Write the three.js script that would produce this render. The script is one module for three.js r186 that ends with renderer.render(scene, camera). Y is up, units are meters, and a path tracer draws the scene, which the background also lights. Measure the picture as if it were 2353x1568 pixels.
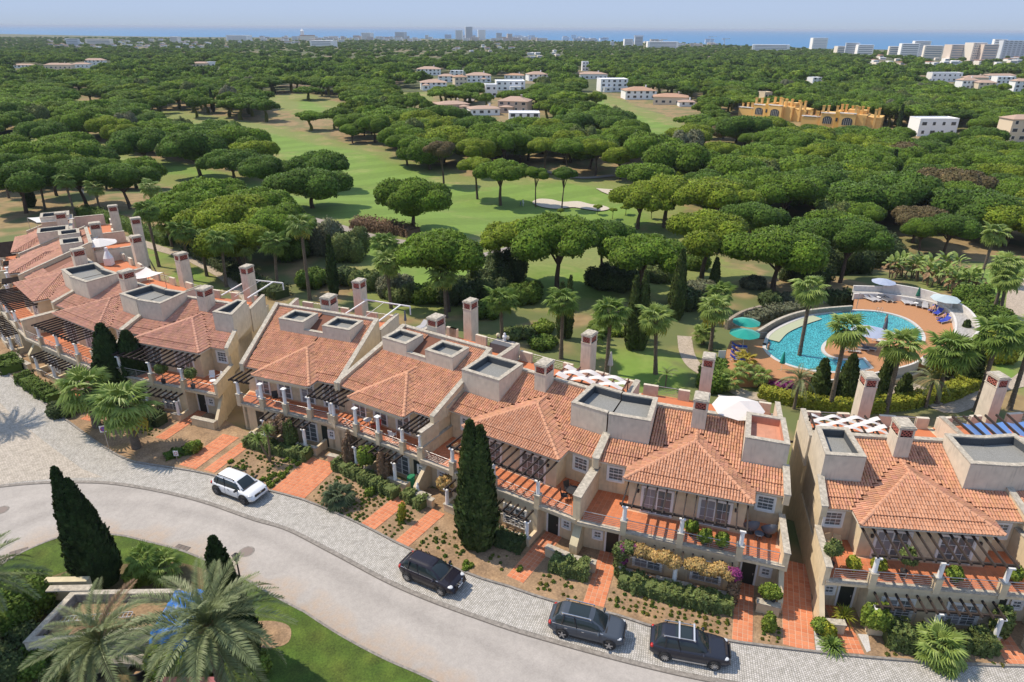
import * as THREE from 'three';
import { mergeGeometries, mergeVertices } from 'three/addons/utils/BufferGeometryUtils.js';
import { MarchingCubes } from 'three/addons/objects/MarchingCubes.js';
import { SimplexNoise } from 'three/addons/math/SimplexNoise.js';

// ---------- camera, sky, sun, exposure ----------
const EYE = 33.5, FOC = 1590, CX = 1176.5, CY = 784, PITCH = 0.424944, ROLL = 0.0059498;
const scene = new THREE.Scene();
const camera = new THREE.PerspectiveCamera(2 * Math.atan(CY / FOC) * 180 / Math.PI, 2353 / 1568, 0.5, 200000);
camera.rotation.order = 'YXZ';
camera.rotation.set(-PITCH, 0, ROLL);
camera.position.set(0, EYE, 0);
const renderer = new THREE.WebGLRenderer({ antialias: true });
renderer.toneMapping = THREE.LinearToneMapping;
renderer.toneMappingExposure = 1.2;
renderer.shadowMap.enabled = true;
const SUN = new THREE.Vector3(-0.539, 0.80, -0.205).normalize();
const sun = new THREE.DirectionalLight(0xfff0da, 4.1);
sun.position.copy(SUN).multiplyScalar(300); sun.position.z -= 60;
sun.target.position.set(0, 0, -60); scene.add(sun.target);
sun.castShadow = true; sun.shadow.radius = 1;
Object.assign(sun.shadow.camera, { left: -220, right: 220, top: 220, bottom: -220, near: 1, far: 900 });
scene.add(sun);
{ // clear summer sky, paler towards the horizon
  const w = 256, h = 128, d = new Float32Array(w * h * 4);
  for (let j = 0; j < h; j++) {
    const el = (j + 0.5) / h * Math.PI - Math.PI / 2, y = Math.max(0, Math.sin(el)), t = Math.pow(1 - y, 7), q = Math.pow(1 - y, 2.2);
    for (let i = 0; i < w; i++) {
      const k = (j * w + i) * 4;
      let c = [0.32 + 0.06 * q + 0.02 * t, 0.43 + 0.05 * q + 0.015 * t, 0.66 + 0.0 * q];
      if (el < -0.05) c = [0.36, 0.40, 0.44];
      d[k] = c[0]; d[k + 1] = c[1]; d[k + 2] = c[2]; d[k + 3] = 1;
    }
  }
  const sky = new THREE.DataTexture(d, w, h, THREE.RGBAFormat, THREE.FloatType);
  sky.mapping = THREE.EquirectangularReflectionMapping; sky.magFilter = sky.minFilter = THREE.LinearFilter; sky.needsUpdate = true;
  scene.background = sky; scene.environment = sky; scene.backgroundIntensity = 1; scene.environmentIntensity = 1;
}
scene.fog = new THREE.FogExp2(new THREE.Color().setRGB(0.66, 0.75, 0.9), 0.00007);

// ---------- helpers ----------
let seed = 12345;
const rnd = () => { seed |= 0; seed = seed + 0x6D2B79F5 | 0; let t = Math.imul(seed ^ seed >>> 15, 1 | seed); t = t + Math.imul(t ^ t >>> 7, 61 | t) ^ t; return ((t ^ t >>> 14) >>> 0) / 4294967296; };
const rr = (a, b) => a + (b - a) * rnd(), pick = (a) => a[Math.floor(rnd() * a.length)];
const simplex = new SimplexNoise({ random: rnd });
const fbm = (x, y, o = 4) => { let s = 0, a = 0.5; for (let i = 0; i < o; i++) { s += a * simplex.noise(x, y); x *= 2.03; y *= 2.03; a *= 0.5; } return s; };
const V = (x, y, z) => new THREE.Vector3(x, y, z), clamp = (x, a, b) => Math.min(b, Math.max(a, x)), lerp = (a, b, t) => a + (b - a) * t, sst = (a, b, x) => { const t = clamp((x - a) / (b - a), 0, 1); return t * t * (3 - 2 * t); };
function ray(x, y) { // direction of a photograph pixel (2353 wide)
  const dx = (x - CX) / FOC, dy = -(y - CY) / FOC, c = Math.cos(ROLL), s = Math.sin(ROLL), X = c * dx - s * dy, Y = s * dx + c * dy, cp = Math.cos(PITCH), sp = Math.sin(PITCH);
  return V(X, Y * cp - sp, -(cp + Y * sp));
}
function at(x, y, h = 0) { const d = ray(x, y), t = (h - EYE) / d.y; return V(d.x * t, h, d.z * t); }
function project(p) {
  const cp = Math.cos(PITCH), sp = Math.sin(PITCH), Y = p.y - EYE, zc = -p.z * cp - Y * sp, yc = Y * cp - p.z * sp, a = p.x / zc, b = yc / zc, c = Math.cos(ROLL), s = Math.sin(ROLL);
  return [CX + FOC * (c * a + s * b), CY - FOC * (-s * a + c * b)];
}
// measured zoom windows: [x0, y0, scale] -> pixel
const ZW = { 1: [0, 480, 2.45], 2: [600, 780, 3.3357], 3: [1100, 900, 3.3357], 4: [1600, 980, 3.3357], 5: [2180, 1040, 3.3357], 6: [1300, 1300, 2.9412], 7: [2000, 1380, 2.6739], 8: [500, 1050, 2.9412], 13: [0, 1250, 2.3433], 14: [700, 1250, 2.3438], 15: [1900, 680, 2.401], 16: [300, 300, 2.139], 17: [1000, 480, 2.353], 18: [0, 880, 3.0153], 19: [0, 0, 1.634], 20: [1440, 0, 1.634], 21: [1900, 200, 2.401], 22: [1100, 150, 2.6144], 23: [2240, 780, 5.115], 24: [2000, 860, 5.8075] };
const Z = (z, x, y) => { const w = ZW[z]; return [(w[0] + x / w[2]) / 1.22397, (w[1] + y / w[2]) / 1.22397]; };
const za = (z, x, y, h = 0) => { const p = Z(z, x, y); return at(p[0], p[1], h); };
function heightAbove(foot, py) { let lo = foot.y, hi = foot.y + 60; for (let i = 0; i < 40; i++) { const m = (lo + hi) / 2; if (project(V(foot.x, m, foot.z))[1] < py) hi = m; else lo = m; } return lo - foot.y; }

const used = {};
function numbered(n) { const k = (used[n] = (used[n] ?? -1) + 1); return k ? n + '_' + String(k).padStart(3, '0') : n; }
function tag(o, label, category, group, kind) { if (label) o.userData.label = label; if (category) o.userData.category = category; if (group) o.userData.group = group; if (kind) o.userData.kind = kind; return o; }
const shadow = (m) => { m.castShadow = m.receiveShadow = true; return m; };
function thing(name, label, category, p = V(0, 0, 0), turn = 0, group) { const o = new THREE.Group(); o.name = numbered(name); scene.add(o); o.position.copy(p); o.rotation.y = turn; return tag(o, label, category, group); }
function mesh(name, geo, mat, parent = scene) {
  const g = Array.isArray(geo) ? merge(geo) : geo, m = shadow(new THREE.Mesh(g, mat)); m.name = parent === scene ? numbered(name) : name; parent.add(m); return m;
}
function struct(name, geo, mat) { return tag(mesh(name, geo, mat), null, null, null, 'structure'); }
function merge(list) {
  const l = list.map((g) => { const r = g.index ? g.toNonIndexed() : g.clone(); for (const k of Object.keys(r.attributes)) if (!['position', 'normal', 'uv', 'color'].includes(k)) r.deleteAttribute(k); return r; });
  const col = l.some((g) => g.attributes.color), uv = l.every((g) => g.attributes.uv);
  for (const g of l) { if (!uv) g.deleteAttribute('uv'); if (col && !g.attributes.color) g.setAttribute('color', new THREE.BufferAttribute(new Float32Array(g.attributes.position.count * 3).fill(1), 3)); if (!g.attributes.normal) g.computeVertexNormals(); }
  return mergeGeometries(l);
}
function uvm(g, s = 1) { // planar uv in metres by the dominant axis
  if (g.index) g = g.toNonIndexed();
  const p = g.attributes.position, uv = new Float32Array(p.count * 2), a = V(), b = V(), c = V();
  for (let i = 0; i < p.count; i += 3) {
    a.fromBufferAttribute(p, i); b.fromBufferAttribute(p, i + 1); c.fromBufferAttribute(p, i + 2);
    const n = b.clone().sub(a).cross(c.clone().sub(a)), ax = Math.abs(n.x), ay = Math.abs(n.y), az = Math.abs(n.z);
    [a, b, c].forEach((q, k) => { const [u, v] = ay >= ax && ay >= az ? [q.x, q.z] : ax > az ? [q.z, q.y] : [q.x, q.y]; uv[(i + k) * 2] = u * s; uv[(i + k) * 2 + 1] = v * s; });
  }
  g.setAttribute('uv', new THREE.BufferAttribute(uv, 2)); return g;
}
function bx(w, h, d, x = 0, y = 0, z = 0, ry = 0) { const g = new THREE.BoxGeometry(w, h, d); if (ry) g.rotateY(ry); g.translate(x, y, z); return uvm(g); }
const box2 = (x0, x1, y0, y1, z0, z1) => bx(Math.abs(x1 - x0), Math.abs(y1 - y0), Math.abs(z1 - z0), (x0 + x1) / 2, (y0 + y1) / 2, (z0 + z1) / 2);
function bar(a, b, w, h = w) { // rectangular bar between two points
  const d = b.clone().sub(a), L = d.length(), g = new THREE.BoxGeometry(w, h, L);
  const m = new THREE.Matrix4().lookAt(b, a, Math.abs(d.y) > 0.99 * L ? V(1, 0, 0) : V(0, 1, 0)); g.applyMatrix4(m); g.translate((a.x + b.x) / 2, (a.y + b.y) / 2, (a.z + b.z) / 2); return uvm(g);
}
function rod(a, b, r, r2 = r, n = 6) { const d = b.clone().sub(a), g = new THREE.CylinderGeometry(r2, r, d.length(), n, 1); g.applyQuaternion(new THREE.Quaternion().setFromUnitVectors(V(0, 1, 0), d.clone().normalize())); g.translate((a.x + b.x) / 2, (a.y + b.y) / 2, (a.z + b.z) / 2); return g; }
function tris(list) { const p = []; for (const q of list) { if (q.length === 3) p.push(...q); else p.push(q[0], q[1], q[2], q[0], q[2], q[3]); } const g = new THREE.BufferGeometry().setFromPoints(p); g.computeVertexNormals(); return uvm(g); }
// prism over a plan polygon (x,z points) from y0 to y1 (y1 may be a function of x,z)
function prism(poly, y0, y1, bottom = false) {
  let P = poly; const area = P.reduce((s, p, i) => { const q = P[(i + 1) % P.length]; return s + p[0] * q[1] - q[0] * p[1]; }, 0); if (area > 0) P = P.slice().reverse();
  const t = (x, z) => typeof y1 === 'function' ? y1(x, z) : y1, b = (x, z) => typeof y0 === 'function' ? y0(x, z) : y0;
  const f = THREE.ShapeUtils.triangulateShape(P.map((p) => new THREE.Vector2(p[0], p[1])), []), L = [];
  for (const [i, j, k] of f) { const T = [i, j, k].map((n) => V(P[n][0], t(...P[n]), P[n][1])); if (T[1].clone().sub(T[0]).cross(T[2].clone().sub(T[0])).y < 0) T.reverse(); L.push(T); if (bottom) L.push([i, j, k].map((n) => V(P[n][0], b(...P[n]), P[n][1]))); }
  P.forEach((p, i) => { const q = P[(i + 1) % P.length]; L.push([V(p[0], b(...p), p[1]), V(q[0], b(...q), q[1]), V(q[0], t(...q), q[1]), V(p[0], t(...p), p[1])].reverse()); });
  return tris(L);
}
function sheet(pts, y) { // flat polygon at a height
  const f = THREE.ShapeUtils.triangulateShape(pts.map((p) => new THREE.Vector2(p.x, p.z)), []), L = [];
  for (const t of f) { const T = t.map((n) => V(pts[n].x, y ?? pts[n].y, pts[n].z)); if (T[1].clone().sub(T[0]).cross(T[2].clone().sub(T[0])).y < 0) T.reverse(); L.push(T); }
  return tris(L);
}
const smooth = (pts, n, closed = false) => new THREE.CatmullRomCurve3(pts, closed, 'centripetal').getSpacedPoints(n);
function ribbon(pts, w, y0, y1, off = 0) { // band of width w along a line, offset to its side, with thickness
  const L = [], N = pts.map((p, i) => { const a = pts[Math.max(0, i - 1)], b = pts[Math.min(pts.length - 1, i + 1)], d = b.clone().sub(a).setY(0).normalize(); return V(-d.z, 0, d.x); });
  const A = pts.map((p, i) => p.clone().addScaledVector(N[i], off - w / 2)), B = pts.map((p, i) => p.clone().addScaledVector(N[i], off + w / 2));
  const s = (p, y) => V(p.x, y, p.z);
  for (let i = 0; i + 1 < pts.length; i++) { L.push([s(A[i], y1), s(B[i], y1), s(B[i + 1], y1), s(A[i + 1], y1)].reverse()); if (y1 > y0) { L.push([s(A[i], y0), s(A[i], y1), s(A[i + 1], y1), s(A[i + 1], y0)].reverse(), [s(B[i], y0), s(B[i], y1), s(B[i + 1], y1), s(B[i + 1], y0)]); } }
  if (y1 > y0) { const n = pts.length - 1; L.push([s(A[0], y0), s(B[0], y0), s(B[0], y1), s(A[0], y1)], [s(A[n], y0), s(A[n], y1), s(B[n], y1), s(B[n], y0)]); }
  return tris(L);
}
const inPoly = (x, z, P) => { let c = false; for (let i = 0, j = P.length - 1; i < P.length; j = i++) { const a = P[i], b = P[j]; if ((a.z > z) !== (b.z > z) && x < (b.x - a.x) * (z - a.z) / (b.z - a.z) + a.x) c = !c; } return c; };

// ---------- materials ----------
const std = (c, rough = 0.9, o = {}) => new THREE.MeshStandardMaterial({ color: new THREE.Color().setRGB(...c), roughness: rough, ...o });
function noiseTex(n, fn, rep, srgb = true) { // fn(u,v) -> [r,g,b] 0..1 display values, tiling period n
  const d = new Uint8Array(n * n * 4); for (let j = 0; j < n; j++) for (let i = 0; i < n; i++) { const c = fn(i / n, j / n), k = (j * n + i) * 4; d[k] = clamp(c[0], 0, 1) * 255; d[k + 1] = clamp(c[1], 0, 1) * 255; d[k + 2] = clamp(c[2], 0, 1) * 255; d[k + 3] = 255; }
  const t = new THREE.DataTexture(d, n, n); t.wrapS = t.wrapT = THREE.RepeatWrapping; t.magFilter = t.minFilter = THREE.LinearFilter; if (srgb) t.colorSpace = THREE.SRGBColorSpace; t.repeat.set(rep, rep); t.needsUpdate = true; return t;
}
const tn = (u, v, f, s = 0) => { // tileable noise on a torus
  const a = u * 6.28318, b = v * 6.28318, R = f / 6.28318; return simplex.noise4d(Math.cos(a) * R + s, Math.sin(a) * R, Math.cos(b) * R, Math.sin(b) * R + s);
};
const tint = (c, k) => [c[0] * k, c[1] * k, c[2] * k];
const s2l = (v) => v <= 0.04045 ? v / 12.92 : ((v + 0.055) / 1.055) ** 2.4, l2s = (v) => v <= 0.0031308 ? v * 12.92 : 1.055 * v ** (1 / 2.4) - 0.055;
// multiplicative mottling: map averages near white so the colour stays the base colour
const mottle = (lo, f1, f2, rep, n = 256, s = 0) => noiseTex(n, (u, v) => { const k = 1 - lo * (0.5 + 0.3 * tn(u, v, f1, s) + 0.3 * tn(u, v, f2, s + 9)); return [k, k, k]; }, rep);
const T = {};
T.wall = noiseTex(512, (u, v) => { const k = 1 - 0.15 * (0.5 + 0.3 * tn(u, v, 3, 0) + 0.3 * tn(u, v, 11, 9)) - 0.09 * sst(0.1, 0.8, tn(u, v * 0.12, 26, 4)) * (0.5 + 0.5 * tn(u, v, 3, 7)); return [k, k * 0.995, k * 0.985]; }, 1 / 6); T.fine = mottle(0.3, 20, 60, 1 / 2); T.cap = mottle(0.42, 6, 30, 1 / 2, 256, 3); T.wallB = noiseTex(256, (u, v) => { const k = 0.5 + 0.3 * tn(u, v, 40, 2) + 0.2 * tn(u, v, 90, 4); return [k, k, k]; }, 1, false);
T.asph = mottle(0.26, 5, 70, 1 / 9, 512); T.asphB = noiseTex(256, (u, v) => { const k = 0.5 + 0.5 * tn(u, v, 80, 5); return [k, k, k]; }, 1, false);
const cob = (n, cols, rows, jit, bump) => noiseTex(n, (u, v) => { // setts in running bond, one texture = cols x rows stones
  const r = Math.floor(v * rows), off = (r % 2) * 0.5 + 0.12 * Math.sin(r * 12.9), x = u * cols + off, c = Math.floor(x), fx = x - c, fy = v * rows - r, h = Math.abs(Math.sin((((c % cols) + cols) % cols) * 127.1 + r * 311.7) * 43758.5) % 1;
  const e = Math.min(Math.min(fx, 1 - fx), Math.min(fy, 1 - fy)) + 0.03 * tn(u, v, 60, 1), in_ = sst(0.03, 0.13, e);
  if (bump) { const k = in_ * (0.7 + 0.3 * h); return [k, k, k]; }
  const k = (0.66 + 0.34 * in_) * (1 - jit * h), m = 1 + 0.05 * tn(u, v, 4, 8); return [k * m, k * m, k * m * (1 - 0.02 * h)];
}, 1, !bump);
T.cob = cob(1024, 22, 22, 0.13, 0); T.cobB = cob(1024, 22, 22, 0.17, 1); for (const t of [T.cob, T.cobB]) t.repeat.set(1 / 2.9, 1 / 2.9);
T.soil = noiseTex(512, (u, v) => { const k = 0.86 + 0.1 * tn(u, v, 4, 1) + 0.12 * tn(u, v, 26, 2) + 0.1 * tn(u, v, 90, 3), w = 0.5 + 0.5 * tn(u, v, 3, 6); return [k, k * (0.97 - 0.03 * w), k * (0.94 - 0.09 * w)]; }, 1 / 6);
T.grass = noiseTex(512, (u, v) => { const k = 0.82 + 0.12 * tn(u, v, 5, 1) + 0.14 * tn(u, v, 40, 2) + 0.12 * tn(u, v, 110, 3), w = 0.5 + 0.5 * tn(u, v, 4, 12); return [k * (0.86 + 0.16 * w), k, k * (0.8 + 0.1 * w)]; }, 1 / 7);
T.leafB = noiseTex(256, (u, v) => { const k = 0.5 + 0.5 * tn(u, v, 50, 5); return [k, k, k]; }, 1, false);
const M = {
  wall: std([0.76, 0.635, 0.44], 0.92, { map: T.wall, bumpMap: T.wallB, bumpScale: 0.004 }),
  box: std([0.74, 0.665, 0.55], 0.92, { map: T.wall, bumpMap: T.wallB, bumpScale: 0.004 }),
  cap: std([0.72, 0.655, 0.54], 0.95, { map: T.cap }), cream: std([0.72, 0.64, 0.44], 0.92, { map: T.wall }), pink: std([0.62, 0.30, 0.20], 0.92, { map: T.wall }),
  white: std([0.78, 0.78, 0.78], 0.6), trim: std([0.74, 0.73, 0.71], 0.7), gravel: std([0.34, 0.345, 0.33], 1, { map: T.fine }), bitumen: std([0.10, 0.115, 0.13], 0.9, { map: T.fine }),
  wood: std([0.035, 0.024, 0.019], 0.85), woodTop: std([0.16, 0.12, 0.095], 0.9, { map: T.fine }), metal: std([0.45, 0.43, 0.42], 0.4, { metalness: 0.7 }), darkMetal: std([0.03, 0.03, 0.033], 0.5), glass: std([0.15, 0.165, 0.17], 0.06, { metalness: 0.1 }), curtain: std([0.27, 0.26, 0.27], 0.7),
  door: std([0.018, 0.028, 0.024], 0.5), lattice: std([0.40, 0.13, 0.095], 0.9), latticeBack: std([0.03, 0.02, 0.02], 1), terr: std([0.52, 0.175, 0.075], 0.8), terrR: std([0.40, 0.18, 0.12], 0.85, { map: T.fine }),
  asphalt: std([0.45, 0.40, 0.355], 0.95, { map: T.asph, bumpMap: T.asphB, bumpScale: 0.006 }), cobble: std([0.57, 0.545, 0.51], 0.95, { map: T.cob, bumpMap: T.cobB, bumpScale: 0.012 }), cobble2: std([0.62, 0.555, 0.48], 0.95, { map: T.cob, bumpMap: T.cobB, bumpScale: 0.012 }), kerb: std([0.42, 0.385, 0.345], 0.95, { map: T.cap }), kerbDark: std([0.13, 0.115, 0.1], 0.95),
  soil: std([0.42, 0.31, 0.21], 1, { map: T.soil }), lawn: std([0.135, 0.19, 0.035], 1, { map: T.grass, bumpMap: T.leafB, bumpScale: 0.03 }), stone: std([0.5, 0.42, 0.32], 0.95, { map: T.cap }), whiteStone: std([0.75, 0.73, 0.7], 0.95, { map: T.fine }),
  pathL: std([0.56, 0.47, 0.38], 0.95, { map: T.cob }), sand: std([0.74, 0.66, 0.54], 1, { map: T.fine }), cart: std([0.46, 0.40, 0.36], 0.95, { map: T.fine }),
};
for (const t of [T.wallB, T.asphB, T.leafB]) t.repeat.set(0.5, 0.5);
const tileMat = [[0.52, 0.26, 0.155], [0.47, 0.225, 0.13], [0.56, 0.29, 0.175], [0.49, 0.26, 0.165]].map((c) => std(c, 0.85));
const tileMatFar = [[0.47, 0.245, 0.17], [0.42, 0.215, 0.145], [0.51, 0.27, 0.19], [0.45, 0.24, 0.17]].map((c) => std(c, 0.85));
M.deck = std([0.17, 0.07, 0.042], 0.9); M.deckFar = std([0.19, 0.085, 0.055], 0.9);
M.paver = [[0.58, 0.20, 0.09], [0.53, 0.17, 0.075], [0.62, 0.225, 0.105], [0.56, 0.205, 0.10]].map((c) => std(c, 0.8));
M.grout = std([0.62, 0.38, 0.25], 0.95);

// ---------- where the terrace of houses stands ----------
const UD = { E1: [25.71, -33.74, 6.0], D2: [11.63, -37.54, 18.57], D1: [-0.22, -43.24, 32.0], C2: [-10.99, -48.35, 31.9], C1: [-19.99, -52.8, 20.5], B2: [-33.15, -59.55, 19.0], B1: [-45.05, -65.4, 32.6], A2: [-55.8, -74.05, 44.2] };
const frame = (n) => { const [x, z, a] = UD[n], r = a * Math.PI / 180; return { x, z, a: r, u: V(Math.cos(r), 0, Math.sin(r)), v: V(Math.sin(r), 0, -Math.cos(r)) }; };
const toW = (n, u, v, y = 0) => { const f = frame(n); return V(f.x + f.u.x * u + f.v.x * v, y, f.z + f.u.z * u + f.v.z * v); };
function hang(n, from, ub, uo, ang, vj = 1.5) { const p = toW(from, ub, vj), r = ang * Math.PI / 180; UD[n] = [p.x - Math.cos(r) * uo - Math.sin(r) * vj, p.z - Math.sin(r) * uo + Math.cos(r) * vj, ang]; }
hang('E2', 'E1', 6.25, -6.25, -7); hang('A1', 'A2', -6.25, 5.1, 57); hang('Y2', 'A1', -5.1, 6.25, 60); 
const rowLine = ['Y2', 'A1', 'A2', 'B1', 'B2', 'C1', 'C2', 'D1', 'D2', 'E1', 'E2'].map((n) => toW(n, 0, 7)); rowLine.unshift(V(-600, 0, -60), V(-120, 0, -112), toW('Y2', -9, 8)); rowLine.push(toW('E2', 120, 0));
function behind(x, z) { // signed distance behind the row of houses
  let best = 1e9, sgn = 1; for (let i = 0; i + 1 < rowLine.length; i++) { const a = rowLine[i], b = rowLine[i + 1], dx = b.x - a.x, dz = b.z - a.z, t = clamp(((x - a.x) * dx + (z - a.z) * dz) / (dx * dx + dz * dz), 0, 1), ex = x - a.x - dx * t, ez = z - a.z - dz * t, d = ex * ex + ez * ez; if (d < best) { best = d; sgn = dx * ez - dz * ex < 0 ? 1 : -1; } }
  return Math.sqrt(best) * sgn;
}
const G0 = -4, G1 = -8;
function hgt(x, z) { const d = behind(x, z); return d < 0 ? 0 : d < 2 ? G0 * sst(0, 2, d) : lerp(G0, G1, sst(55, 95, d)) + (d > 95 ? 0.5 * simplex.noise(x / 60, z / 60) * sst(95, 140, d) * (1 - sst(500, 700, d)) : 0); }
function ground(x, y) { // where a pixel meets the terrain behind the houses
  let h = G0; for (let i = 0; i < 40; i++) { const p = at(x, y, h), k = Math.min(hgt(p.x, p.z), -0.5); if (Math.abs(k - h) < 0.01) break; h = lerp(h, k, 0.5); } const p = at(x, y, h); return p;
}
const zg = (z, x, y) => ground(...Z(z, x, y));
// ---------- terrain, golf course, sea ----------
const PX = (s) => s.trim().split(/\s+/).map((q) => q.split(',').map(Number));
const MAPX = [-420, 420], MAPZ = [-520, 20], MW = 2048, MH = 1316;
let openData;
const groundTex = (() => {
  const cv = document.createElement('canvas'); cv.width = MW; cv.height = MH; const c = cv.getContext('2d');
  const paint = (poly, col) => { c.fillStyle = col; c.beginPath(); poly.forEach((p, i) => { const q = p.isVector3 ? p : ground(p[0], p[1]), x = (q.x - MAPX[0]) / 840 * MW, y = (q.z - MAPZ[0]) / 540 * MH; i ? c.lineTo(x, y) : c.moveTo(x, y); }); c.fill(); };
  c.fillStyle = '#000'; c.fillRect(0, 0, MW, MH);
  // red = mown grass, green = thin rough grass, blue = garden planting
  for (const s of ['0,336 60,312 130,318 210,330 300,352 345,378 300,392 200,372 110,360 0,368', '330,250 420,255 640,290 760,320 860,340 960,372 1060,398 1180,410 1320,408 1440,420 1560,470 1640,560 1720,640 1600,700 1400,700 1150,720 950,720 830,660 800,560 700,520 560,480 430,440 330,420 300,390 340,360 420,372 560,404 640,425 620,380 570,330 480,305 390,288', '1290,195 1400,220 1500,255 1600,300 1560,340 1460,330 1390,270', '560,225 700,215 800,240 790,275 690,268', '150,225 250,232 260,255 160,250', '900,200 1000,215 980,240 880,225', '1630,330 1720,345 1700,370 1600,356']) paint(PX(s), '#00a000');
  for (const s of ['40,352 120,340 230,352 300,372 320,386 250,378 150,362 60,366', '392,278 520,290 650,312 740,334 850,352 900,374 960,388 1010,414 1080,440 1180,424 1290,416 1400,436 1440,470 1520,520 1440,536 1300,522 1180,520 1110,548 1010,552 900,532 800,512 720,494 620,466 520,432 420,398 352,402 345,380 400,372 500,398 600,424 690,452 740,470 700,430 660,400 640,350 600,325 500,302 398,288', '800,546 900,560 1010,585 1120,600 1130,690 1010,690 900,650 840,600', '1180,620 1290,610 1390,640 1380,680 1240,690 1170,660', '1320,208 1372,224 1420,252 1490,272 1566,300 1530,318 1468,312 1418,272 1376,240', '690,228 745,246 740,262 684,250', '1380,800 1500,815 1590,835 1600,880 1560,900 1420,895 1370,850', '318,558 380,580 385,612 330,600', '385,600 440,612 480,640 500,665 430,650', '2150,640 2353,600 2353,900 2260,860 2200,760', '1640,360 1720,372 1690,392 1620,380', '440,600 470,615 520,660 460,640']) paint(PX(s), '#c0a000');
  const gd = []; for (let i = 0; i < rowLine.length; i++) gd.push(rowLine[i].clone()); 
  const id = openData = c.getImageData(0, 0, MW, MH).data, px = new Uint8Array(MW * MH * 4);
  const S = (x, y, k) => { x = clamp(x | 0, 0, MW - 1); y = clamp(y | 0, 0, MH - 1); return id[(y * MW + x) * 4 + k] / 255; };
  for (let j = 0; j < MH; j++) for (let i = 0; i < MW; i++) {
    const x = MAPX[0] + i / MW * 840, z = MAPZ[0] + j / MH * 540, n1 = simplex.noise(x / 9, z / 9), n2 = simplex.noise(x / 2.6 + 40, z / 2.6), n3 = simplex.noise(x / 28, z / 28 + 7), n4 = simplex.noise(x / 0.9, z / 0.9 - 30);
    let a = 0, b = 0; for (const [dx, dy] of [[0, 0], [4, 0], [-4, 0], [0, 6], [0, -6]]) { a += S(i + dx + n1 * 5 + n2 * 2, j + dy + n1 * 6, 0) / 0.75; b += S(i + dx + n1 * 9 + n2 * 4, j + dy + n3 * 9, 1) / 0.63; } a = clamp(a / 5, 0, 1); b = clamp(b / 5, 0, 1);
    const dry = sst(0.1, 0.8, 0.5 * n3 + 0.35 * n1 + 0.15 * n2);
    let col = [0.27 + 0.05 * n2 + 0.03 * n4, 0.195 + 0.035 * n2 + 0.02 * n4, 0.095 + 0.02 * n2]; // pine litter
    const scrub = [0.11, 0.145, 0.045], rough = [lerp(0.18, 0.30, dry), lerp(0.22, 0.255, dry), lerp(0.055, 0.10, dry)], mown = [lerp(0.15, 0.235, dry * 0.75), lerp(0.24, 0.27, dry * 0.7), lerp(0.04, 0.07, dry)];
    const st = 1 + 0.07 * Math.sign(Math.sin((x * 0.6 + z * 0.8) / 2.2 + 0.4 * n3)) * a;
    const m = (p, q, t) => p.map((v, k) => lerp(v, q[k], t)); col = m(col, scrub, sst(-0.25, 0.35, n1 * 0.6 + n3 * 0.6) * (behind(x, z) < 85 ? 0.9 : 0.6)); col = m(col, rough.map((v) => v * (1 + 0.16 * n4)), b * 0.92); col = m(col, mown.map((v) => v * (1 + 0.07 * n4 + 0.05 * n2) * st), a);
    const k = (j * MW + i) * 4; px[k] = l2s(col[0]) * 255; px[k + 1] = l2s(col[1]) * 255; px[k + 2] = l2s(col[2]) * 255; px[k + 3] = 255;
  }
  const t = new THREE.DataTexture(px, MW, MH); t.colorSpace = THREE.SRGBColorSpace; t.magFilter = t.minFilter = THREE.LinearFilter; t.needsUpdate = true; return t;
})();
function gridGeo(xs, zs, h, uv) {
  const nx = xs.length, nz = zs.length, p = new Float32Array(nx * nz * 3), u = new Float32Array(nx * nz * 2), id = [];
  for (let j = 0; j < nz; j++) for (let i = 0; i < nx; i++) { const k = j * nx + i; p.set([xs[i], h(xs[i], zs[j]), zs[j]], k * 3); u.set(uv(xs[i], zs[j]), k * 2); if (i + 1 < nx && j + 1 < nz) id.push(k, k + nx, k + 1, k + 1, k + nx, k + nx + 1); }
  const g = new THREE.BufferGeometry(); g.setAttribute('position', new THREE.BufferAttribute(p, 3)); g.setAttribute('uv', new THREE.BufferAttribute(u, 2)); g.setIndex(id); g.computeVertexNormals(); return g;
}
const steps = (a, b, n) => Array.from({ length: n + 1 }, (_, i) => a + (b - a) * i / n);
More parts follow.
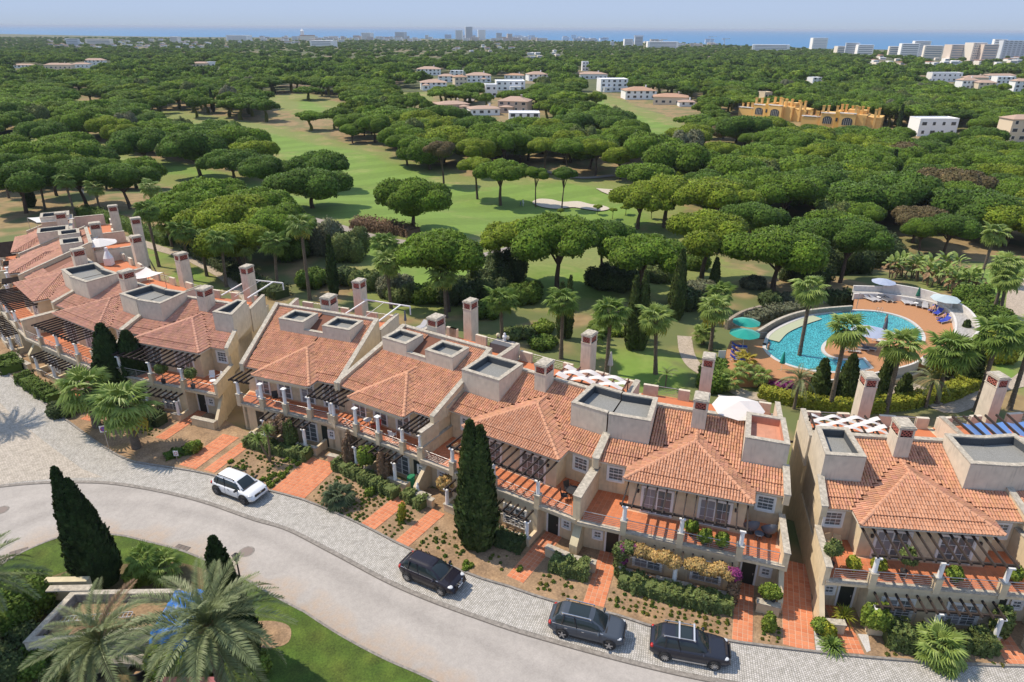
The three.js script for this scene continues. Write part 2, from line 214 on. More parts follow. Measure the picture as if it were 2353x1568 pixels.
{
  const h = (x, z) => { const y = hgt(x, z); return behind(x, z) < 0 ? -0.12 : y; };
  struct('ground', gridGeo([...steps(-420, -100, 40).slice(0, -1), ...steps(-100, 60, 120).slice(0, -1), ...steps(60, 420, 45)], [...steps(20, -140, 140).slice(0, -1), ...steps(-140, -520, 80)], h, (x, z) => [(x - MAPX[0]) / 840, (z - MAPZ[0]) / 540]), std([1, 1, 1], 1, { map: groundTex }));
  const far = noiseTex(512, (u, v) => { const k = 0.5 + 0.5 * tn(u, v, 6, 3), q = 0.5 + 0.5 * tn(u, v, 22, 5); const c = k > 0.62 ? [0.24, 0.19, 0.11] : [0.075 + 0.05 * q, 0.095 + 0.04 * q, 0.035 + 0.02 * q]; return c.map(l2s); }, 1 / 420); far.needsUpdate = true;
  const coast = PX('-900,74 -300,76 0,78 200,82 420,85 640,86 900,88 1176,90 1500,98 1750,106 1900,112 2050,114 2353,116 2700,124 3200,134').map((p) => at(p[0], p[1], G1));
  const P = [...coast, V(1800, G1, -300), V(420, G1, -300), V(420, G1, -519), V(-420, G1, -519), V(-420, G1, -300), V(-3500, G1, -300)];
  struct('far_terrain', sheet(P, G1 - 0.02), std([1, 1, 1], 1, { map: far }));
  const sides = tris([[V(-420, -0.14, 20), V(-420, -0.14, -300), V(-1500, -0.14, -300), V(-1500, -0.14, 20)].reverse(), [V(420, -0.14, 20), V(1500, -0.14, 20), V(1500, -0.14, -300), V(420, -0.14, -300)].reverse()]); struct('side_terrain', sides, M.soil);
  const g = new THREE.CircleGeometry(150000, 96).rotateX(-Math.PI / 2).translate(0, -9, 0);
  const wb = noiseTex(256, (u, v) => { const k = 0.5 + 0.3 * tn(u, v, 12, 3) + 0.2 * tn(u, v, 40, 5); return [k, k, k]; }, 4000, false);
  struct('sea', g, std([0.05, 0.19, 0.38], 0.5, { bumpMap: wb, bumpScale: 0.4 }));
}
// ---------- road, setts, kerbs, beds ----------
const kerbLine = smooth([...PX('-700,300 -260,560 -90,690').map((p) => at(...p)), ...[[18, 0, 440], [18, 100, 545], [18, 400, 785], [18, 660, 985], [18, 920, 1165], [18, 1110, 1262], [18, 1310, 1298], [18, 1600, 1340], [18, 1830, 1388], [8, 720, 968], [8, 1035, 1050], [8, 1500, 1247], [8, 1900, 1450], [6, 150, 965], [6, 420, 1045], [6, 770, 1165], [6, 1170, 1238], [6, 1560, 1362], [7, 110, 1132], [7, 500, 1185], [7, 780, 1218], [7, 1165, 1258], [7, 1800, 1305], [7, 2353, 1325]].map((q) => za(...q)), at(2600, 1535), at(3200, 1500)], 220);
const settLine = smooth([...PX('-900,1180 -300,1140').map((p) => at(...p)), ...[[13, 0, 270], [13, 200, 250], [13, 430, 241], [13, 700, 245], [13, 930, 275], [13, 1200, 330], [13, 1400, 385], [13, 1700, 490], [14, 250, 545], [14, 560, 700], [14, 950, 905], [14, 1200, 1012], [14, 1500, 1122], [14, 1875, 1245], [7, 180, 1438]].map((q) => za(...q)), at(2100, 1590), at(2900, 1680)], 160);
const lawnLine = smooth([...PX('-500,1560 -160,1420').map((p) => at(...p)), ...[[13, 0, 802], [13, 100, 740], [13, 250, 668], [13, 440, 603], [13, 600, 592], [13, 800, 605], [13, 950, 640], [13, 1150, 690], [13, 1260, 728], [13, 1600, 882], [13, 1800, 1000], [13, 2000, 1105], [14, 350, 1098], [14, 600, 1260], [14, 900, 1420], [14, 1150, 1530]].map((q) => za(...q)), at(1080, 1610), at(1500, 1850)], 160);
const roadMat = (() => { const n = 1024, x0 = -45, z0 = -48, S = 72, d = new Uint8Array(n * n * 4), lp = lawnLine.filter((p) => p.x > -60 && p.x < 30); for (let j = 0; j < n; j++) for (let i = 0; i < n; i++) { const x = x0 + i / n * S, z = z0 + j / n * S; let m = 1e9; for (let k = 0; k < lp.length; k += 2) { const e = (lp[k].x - x) ** 2 + (lp[k].z - z) ** 2; if (e < m) m = e; } m = Math.sqrt(m); const a = simplex.noise(x * 0.35, z * 0.35), b2 = simplex.noise(x * 1.7, z * 1.7), c = simplex.noise(x * 9, z * 9), dirt = clamp(1.0 - m / (1.6 + 1.2 * a), 0, 1) * (0.6 + 0.3 * b2), k = 0.9 + 0.025 * a + 0.02 * b2 + 0.04 * c, tr = 0.05 * Math.exp(-(((m - 3.6) / 0.5) ** 2)) + 0.04 * Math.exp(-(((m - 5.4) / 0.5) ** 2)), q = (j * n + i) * 4; d[q] = clamp(k - 0.04 * dirt - tr, 0, 1) * 255; d[q + 1] = clamp(k - 0.13 * dirt - tr, 0, 1) * 255; d[q + 2] = clamp(k - 0.22 * dirt - tr, 0, 1) * 255; d[q + 3] = 255; } const t = new THREE.DataTexture(d, n, n); t.colorSpace = THREE.SRGBColorSpace; t.magFilter = t.minFilter = THREE.LinearFilter; t.repeat.set(1 / S, 1 / S); t.offset.set(-x0 / S, -z0 / S); t.needsUpdate = true; return std([0.50, 0.465, 0.43], 0.95, { map: t, bumpMap: T.asphB, bumpScale: 0.006 }); })();
struct('road', sheet([at(-900, 1000), at(-300, 1050), ...settLine.filter((p) => p.x > -60), at(2900, 1650), at(2900, 2300), at(1200, 2600), at(-600, 2400)], 0.0), roadMat);
{
  const K = kerbLine.filter((p) => p.x < 60), L = [], uv = []; let k = 0, arc = 0, pv = null; // setts laid in rows square to the kerb
  for (let i = 0; i < K.length; i++) { while (k + 1 < settLine.length && settLine[k + 1].distanceToSquared(K[i]) <= settLine[k].distanceToSquared(K[i])) k++; const s = settLine[k].clone(); if (pv) { arc += (K[i].distanceTo(pv[0]) + s.distanceTo(pv[1])) / 2; L.push([V(pv[0].x, 0.02, pv[0].z), V(pv[1].x, 0.02, pv[1].z), V(s.x, 0.02, s.z), V(K[i].x, 0.02, K[i].z)]); const d0 = pv[0].distanceTo(pv[1]), d1 = K[i].distanceTo(s), q = [[0, pv[2]], [d0, pv[2]], [d1, arc], [0, arc]]; for (const j of [0, 1, 2, 0, 2, 3]) uv.push(...q[j]); } pv = [K[i], s, arc]; }
  const sg = tris(L); sg.setAttribute('uv', new THREE.Float32BufferAttribute(uv, 2)); struct('sett_pavement', sg, M.cobble);
  struct('plaza_setts', sheet([...[[18, -900, 200], [18, -300, 480], [18, 0, 765], [18, 120, 890], [18, 420, 1130], [18, 700, 1330], [18, 880, 1398], [18, 500, 1408], [18, 200, 1432], [18, 0, 1462], [18, -900, 1700]].map((q) => za(...q))], 0.028), M.cobble2);
  struct('flush_kerb', ribbon(settLine, 0.3, 0.026, 0.026, 0.16), M.kerb); struct('kerb_joint', ribbon(settLine, 0.06, 0.028, 0.028, 0.34), M.kerbDark);
  struct('kerb', ribbon(kerbLine, 0.16, -0.1, 0.13, 0.02), M.kerb); struct('kerb_gutter', ribbon(kerbLine, 0.1, 0.026, 0.026, -0.13), M.kerbDark); struct('lawn_kerb', ribbon(lawnLine, 0.16, -0.1, 0.07, 0), M.kerb);
  const back = ['A2', 'B1', 'B2', 'C1', 'C2', 'D1', 'D2', 'E1', 'E2'].flatMap((n) => [toW(n, 4, -0.6), toW(n, -4, -0.6)].reverse());
  struct('planting_beds', sheet([...kerbLine.filter((p) => p.x > -62), toW('E2', 6, -0.5), ...back.reverse()], 0.06), M.soil);
  struct('lawn', sheet([...lawnLine, at(1500, 2600), at(-600, 2600)], 0.05), M.lawn);
  const bedP = [...[[13, -400, 1150], [13, 0, 990], [13, 150, 932], [13, 330, 880], [13, 500, 822], [13, 700, 800], [13, 900, 790], [13, 1150, 780], [13, 1400, 850], [13, 1550, 960], [13, 1640, 1180], [13, 1700, 1370], [13, 1560, 1568]].map((q) => za(...q)), at(800, 2400), at(-500, 2400)];
  struct('shrub_bed', sheet(smooth(bedP, 60), 0.056), std([0.2, 0.17, 0.09], 1, { map: T.soil }));
  const bare = smooth([[13, 1640, 1190], [13, 1800, 1170], [13, 1910, 1210], [13, 1900, 1310], [13, 1790, 1350], [13, 1690, 1330]].map((q) => za(...q)), 30, true); struct('bare_patch', sheet(bare, 0.06), M.soil);
}
// golf: bunkers, cart path, garden paths
struct('sand_bunker', sheet(smooth([[17, 1170, 215], [17, 1215, 192], [17, 1290, 195], [17, 1370, 212], [17, 1470, 208], [17, 1560, 228], [17, 1640, 238], [17, 1680, 258], [17, 1620, 272], [17, 1530, 262], [17, 1440, 248], [17, 1330, 258], [17, 1230, 245]].map((q) => zg(...q)), 60, true).map((p) => { p.y = hgt(p.x, p.z) + 0.25; return p; })), M.sand);
struct('sand_bunker', sheet([[17, 1590, 122], [17, 1710, 130], [17, 1760, 185], [17, 1680, 165], [17, 1630, 145]].map((q) => zg(...q)).map((p) => { p.y = hgt(p.x, p.z) + 0.25; return p; })), M.sand);
const drape = (pts, w, lift, n = 60) => { const s = smooth(pts, n), L = []; const N = s.map((p, i) => { const a = s[Math.max(0, i - 1)], b = s[Math.min(n, i + 1)], d = b.clone().sub(a).setY(0).normalize(); return V(-d.z, 0, d.x); }); const e = (i, k) => { const p = s[i].clone().addScaledVector(N[i], k * w / 2); p.y = hgt(p.x, p.z) + lift; return p; }; for (let i = 0; i < n; i++) L.push([e(i, 1), e(i, -1), e(i + 1, -1), e(i + 1, 1)]); return tris(L); };
struct('cart_path', drape(PX('690,500 760,518 850,545 930,560 1010,572 1100,590 1250,560 1420,555').map((p) => ground(...p)), 2.4, 0.3), M.cart);
struct('cart_path', drape(PX('1130,378 1220,388 1330,410 1410,405').map((p) => ground(...p)), 2.6, 0.3), M.cart);
struct('garden_path', drape([[1, 600, 380], [1, 780, 452], [1, 920, 482], [1, 1100, 540], [1, 1280, 592], [1, 1400, 650], [1, 1520, 712], [1, 1640, 805], [1, 1740, 900]].map((q) => zg(...q)), 2.2, 0.06), M.pathL);
struct('garden_path', drape([[15, 60, 640], [15, 80, 760], [15, 130, 840], [15, 230, 905], [15, 330, 965], [15, 480, 1035], [15, 700, 1060]].map((q) => zg(...q)), 1.9, 0.06), M.pathL);
struct('garden_path', drape([[15, 900, 1075], [15, 1200, 1090], [15, 1400, 1050], [15, 1620, 985], [15, 1800, 1130], [15, 1950, 1100], [15, 2120, 1000], [15, 2320, 950], [15, 2420, 860]].map((q) => zg(...q)), 1.9, 0.06), M.pathL);
struct('garden_path', drape([[15, 380, 560], [15, 560, 480], [15, 760, 430], [15, 960, 405], [15, 1100, 400]].map((q) => zg(...q)), 1.7, 0.06), M.pathL);
struct('garden_path', drape([[15, 2420, 260], [15, 2330, 320], [15, 2315, 400], [15, 2330, 500], [15, 2420, 560]].map((q) => zg(...q)), 3, 0.06), M.pathL);

function openAt(x, z) { const i = (x - MAPX[0]) / 840 * MW | 0, j = (z - MAPZ[0]) / 540 * MH | 0; if (i < 0 || j < 0 || i >= MW || j >= MH) return 0; const k = (j * MW + i) * 4; return openData[k] > 100 ? 2 : openData[k + 1] > 80 ? 1 : 0; }
// ---------- terrace houses ----------
const L3 = (u, y, v) => V(u, y, -v);
const B = (u0, u1, y0, y1, v0, v1) => box2(u0, u1, y0, y1, -v1, -v0);
const pprism = (poly, y0, y1) => prism(poly.map(([u, v]) => [u, -v]), y0, typeof y1 === 'function' ? (x, z) => y1(x, -z) : y1); // plan polygon in (u, v)
const TILE = (() => { const n = 5, L = 0.36, P = []; const ring = (y, r, z) => Array.from({ length: n + 1 }, (_, i) => { const a = Math.PI * i / n; return V(-Math.cos(a) * r, y, z + Math.sin(a) * r * 0.9); }); const a = ring(0, 0.088, 0.018), b = ring(L, 0.077, 0); const out = []; for (let i = 0; i < n; i++) out.push([a[i], a[i + 1], b[i + 1], b[i]].reverse()); for (let i = 1; i < n; i++) out.push([a[0], a[i + 1], a[i]].reverse()); const g = tris(out); return g; })();
const CAPTILE = (() => { const g = TILE.clone(); g.scale(1.7, 1.3, 1.5); return g; })();
function basis(o, across, up) { const x = across.clone().normalize(), y = up.clone().normalize(), z = x.clone().cross(y); return new THREE.Matrix4().makeBasis(x, y, z).setPosition(o); }
// tiles on a roof plane: o corner, a across, b up the slope; poly in (s, t) metres
function tileSpots(o, a, b, poly, out, lift = 0.02) {
  const A = a.clone().normalize(), Bq = b.clone().normalize(), N = A.clone().cross(Bq), q = poly.map((p) => ({ x: p[0], z: p[1] })), s0 = Math.min(...poly.map((p) => p[0])), s1 = Math.max(...poly.map((p) => p[0])), t0 = Math.min(...poly.map((p) => p[1])), t1 = Math.max(...poly.map((p) => p[1]));
  for (let s = Math.ceil(s0 / 0.19) * 0.19; s < s1; s += 0.19) for (let t = t0; t < t1; t += 0.325) if (inPoly(s, t + 0.15, q)) {
    const m = basis(o.clone().addScaledVector(A, s + rr(-0.008, 0.008)).addScaledVector(Bq, t + rr(-0.012, 0.012)).addScaledVector(N, lift + rr(0, 0.006)), A, Bq); m.multiply(new THREE.Matrix4().makeRotationZ(rr(-0.025, 0.025))); out.push(m);
  }
}
function capRow(p, q, out) { const d = q.clone().sub(p), L = d.length(), n = Math.max(2, Math.round(L / 0.42)), up = d.clone().normalize(), x = up.clone().cross(V(0, 1, 0)).normalize(); for (let i = 0; i < n; i++) { const g = CAPTILE.clone(); g.applyMatrix4(basis(p.clone().addScaledVector(up, i * L / n).add(V(0, 0.03, 0)), x.clone(), up)); out.push(g); } }
// window: surround + bars, pane and sill; facing +z at the origin's wall plane, bottom centre at (0,0)
const winCache = {};
function winGeo(w, h, nx, ny, french) {
  const k = [w, h, nx, ny, french].join(); if (winCache[k]) return winCache[k];
  const s = 0.13, f = [], W = w / 2; f.push(bx(s, h, 0.09, -W + s / 2, h / 2, 0.045), bx(s, h, 0.09, W - s / 2, h / 2, 0.045), bx(w - 2 * s, s, 0.09, 0, h - s / 2, 0.045)); if (!french) f.push(bx(w - 2 * s, s, 0.14, 0, s / 2, 0.07));
  const iw = w - 2 * s, y0 = french ? 0.02 : s, ih = h - s - y0, b = 0.05;
  f.push(bx(b, ih, 0.05, -iw / 2 + b / 2, y0 + ih / 2, 0.03), bx(b, ih, 0.05, iw / 2 - b / 2, y0 + ih / 2, 0.03), bx(iw - 2 * b, b, 0.05, 0, y0 + b / 2, 0.03), bx(iw - 2 * b, b, 0.05, 0, y0 + ih - b / 2, 0.03));
  if (french) f.push(bx(0.09, ih - 2 * b, 0.05, 0, y0 + ih / 2, 0.031)); else f.push(bx(iw - 2 * b, 0.06, 0.05, 0, y0 + ih * 0.52, 0.031));
  const bars = []; for (let i = 1; i < nx; i++) bars.push(bx(0.022, ih - 2 * b, 0.03, -iw / 2 + iw * i / nx, y0 + ih / 2, 0.022)); for (let j = 1; j < ny; j++) bars.push(bx(iw - 2 * b, 0.022, 0.03, 0, y0 + ih * j / ny, 0.0225));
  return (winCache[k] = { frame: merge(f), bars: bars.length ? merge(bars) : null, pane: new THREE.PlaneGeometry(iw, ih).translate(0, y0 + ih / 2, 0.012), half: new THREE.PlaneGeometry(iw / 2 - 0.06, ih * 0.96).translate(-iw / 4, y0 + ih / 2, 0.018) });
}
function addWindow(g, u, y, v, w, h, nx = 2, ny = 2, french = false, turn = 0) {
  const W = winGeo(w, h, nx, ny, french), o = mesh('window', W.frame, M.trim, g); o.position.copy(L3(u, y, v)); o.rotation.y = turn; mesh('pane', W.pane, M.glass, o); if (W.bars) mesh('glazing_bars', W.bars, M.trim, o);
  if (french && rnd() < 0.6) mesh('curtain', W.half, M.curtain, o); return o;
}
// chimney: shaft, lattice vents with crossed terracotta bars, cap slab
const latGeo = (() => { const f = []; const side = (w, tr) => { const a = []; for (let i = 0; i < 3; i++) for (let j = 0; j < 2; j++) { const cx = (i - 1) * w / 3, cy = (j - 0.5) * 0.25, hw = w / 6, hh = 0.125; a.push(bar(V(cx - hw, cy - hh, 0), V(cx + hw, cy + hh, 0), 0.05, 0.06), bar(V(cx - hw, cy + hh, 0.003), V(cx + hw, cy - hh, 0.003), 0.05, 0.06)); } for (const q of a) { q.applyMatrix4(tr); f.push(q); } }; return { side, f }; })();
function lattices(w, d) { latGeo.f.length = 0; const R = (a) => new THREE.Matrix4().makeRotationY(a), t = (z, a) => R(a).multiply(new THREE.Matrix4().makeTranslation(0, 0, z)); latGeo.side(w - 0.24, t(d / 2 - 0.06, 0)); latGeo.side(w - 0.24, t(d / 2 - 0.06, Math.PI)); latGeo.side(d - 0.24, t(w / 2 - 0.06, Math.PI / 2)); latGeo.side(d - 0.24, t(w / 2 - 0.06, -Math.PI / 2)); return merge(latGeo.f.slice()); }
const latA = lattices(1.0, 1.35), latB = lattices(0.9, 1.2);
function chimney(g, u, v, w, d, y0, yl, lat, name = 'chimney') {
  const y1 = yl + 0.56, p = [bx(w, yl - y0, d, 0, (y0 + yl) / 2, 0)]; for (const a of [-1, 1]) for (const b of [-1, 1]) p.push(bx(0.12, 0.56, 0.12, a * (w / 2 - 0.06), yl + 0.28, b * (d / 2 - 0.06))); p.push(bx(w + 0.06, 0.07, d + 0.06, 0, yl - 0.035, 0));
  const o = mesh(name, p, M.box, g); o.position.copy(L3(u, 0, v)); const l = mesh('lattice', lat, M.lattice, o); l.position.y = yl + 0.28; mesh('vent', bx(w - 0.34, 0.55, d - 0.34, 0, yl + 0.28, 0), M.latticeBack, o);
  mesh('chimney_cap', [bx(w + 0.1, 0.16, d + 0.1, 0, y1 + 0.08, 0), bx(w - 0.05, 0.07, d - 0.05, 0, y1 + 0.195, 0)], M.cap, o); return o;
}
function roofBox(g, poly, open, top, base, mats, name = 'roof_box', deep = 0.62) { // plan polygon (u,v) counter-clockwise from above in (u,v); open edges join a neighbour
  const n = poly.length, t = 0.34, off = poly.map((_, i) => open.includes(i) ? 0 : t), cx = poly.reduce((s, p) => s + p[0], 0) / n, cv = poly.reduce((s, p) => s + p[1], 0) / n;
  const lines = poly.map((p, i) => { const q = poly[(i + 1) % n], dx = q[0] - p[0], dv = q[1] - p[1], L = Math.hypot(dx, dv); let nx = -dv / L, nv = dx / L; if ((cx - p[0]) * nx + (cv - p[1]) * nv < 0) { nx = -nx; nv = -nv; } return { p: [p[0] + nx * off[i], p[1] + nv * off[i]], d: [dx / L, dv / L] }; });
  const inner = poly.map((_, i) => { const a = lines[(i + n - 1) % n], b = lines[i], det = a.d[0] * b.d[1] - a.d[1] * b.d[0], s = ((b.p[0] - a.p[0]) * b.d[1] - (b.p[1] - a.p[1]) * b.d[0]) / det; return [a.p[0] + a.d[0] * s, a.p[1] + a.d[1] * s]; });
  const out = [], cap = [], inn = [], f = top - deep; poly.forEach((p, i) => {
    if (open.includes(i)) return; const q = poly[(i + 1) % n], a = inner[i], b = inner[(i + 1) % n];
    out.push([L3(p[0], base, p[1]), L3(q[0], base, q[1]), L3(q[0], top - 0.1, q[1]), L3(p[0], top - 0.1, p[1])]); inn.push([L3(a[0], f, a[1]), L3(b[0], f, b[1]), L3(b[0], top - 0.1, b[1]), L3(a[0], top - 0.1, a[1])].reverse());
    const e = 1.012, P = [cx + (p[0] - cx) * e, cv + (p[1] - cv) * e], Q = [cx + (q[0] - cx) * e, cv + (q[1] - cv) * e]; cap.push([L3(P[0], top, P[1]), L3(Q[0], top, Q[1]), L3(b[0], top, b[1]), L3(a[0], top, a[1])], [L3(P[0], top - 0.1, P[1]), L3(Q[0], top - 0.1, Q[1]), L3(Q[0], top, Q[1]), L3(P[0], top, P[1])], [L3(a[0], top - 0.1, a[1]), L3(b[0], top - 0.1, b[1]), L3(b[0], top, b[1]), L3(a[0], top, a[1])].reverse(), [L3(P[0], top - 0.1, P[1]), L3(Q[0], top - 0.1, Q[1]), L3(b[0], top - 0.1, b[1]), L3(a[0], top - 0.1, a[1])].reverse());
  });
  const o = mesh(name, tris(out), M.box, g); mesh('parapet_cap', tris(cap), M.cap, o); mesh('parapet_lining', tris(inn), mats?.[1] ?? M.bitumen, o); mesh('flat_roof', sheet(inner.map(([u, v]) => L3(u, f, v))), mats?.[0] ?? M.gravel, o); return o;
}
const RAILS = [0.25, 0.42, 0.59, 0.76];
function railing(g, p, q, y, h = 0.86, n = 4) { // tubular rail: posts and horizontal bars
  const b = [rod(V(p.x, y + h, p.z), V(q.x, y + h, q.z), 0.028)]; for (let i = 0; i < n; i++) { const k = y + h * RAILS[i]; b.push(rod(V(p.x, k, p.z), V(q.x, k, q.z), 0.013, 0.013, 5)); }
  const L = p.distanceTo(q), m = Math.max(1, Math.round(L / 1.5)), posts = []; for (let i = 0; i <= m; i++) { const c = p.clone().lerp(q, i / m); posts.push(rod(V(c.x, y, c.z), V(c.x, y + h, c.z), 0.02, 0.02, 5)); }
  const o = mesh('railing', b, M.metal, g); mesh('rail_posts', posts, M.metal, o); return o;
}
const colGeo = merge([new THREE.CylinderGeometry(0.135, 0.15, 1, 14).translate(0, 0.5, 0)]), colCap = bx(0.4, 0.09, 0.4, 0, 0.045, 0);
function column(g, u, v, y0, y1) { const o = mesh('column', colGeo, M.white, g); o.position.copy(L3(u, y0, v)); o.scale.y = y1 - y0 - 0.09; const c = mesh('capital', colCap, M.white, o); c.position.y = 1; c.scale.y = 1 / o.scale.y; return o; }
function pergola(g, us, vFront, vBack, y, beamU) { const o = mesh('pergola', B(beamU[0], beamU[1], y, y + 0.15, vFront - 0.06, vFront + 0.06), M.wood, g); for (const u of us) { const r = mesh('rafter', B(u - 0.045, u + 0.045, y + 0.152, y + 0.30, vFront - 0.38, vBack), M.wood, o); mesh; } return o; }
const range = (a, b, n) => Array.from({ length: n }, (_, i) => a + (b - a) * i / (n - 1));
function scroll(u, w, pts, vs) { const sh = new THREE.Shape(pts.map(([v, y]) => new THREE.Vector2(v, y))); const g = new THREE.ExtrudeGeometry(sh, { depth: w, bevelEnabled: false, steps: 1 }); g.rotateY(Math.PI / 2); g.translate(u - w / 2, 0, 0); return uvm(g); }
const scrollPts = (() => { const p = [[0, 0]]; const c = []; for (let i = 0; i <= 14; i++) { const t = i / 14; c.push([lerp(0.15, 2.1, t), 2.85 - 1.75 * (t < 0.5 ? 0.32 * Math.sin(t * Math.PI) ** 2 + 1.2 * t * t : 0.32 + 0.3 + (t - 0.5) * 0.7)]); } return [[0, 0], [0, 2.9], ...c, [2.12, 0]]; })();
function house(n, type, lab, o = {}) {
  const f = frame(n), g = thing('terrace_house', lab, 'house', V(f.x, 0, f.z), -f.a, 'terraced houses along the curving street'), C = type === 'C';
  const hw = C ? 3.0 : 4.22, mv = C ? 1.2 : 1.52, pv = 4.15, rt = C ? 9.2 : 7.3, bk = C ? 14.6 : 12.4, E = 5.7, K = 0.32, tf = C ? -0.6 : -2.1, gw = C ? 0 : -1.0, uwv = C ? 1.6 : 1.9;
  const l0 = o.l?.[0] ?? (C ? -5.05 : -6.3), lt = o.l?.[1] ?? 0, r0 = o.r?.[0] ?? -l0, rtn = o.r?.[1] ?? 0, uL = (v) => l0 + lt * (v - 1.5), uR = (v) => r0 + rtn * (v - 1.5), near = o.near, far = o.far, W = M.wall;
  const q = (v0, v1, i = 0) => [[uL(v0) + i, v0], [uR(v0) - i, v0], [uR(v1) - i, v1], [uL(v1) + i, v1]], roofY = (v) => E + K * (v - mv);
  // walls
  const w = [pprism(q(gw, rt - 0.1), -0.2, 2.7), pprism(q(uwv, rt - 0.1), 3.0, (u, v) => Math.min(5.55, 5.55)), pprism(q(rt - 0.1, bk), G0 - 0.3, 5.8), B(-hw + 0.4, hw - 0.4, 5.3, 5.62, C ? 0.1 : 0.4, uwv + 0.3)];
  if (!C) w.push(B(-hw + 0.38, hw - 0.38, 3.0, 5.62, 0.4, uwv - 0.01), B(-3.75, 3.75, -0.2, 2.7, -2.05, gw - 0.01));
  mesh('wall', w, W, g);
  mesh('terrace_slab', pprism([[uL(tf), tf], [uR(tf), tf], [uR(uwv), uwv], [uL(uwv), uwv]], 2.702, 2.996), W, g).name = 'terrace_slab';
  mesh('slab_edge', pprism([[uL(tf), tf - 0.05], [uR(tf), tf - 0.05], [uR(tf), tf + 0.3], [uL(tf), tf + 0.3]], 2.93, 3.03), M.cap, g);
  const fl = mesh('terrace_floor', pprism([[uL(tf) + 0.1, tf + 0.3], [uR(tf) - 0.1, tf + 0.3], [uR(uwv) - 0.1, uwv], [uL(uwv) + 0.1, uwv]], 2.9, 3.004), M.grout, g);
  { const ms = []; for (let v = tf + 0.47; v < (C ? uwv : uwv) - 0.1; v += 0.335) for (let u = uL(v) + 0.3; u < uR(v) - 0.25; u += 0.335) if (C || v < 0.2 || Math.abs(u) > hw - 0.3) ms.push([u, v]); const im = new THREE.InstancedMesh(new THREE.BoxGeometry(0.318, 0.012, 0.318), M.terr, ms.length); const m4 = new THREE.Matrix4(), cc = new THREE.Color(); ms.forEach(([u, v], i) => { im.setMatrixAt(i, m4.makeTranslation(u, 3.008, -v)); im.setColorAt(i, cc.setScalar(rr(0.88, 1.12))); }); im.name = 'floor_tiles'; im.userData.kind = 'stuff'; shadow(im); fl.add(im); }
  // roof deck and tiles
  const dk = [], kick = 0.8; const add = (...p) => dk.push(p); const Pm = (u, v, dy = 0) => L3(u, roofY(v) + dy, v), by = (v) => E + K * v;
  const ridge = by(pv), rb = mv + (ridge - E) / K;
  add(Pm(uL(mv) + 0, mv), Pm(-hw, mv), Pm(0, rb), Pm(0, rt), Pm(uL(rt), rt)); dk.pop();
  dk.push([Pm(uL(mv), mv), Pm(-hw, mv), Pm(0, rb)], [Pm(uL(mv), mv), Pm(0, rb), Pm(uL(rt), rt)], [Pm(0, rb), Pm(0, rt), Pm(uL(rt), rt)], [Pm(hw, mv), Pm(uR(mv), mv), Pm(0, rb)], [Pm(uR(mv), mv), Pm(uR(rt), rt), Pm(0, rb)], [Pm(uR(rt), rt), Pm(0, rt), Pm(0, rb)]);
  const FL = L3(-hw, E, 0), FR = L3(hw, E, 0), PK = L3(0, ridge, pv), RB = L3(0, ridge, rb), VL = L3(-hw, E, mv), VR = L3(hw, E, mv);
  dk.push([FL, FR, PK], [FL, PK, RB, VL], [FR, VR, RB, PK]);
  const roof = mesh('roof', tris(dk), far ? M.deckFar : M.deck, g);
  mesh('eaves', [B(-hw, hw, E - 0.16, E - 0.02, 0.02, 0.5), B(uL(mv), -hw - 0.01, E - 0.16, E - 0.02, mv + 0.02, mv + 0.5), B(hw + 0.01, uR(mv), E - 0.16, E - 0.02, mv + 0.02, mv + 0.5), B(-hw + 0.01, -hw + 0.4, E - 0.16, E - 0.03, 0.5, mv + 0.3), B(hw - 0.4, hw - 0.01, E - 0.16, E - 0.03, 0.5, mv + 0.3)], M.box, g);
  const hid = C ? [[-4.35, -1.55, 6, 8.45], [0.45, 3.45, 6, 8.45], [-1.6, 0.5, 6, 9.3]] : [[-9, -3.15, 3.6, 7.3], [3.2, 9, 3.6, 7.3]], shown = (m) => { const u = m.elements[12], v = -m.elements[14]; return !hid.some((h) => u > h[0] && u < h[1] && v > h[2] - 0.1 && v < h[3]); };
  const front = [], rest = [], sl = Math.hypot(1, K), up = L3(0, K, 1);
  const fs = Math.hypot(pv, ridge - E); tileSpots(FL, V(1, 0, 0), L3(0, ridge - E, pv), [[0.05, kick], [2 * hw - 0.05, kick], [2 * hw - hw * kick / fs, kick], [hw, fs], [hw * kick / fs, kick]], front, 0.075);
  const fk = []; tileSpots(FL, V(1, 0, 0), L3(0, ridge - E, pv), [[0.05, -0.06], [2 * hw - 0.05, -0.06], [2 * hw - hw * kick / fs, kick + 0.1], [hw * kick / fs, kick + 0.1]], fk, 0.01); front.push(...fk);
  for (const s of [-1, 1]) { // sides of the bay: slope away from the ridge
    const o0 = s < 0 ? VL : FR, a = s < 0 ? L3(0, 0, -1) : L3(0, 0, 1), b = V(-s * hw, ridge - E, 0), bl = Math.hypot(hw, ridge - E); const poly = s < 0 ? [[0, 0], [mv, 0], [mv - pv + (mv - rb) * 0, bl], [mv - rb, bl]] : [[0, 0], [mv, 0], [rb, bl], [pv, bl]]; tileSpots(o0, a, b, poly, rest, 0.03);
    const c0 = L3(s < 0 ? uL(mv) : hw, E, mv), e0 = s < 0 ? uL(mv) : hw; const sp = (u, v) => [u - e0, (v - mv) * sl], edge = s < 0 ? uL : uR;
    tileSpots(c0, V(1, 0, 0), up, s < 0 ? [sp(uL(mv) + 0.2, mv + kick), sp(-hw + 0.75, mv + kick), sp(0, rb), sp(0, rt), sp(uL(rt) + 0.2, rt)] : [sp(hw - 0.75, mv + kick), sp(uR(mv) - 0.2, mv + kick), sp(uR(rt) - 0.2, rt), sp(0, rt), sp(0, rb)], rest, 0.075);
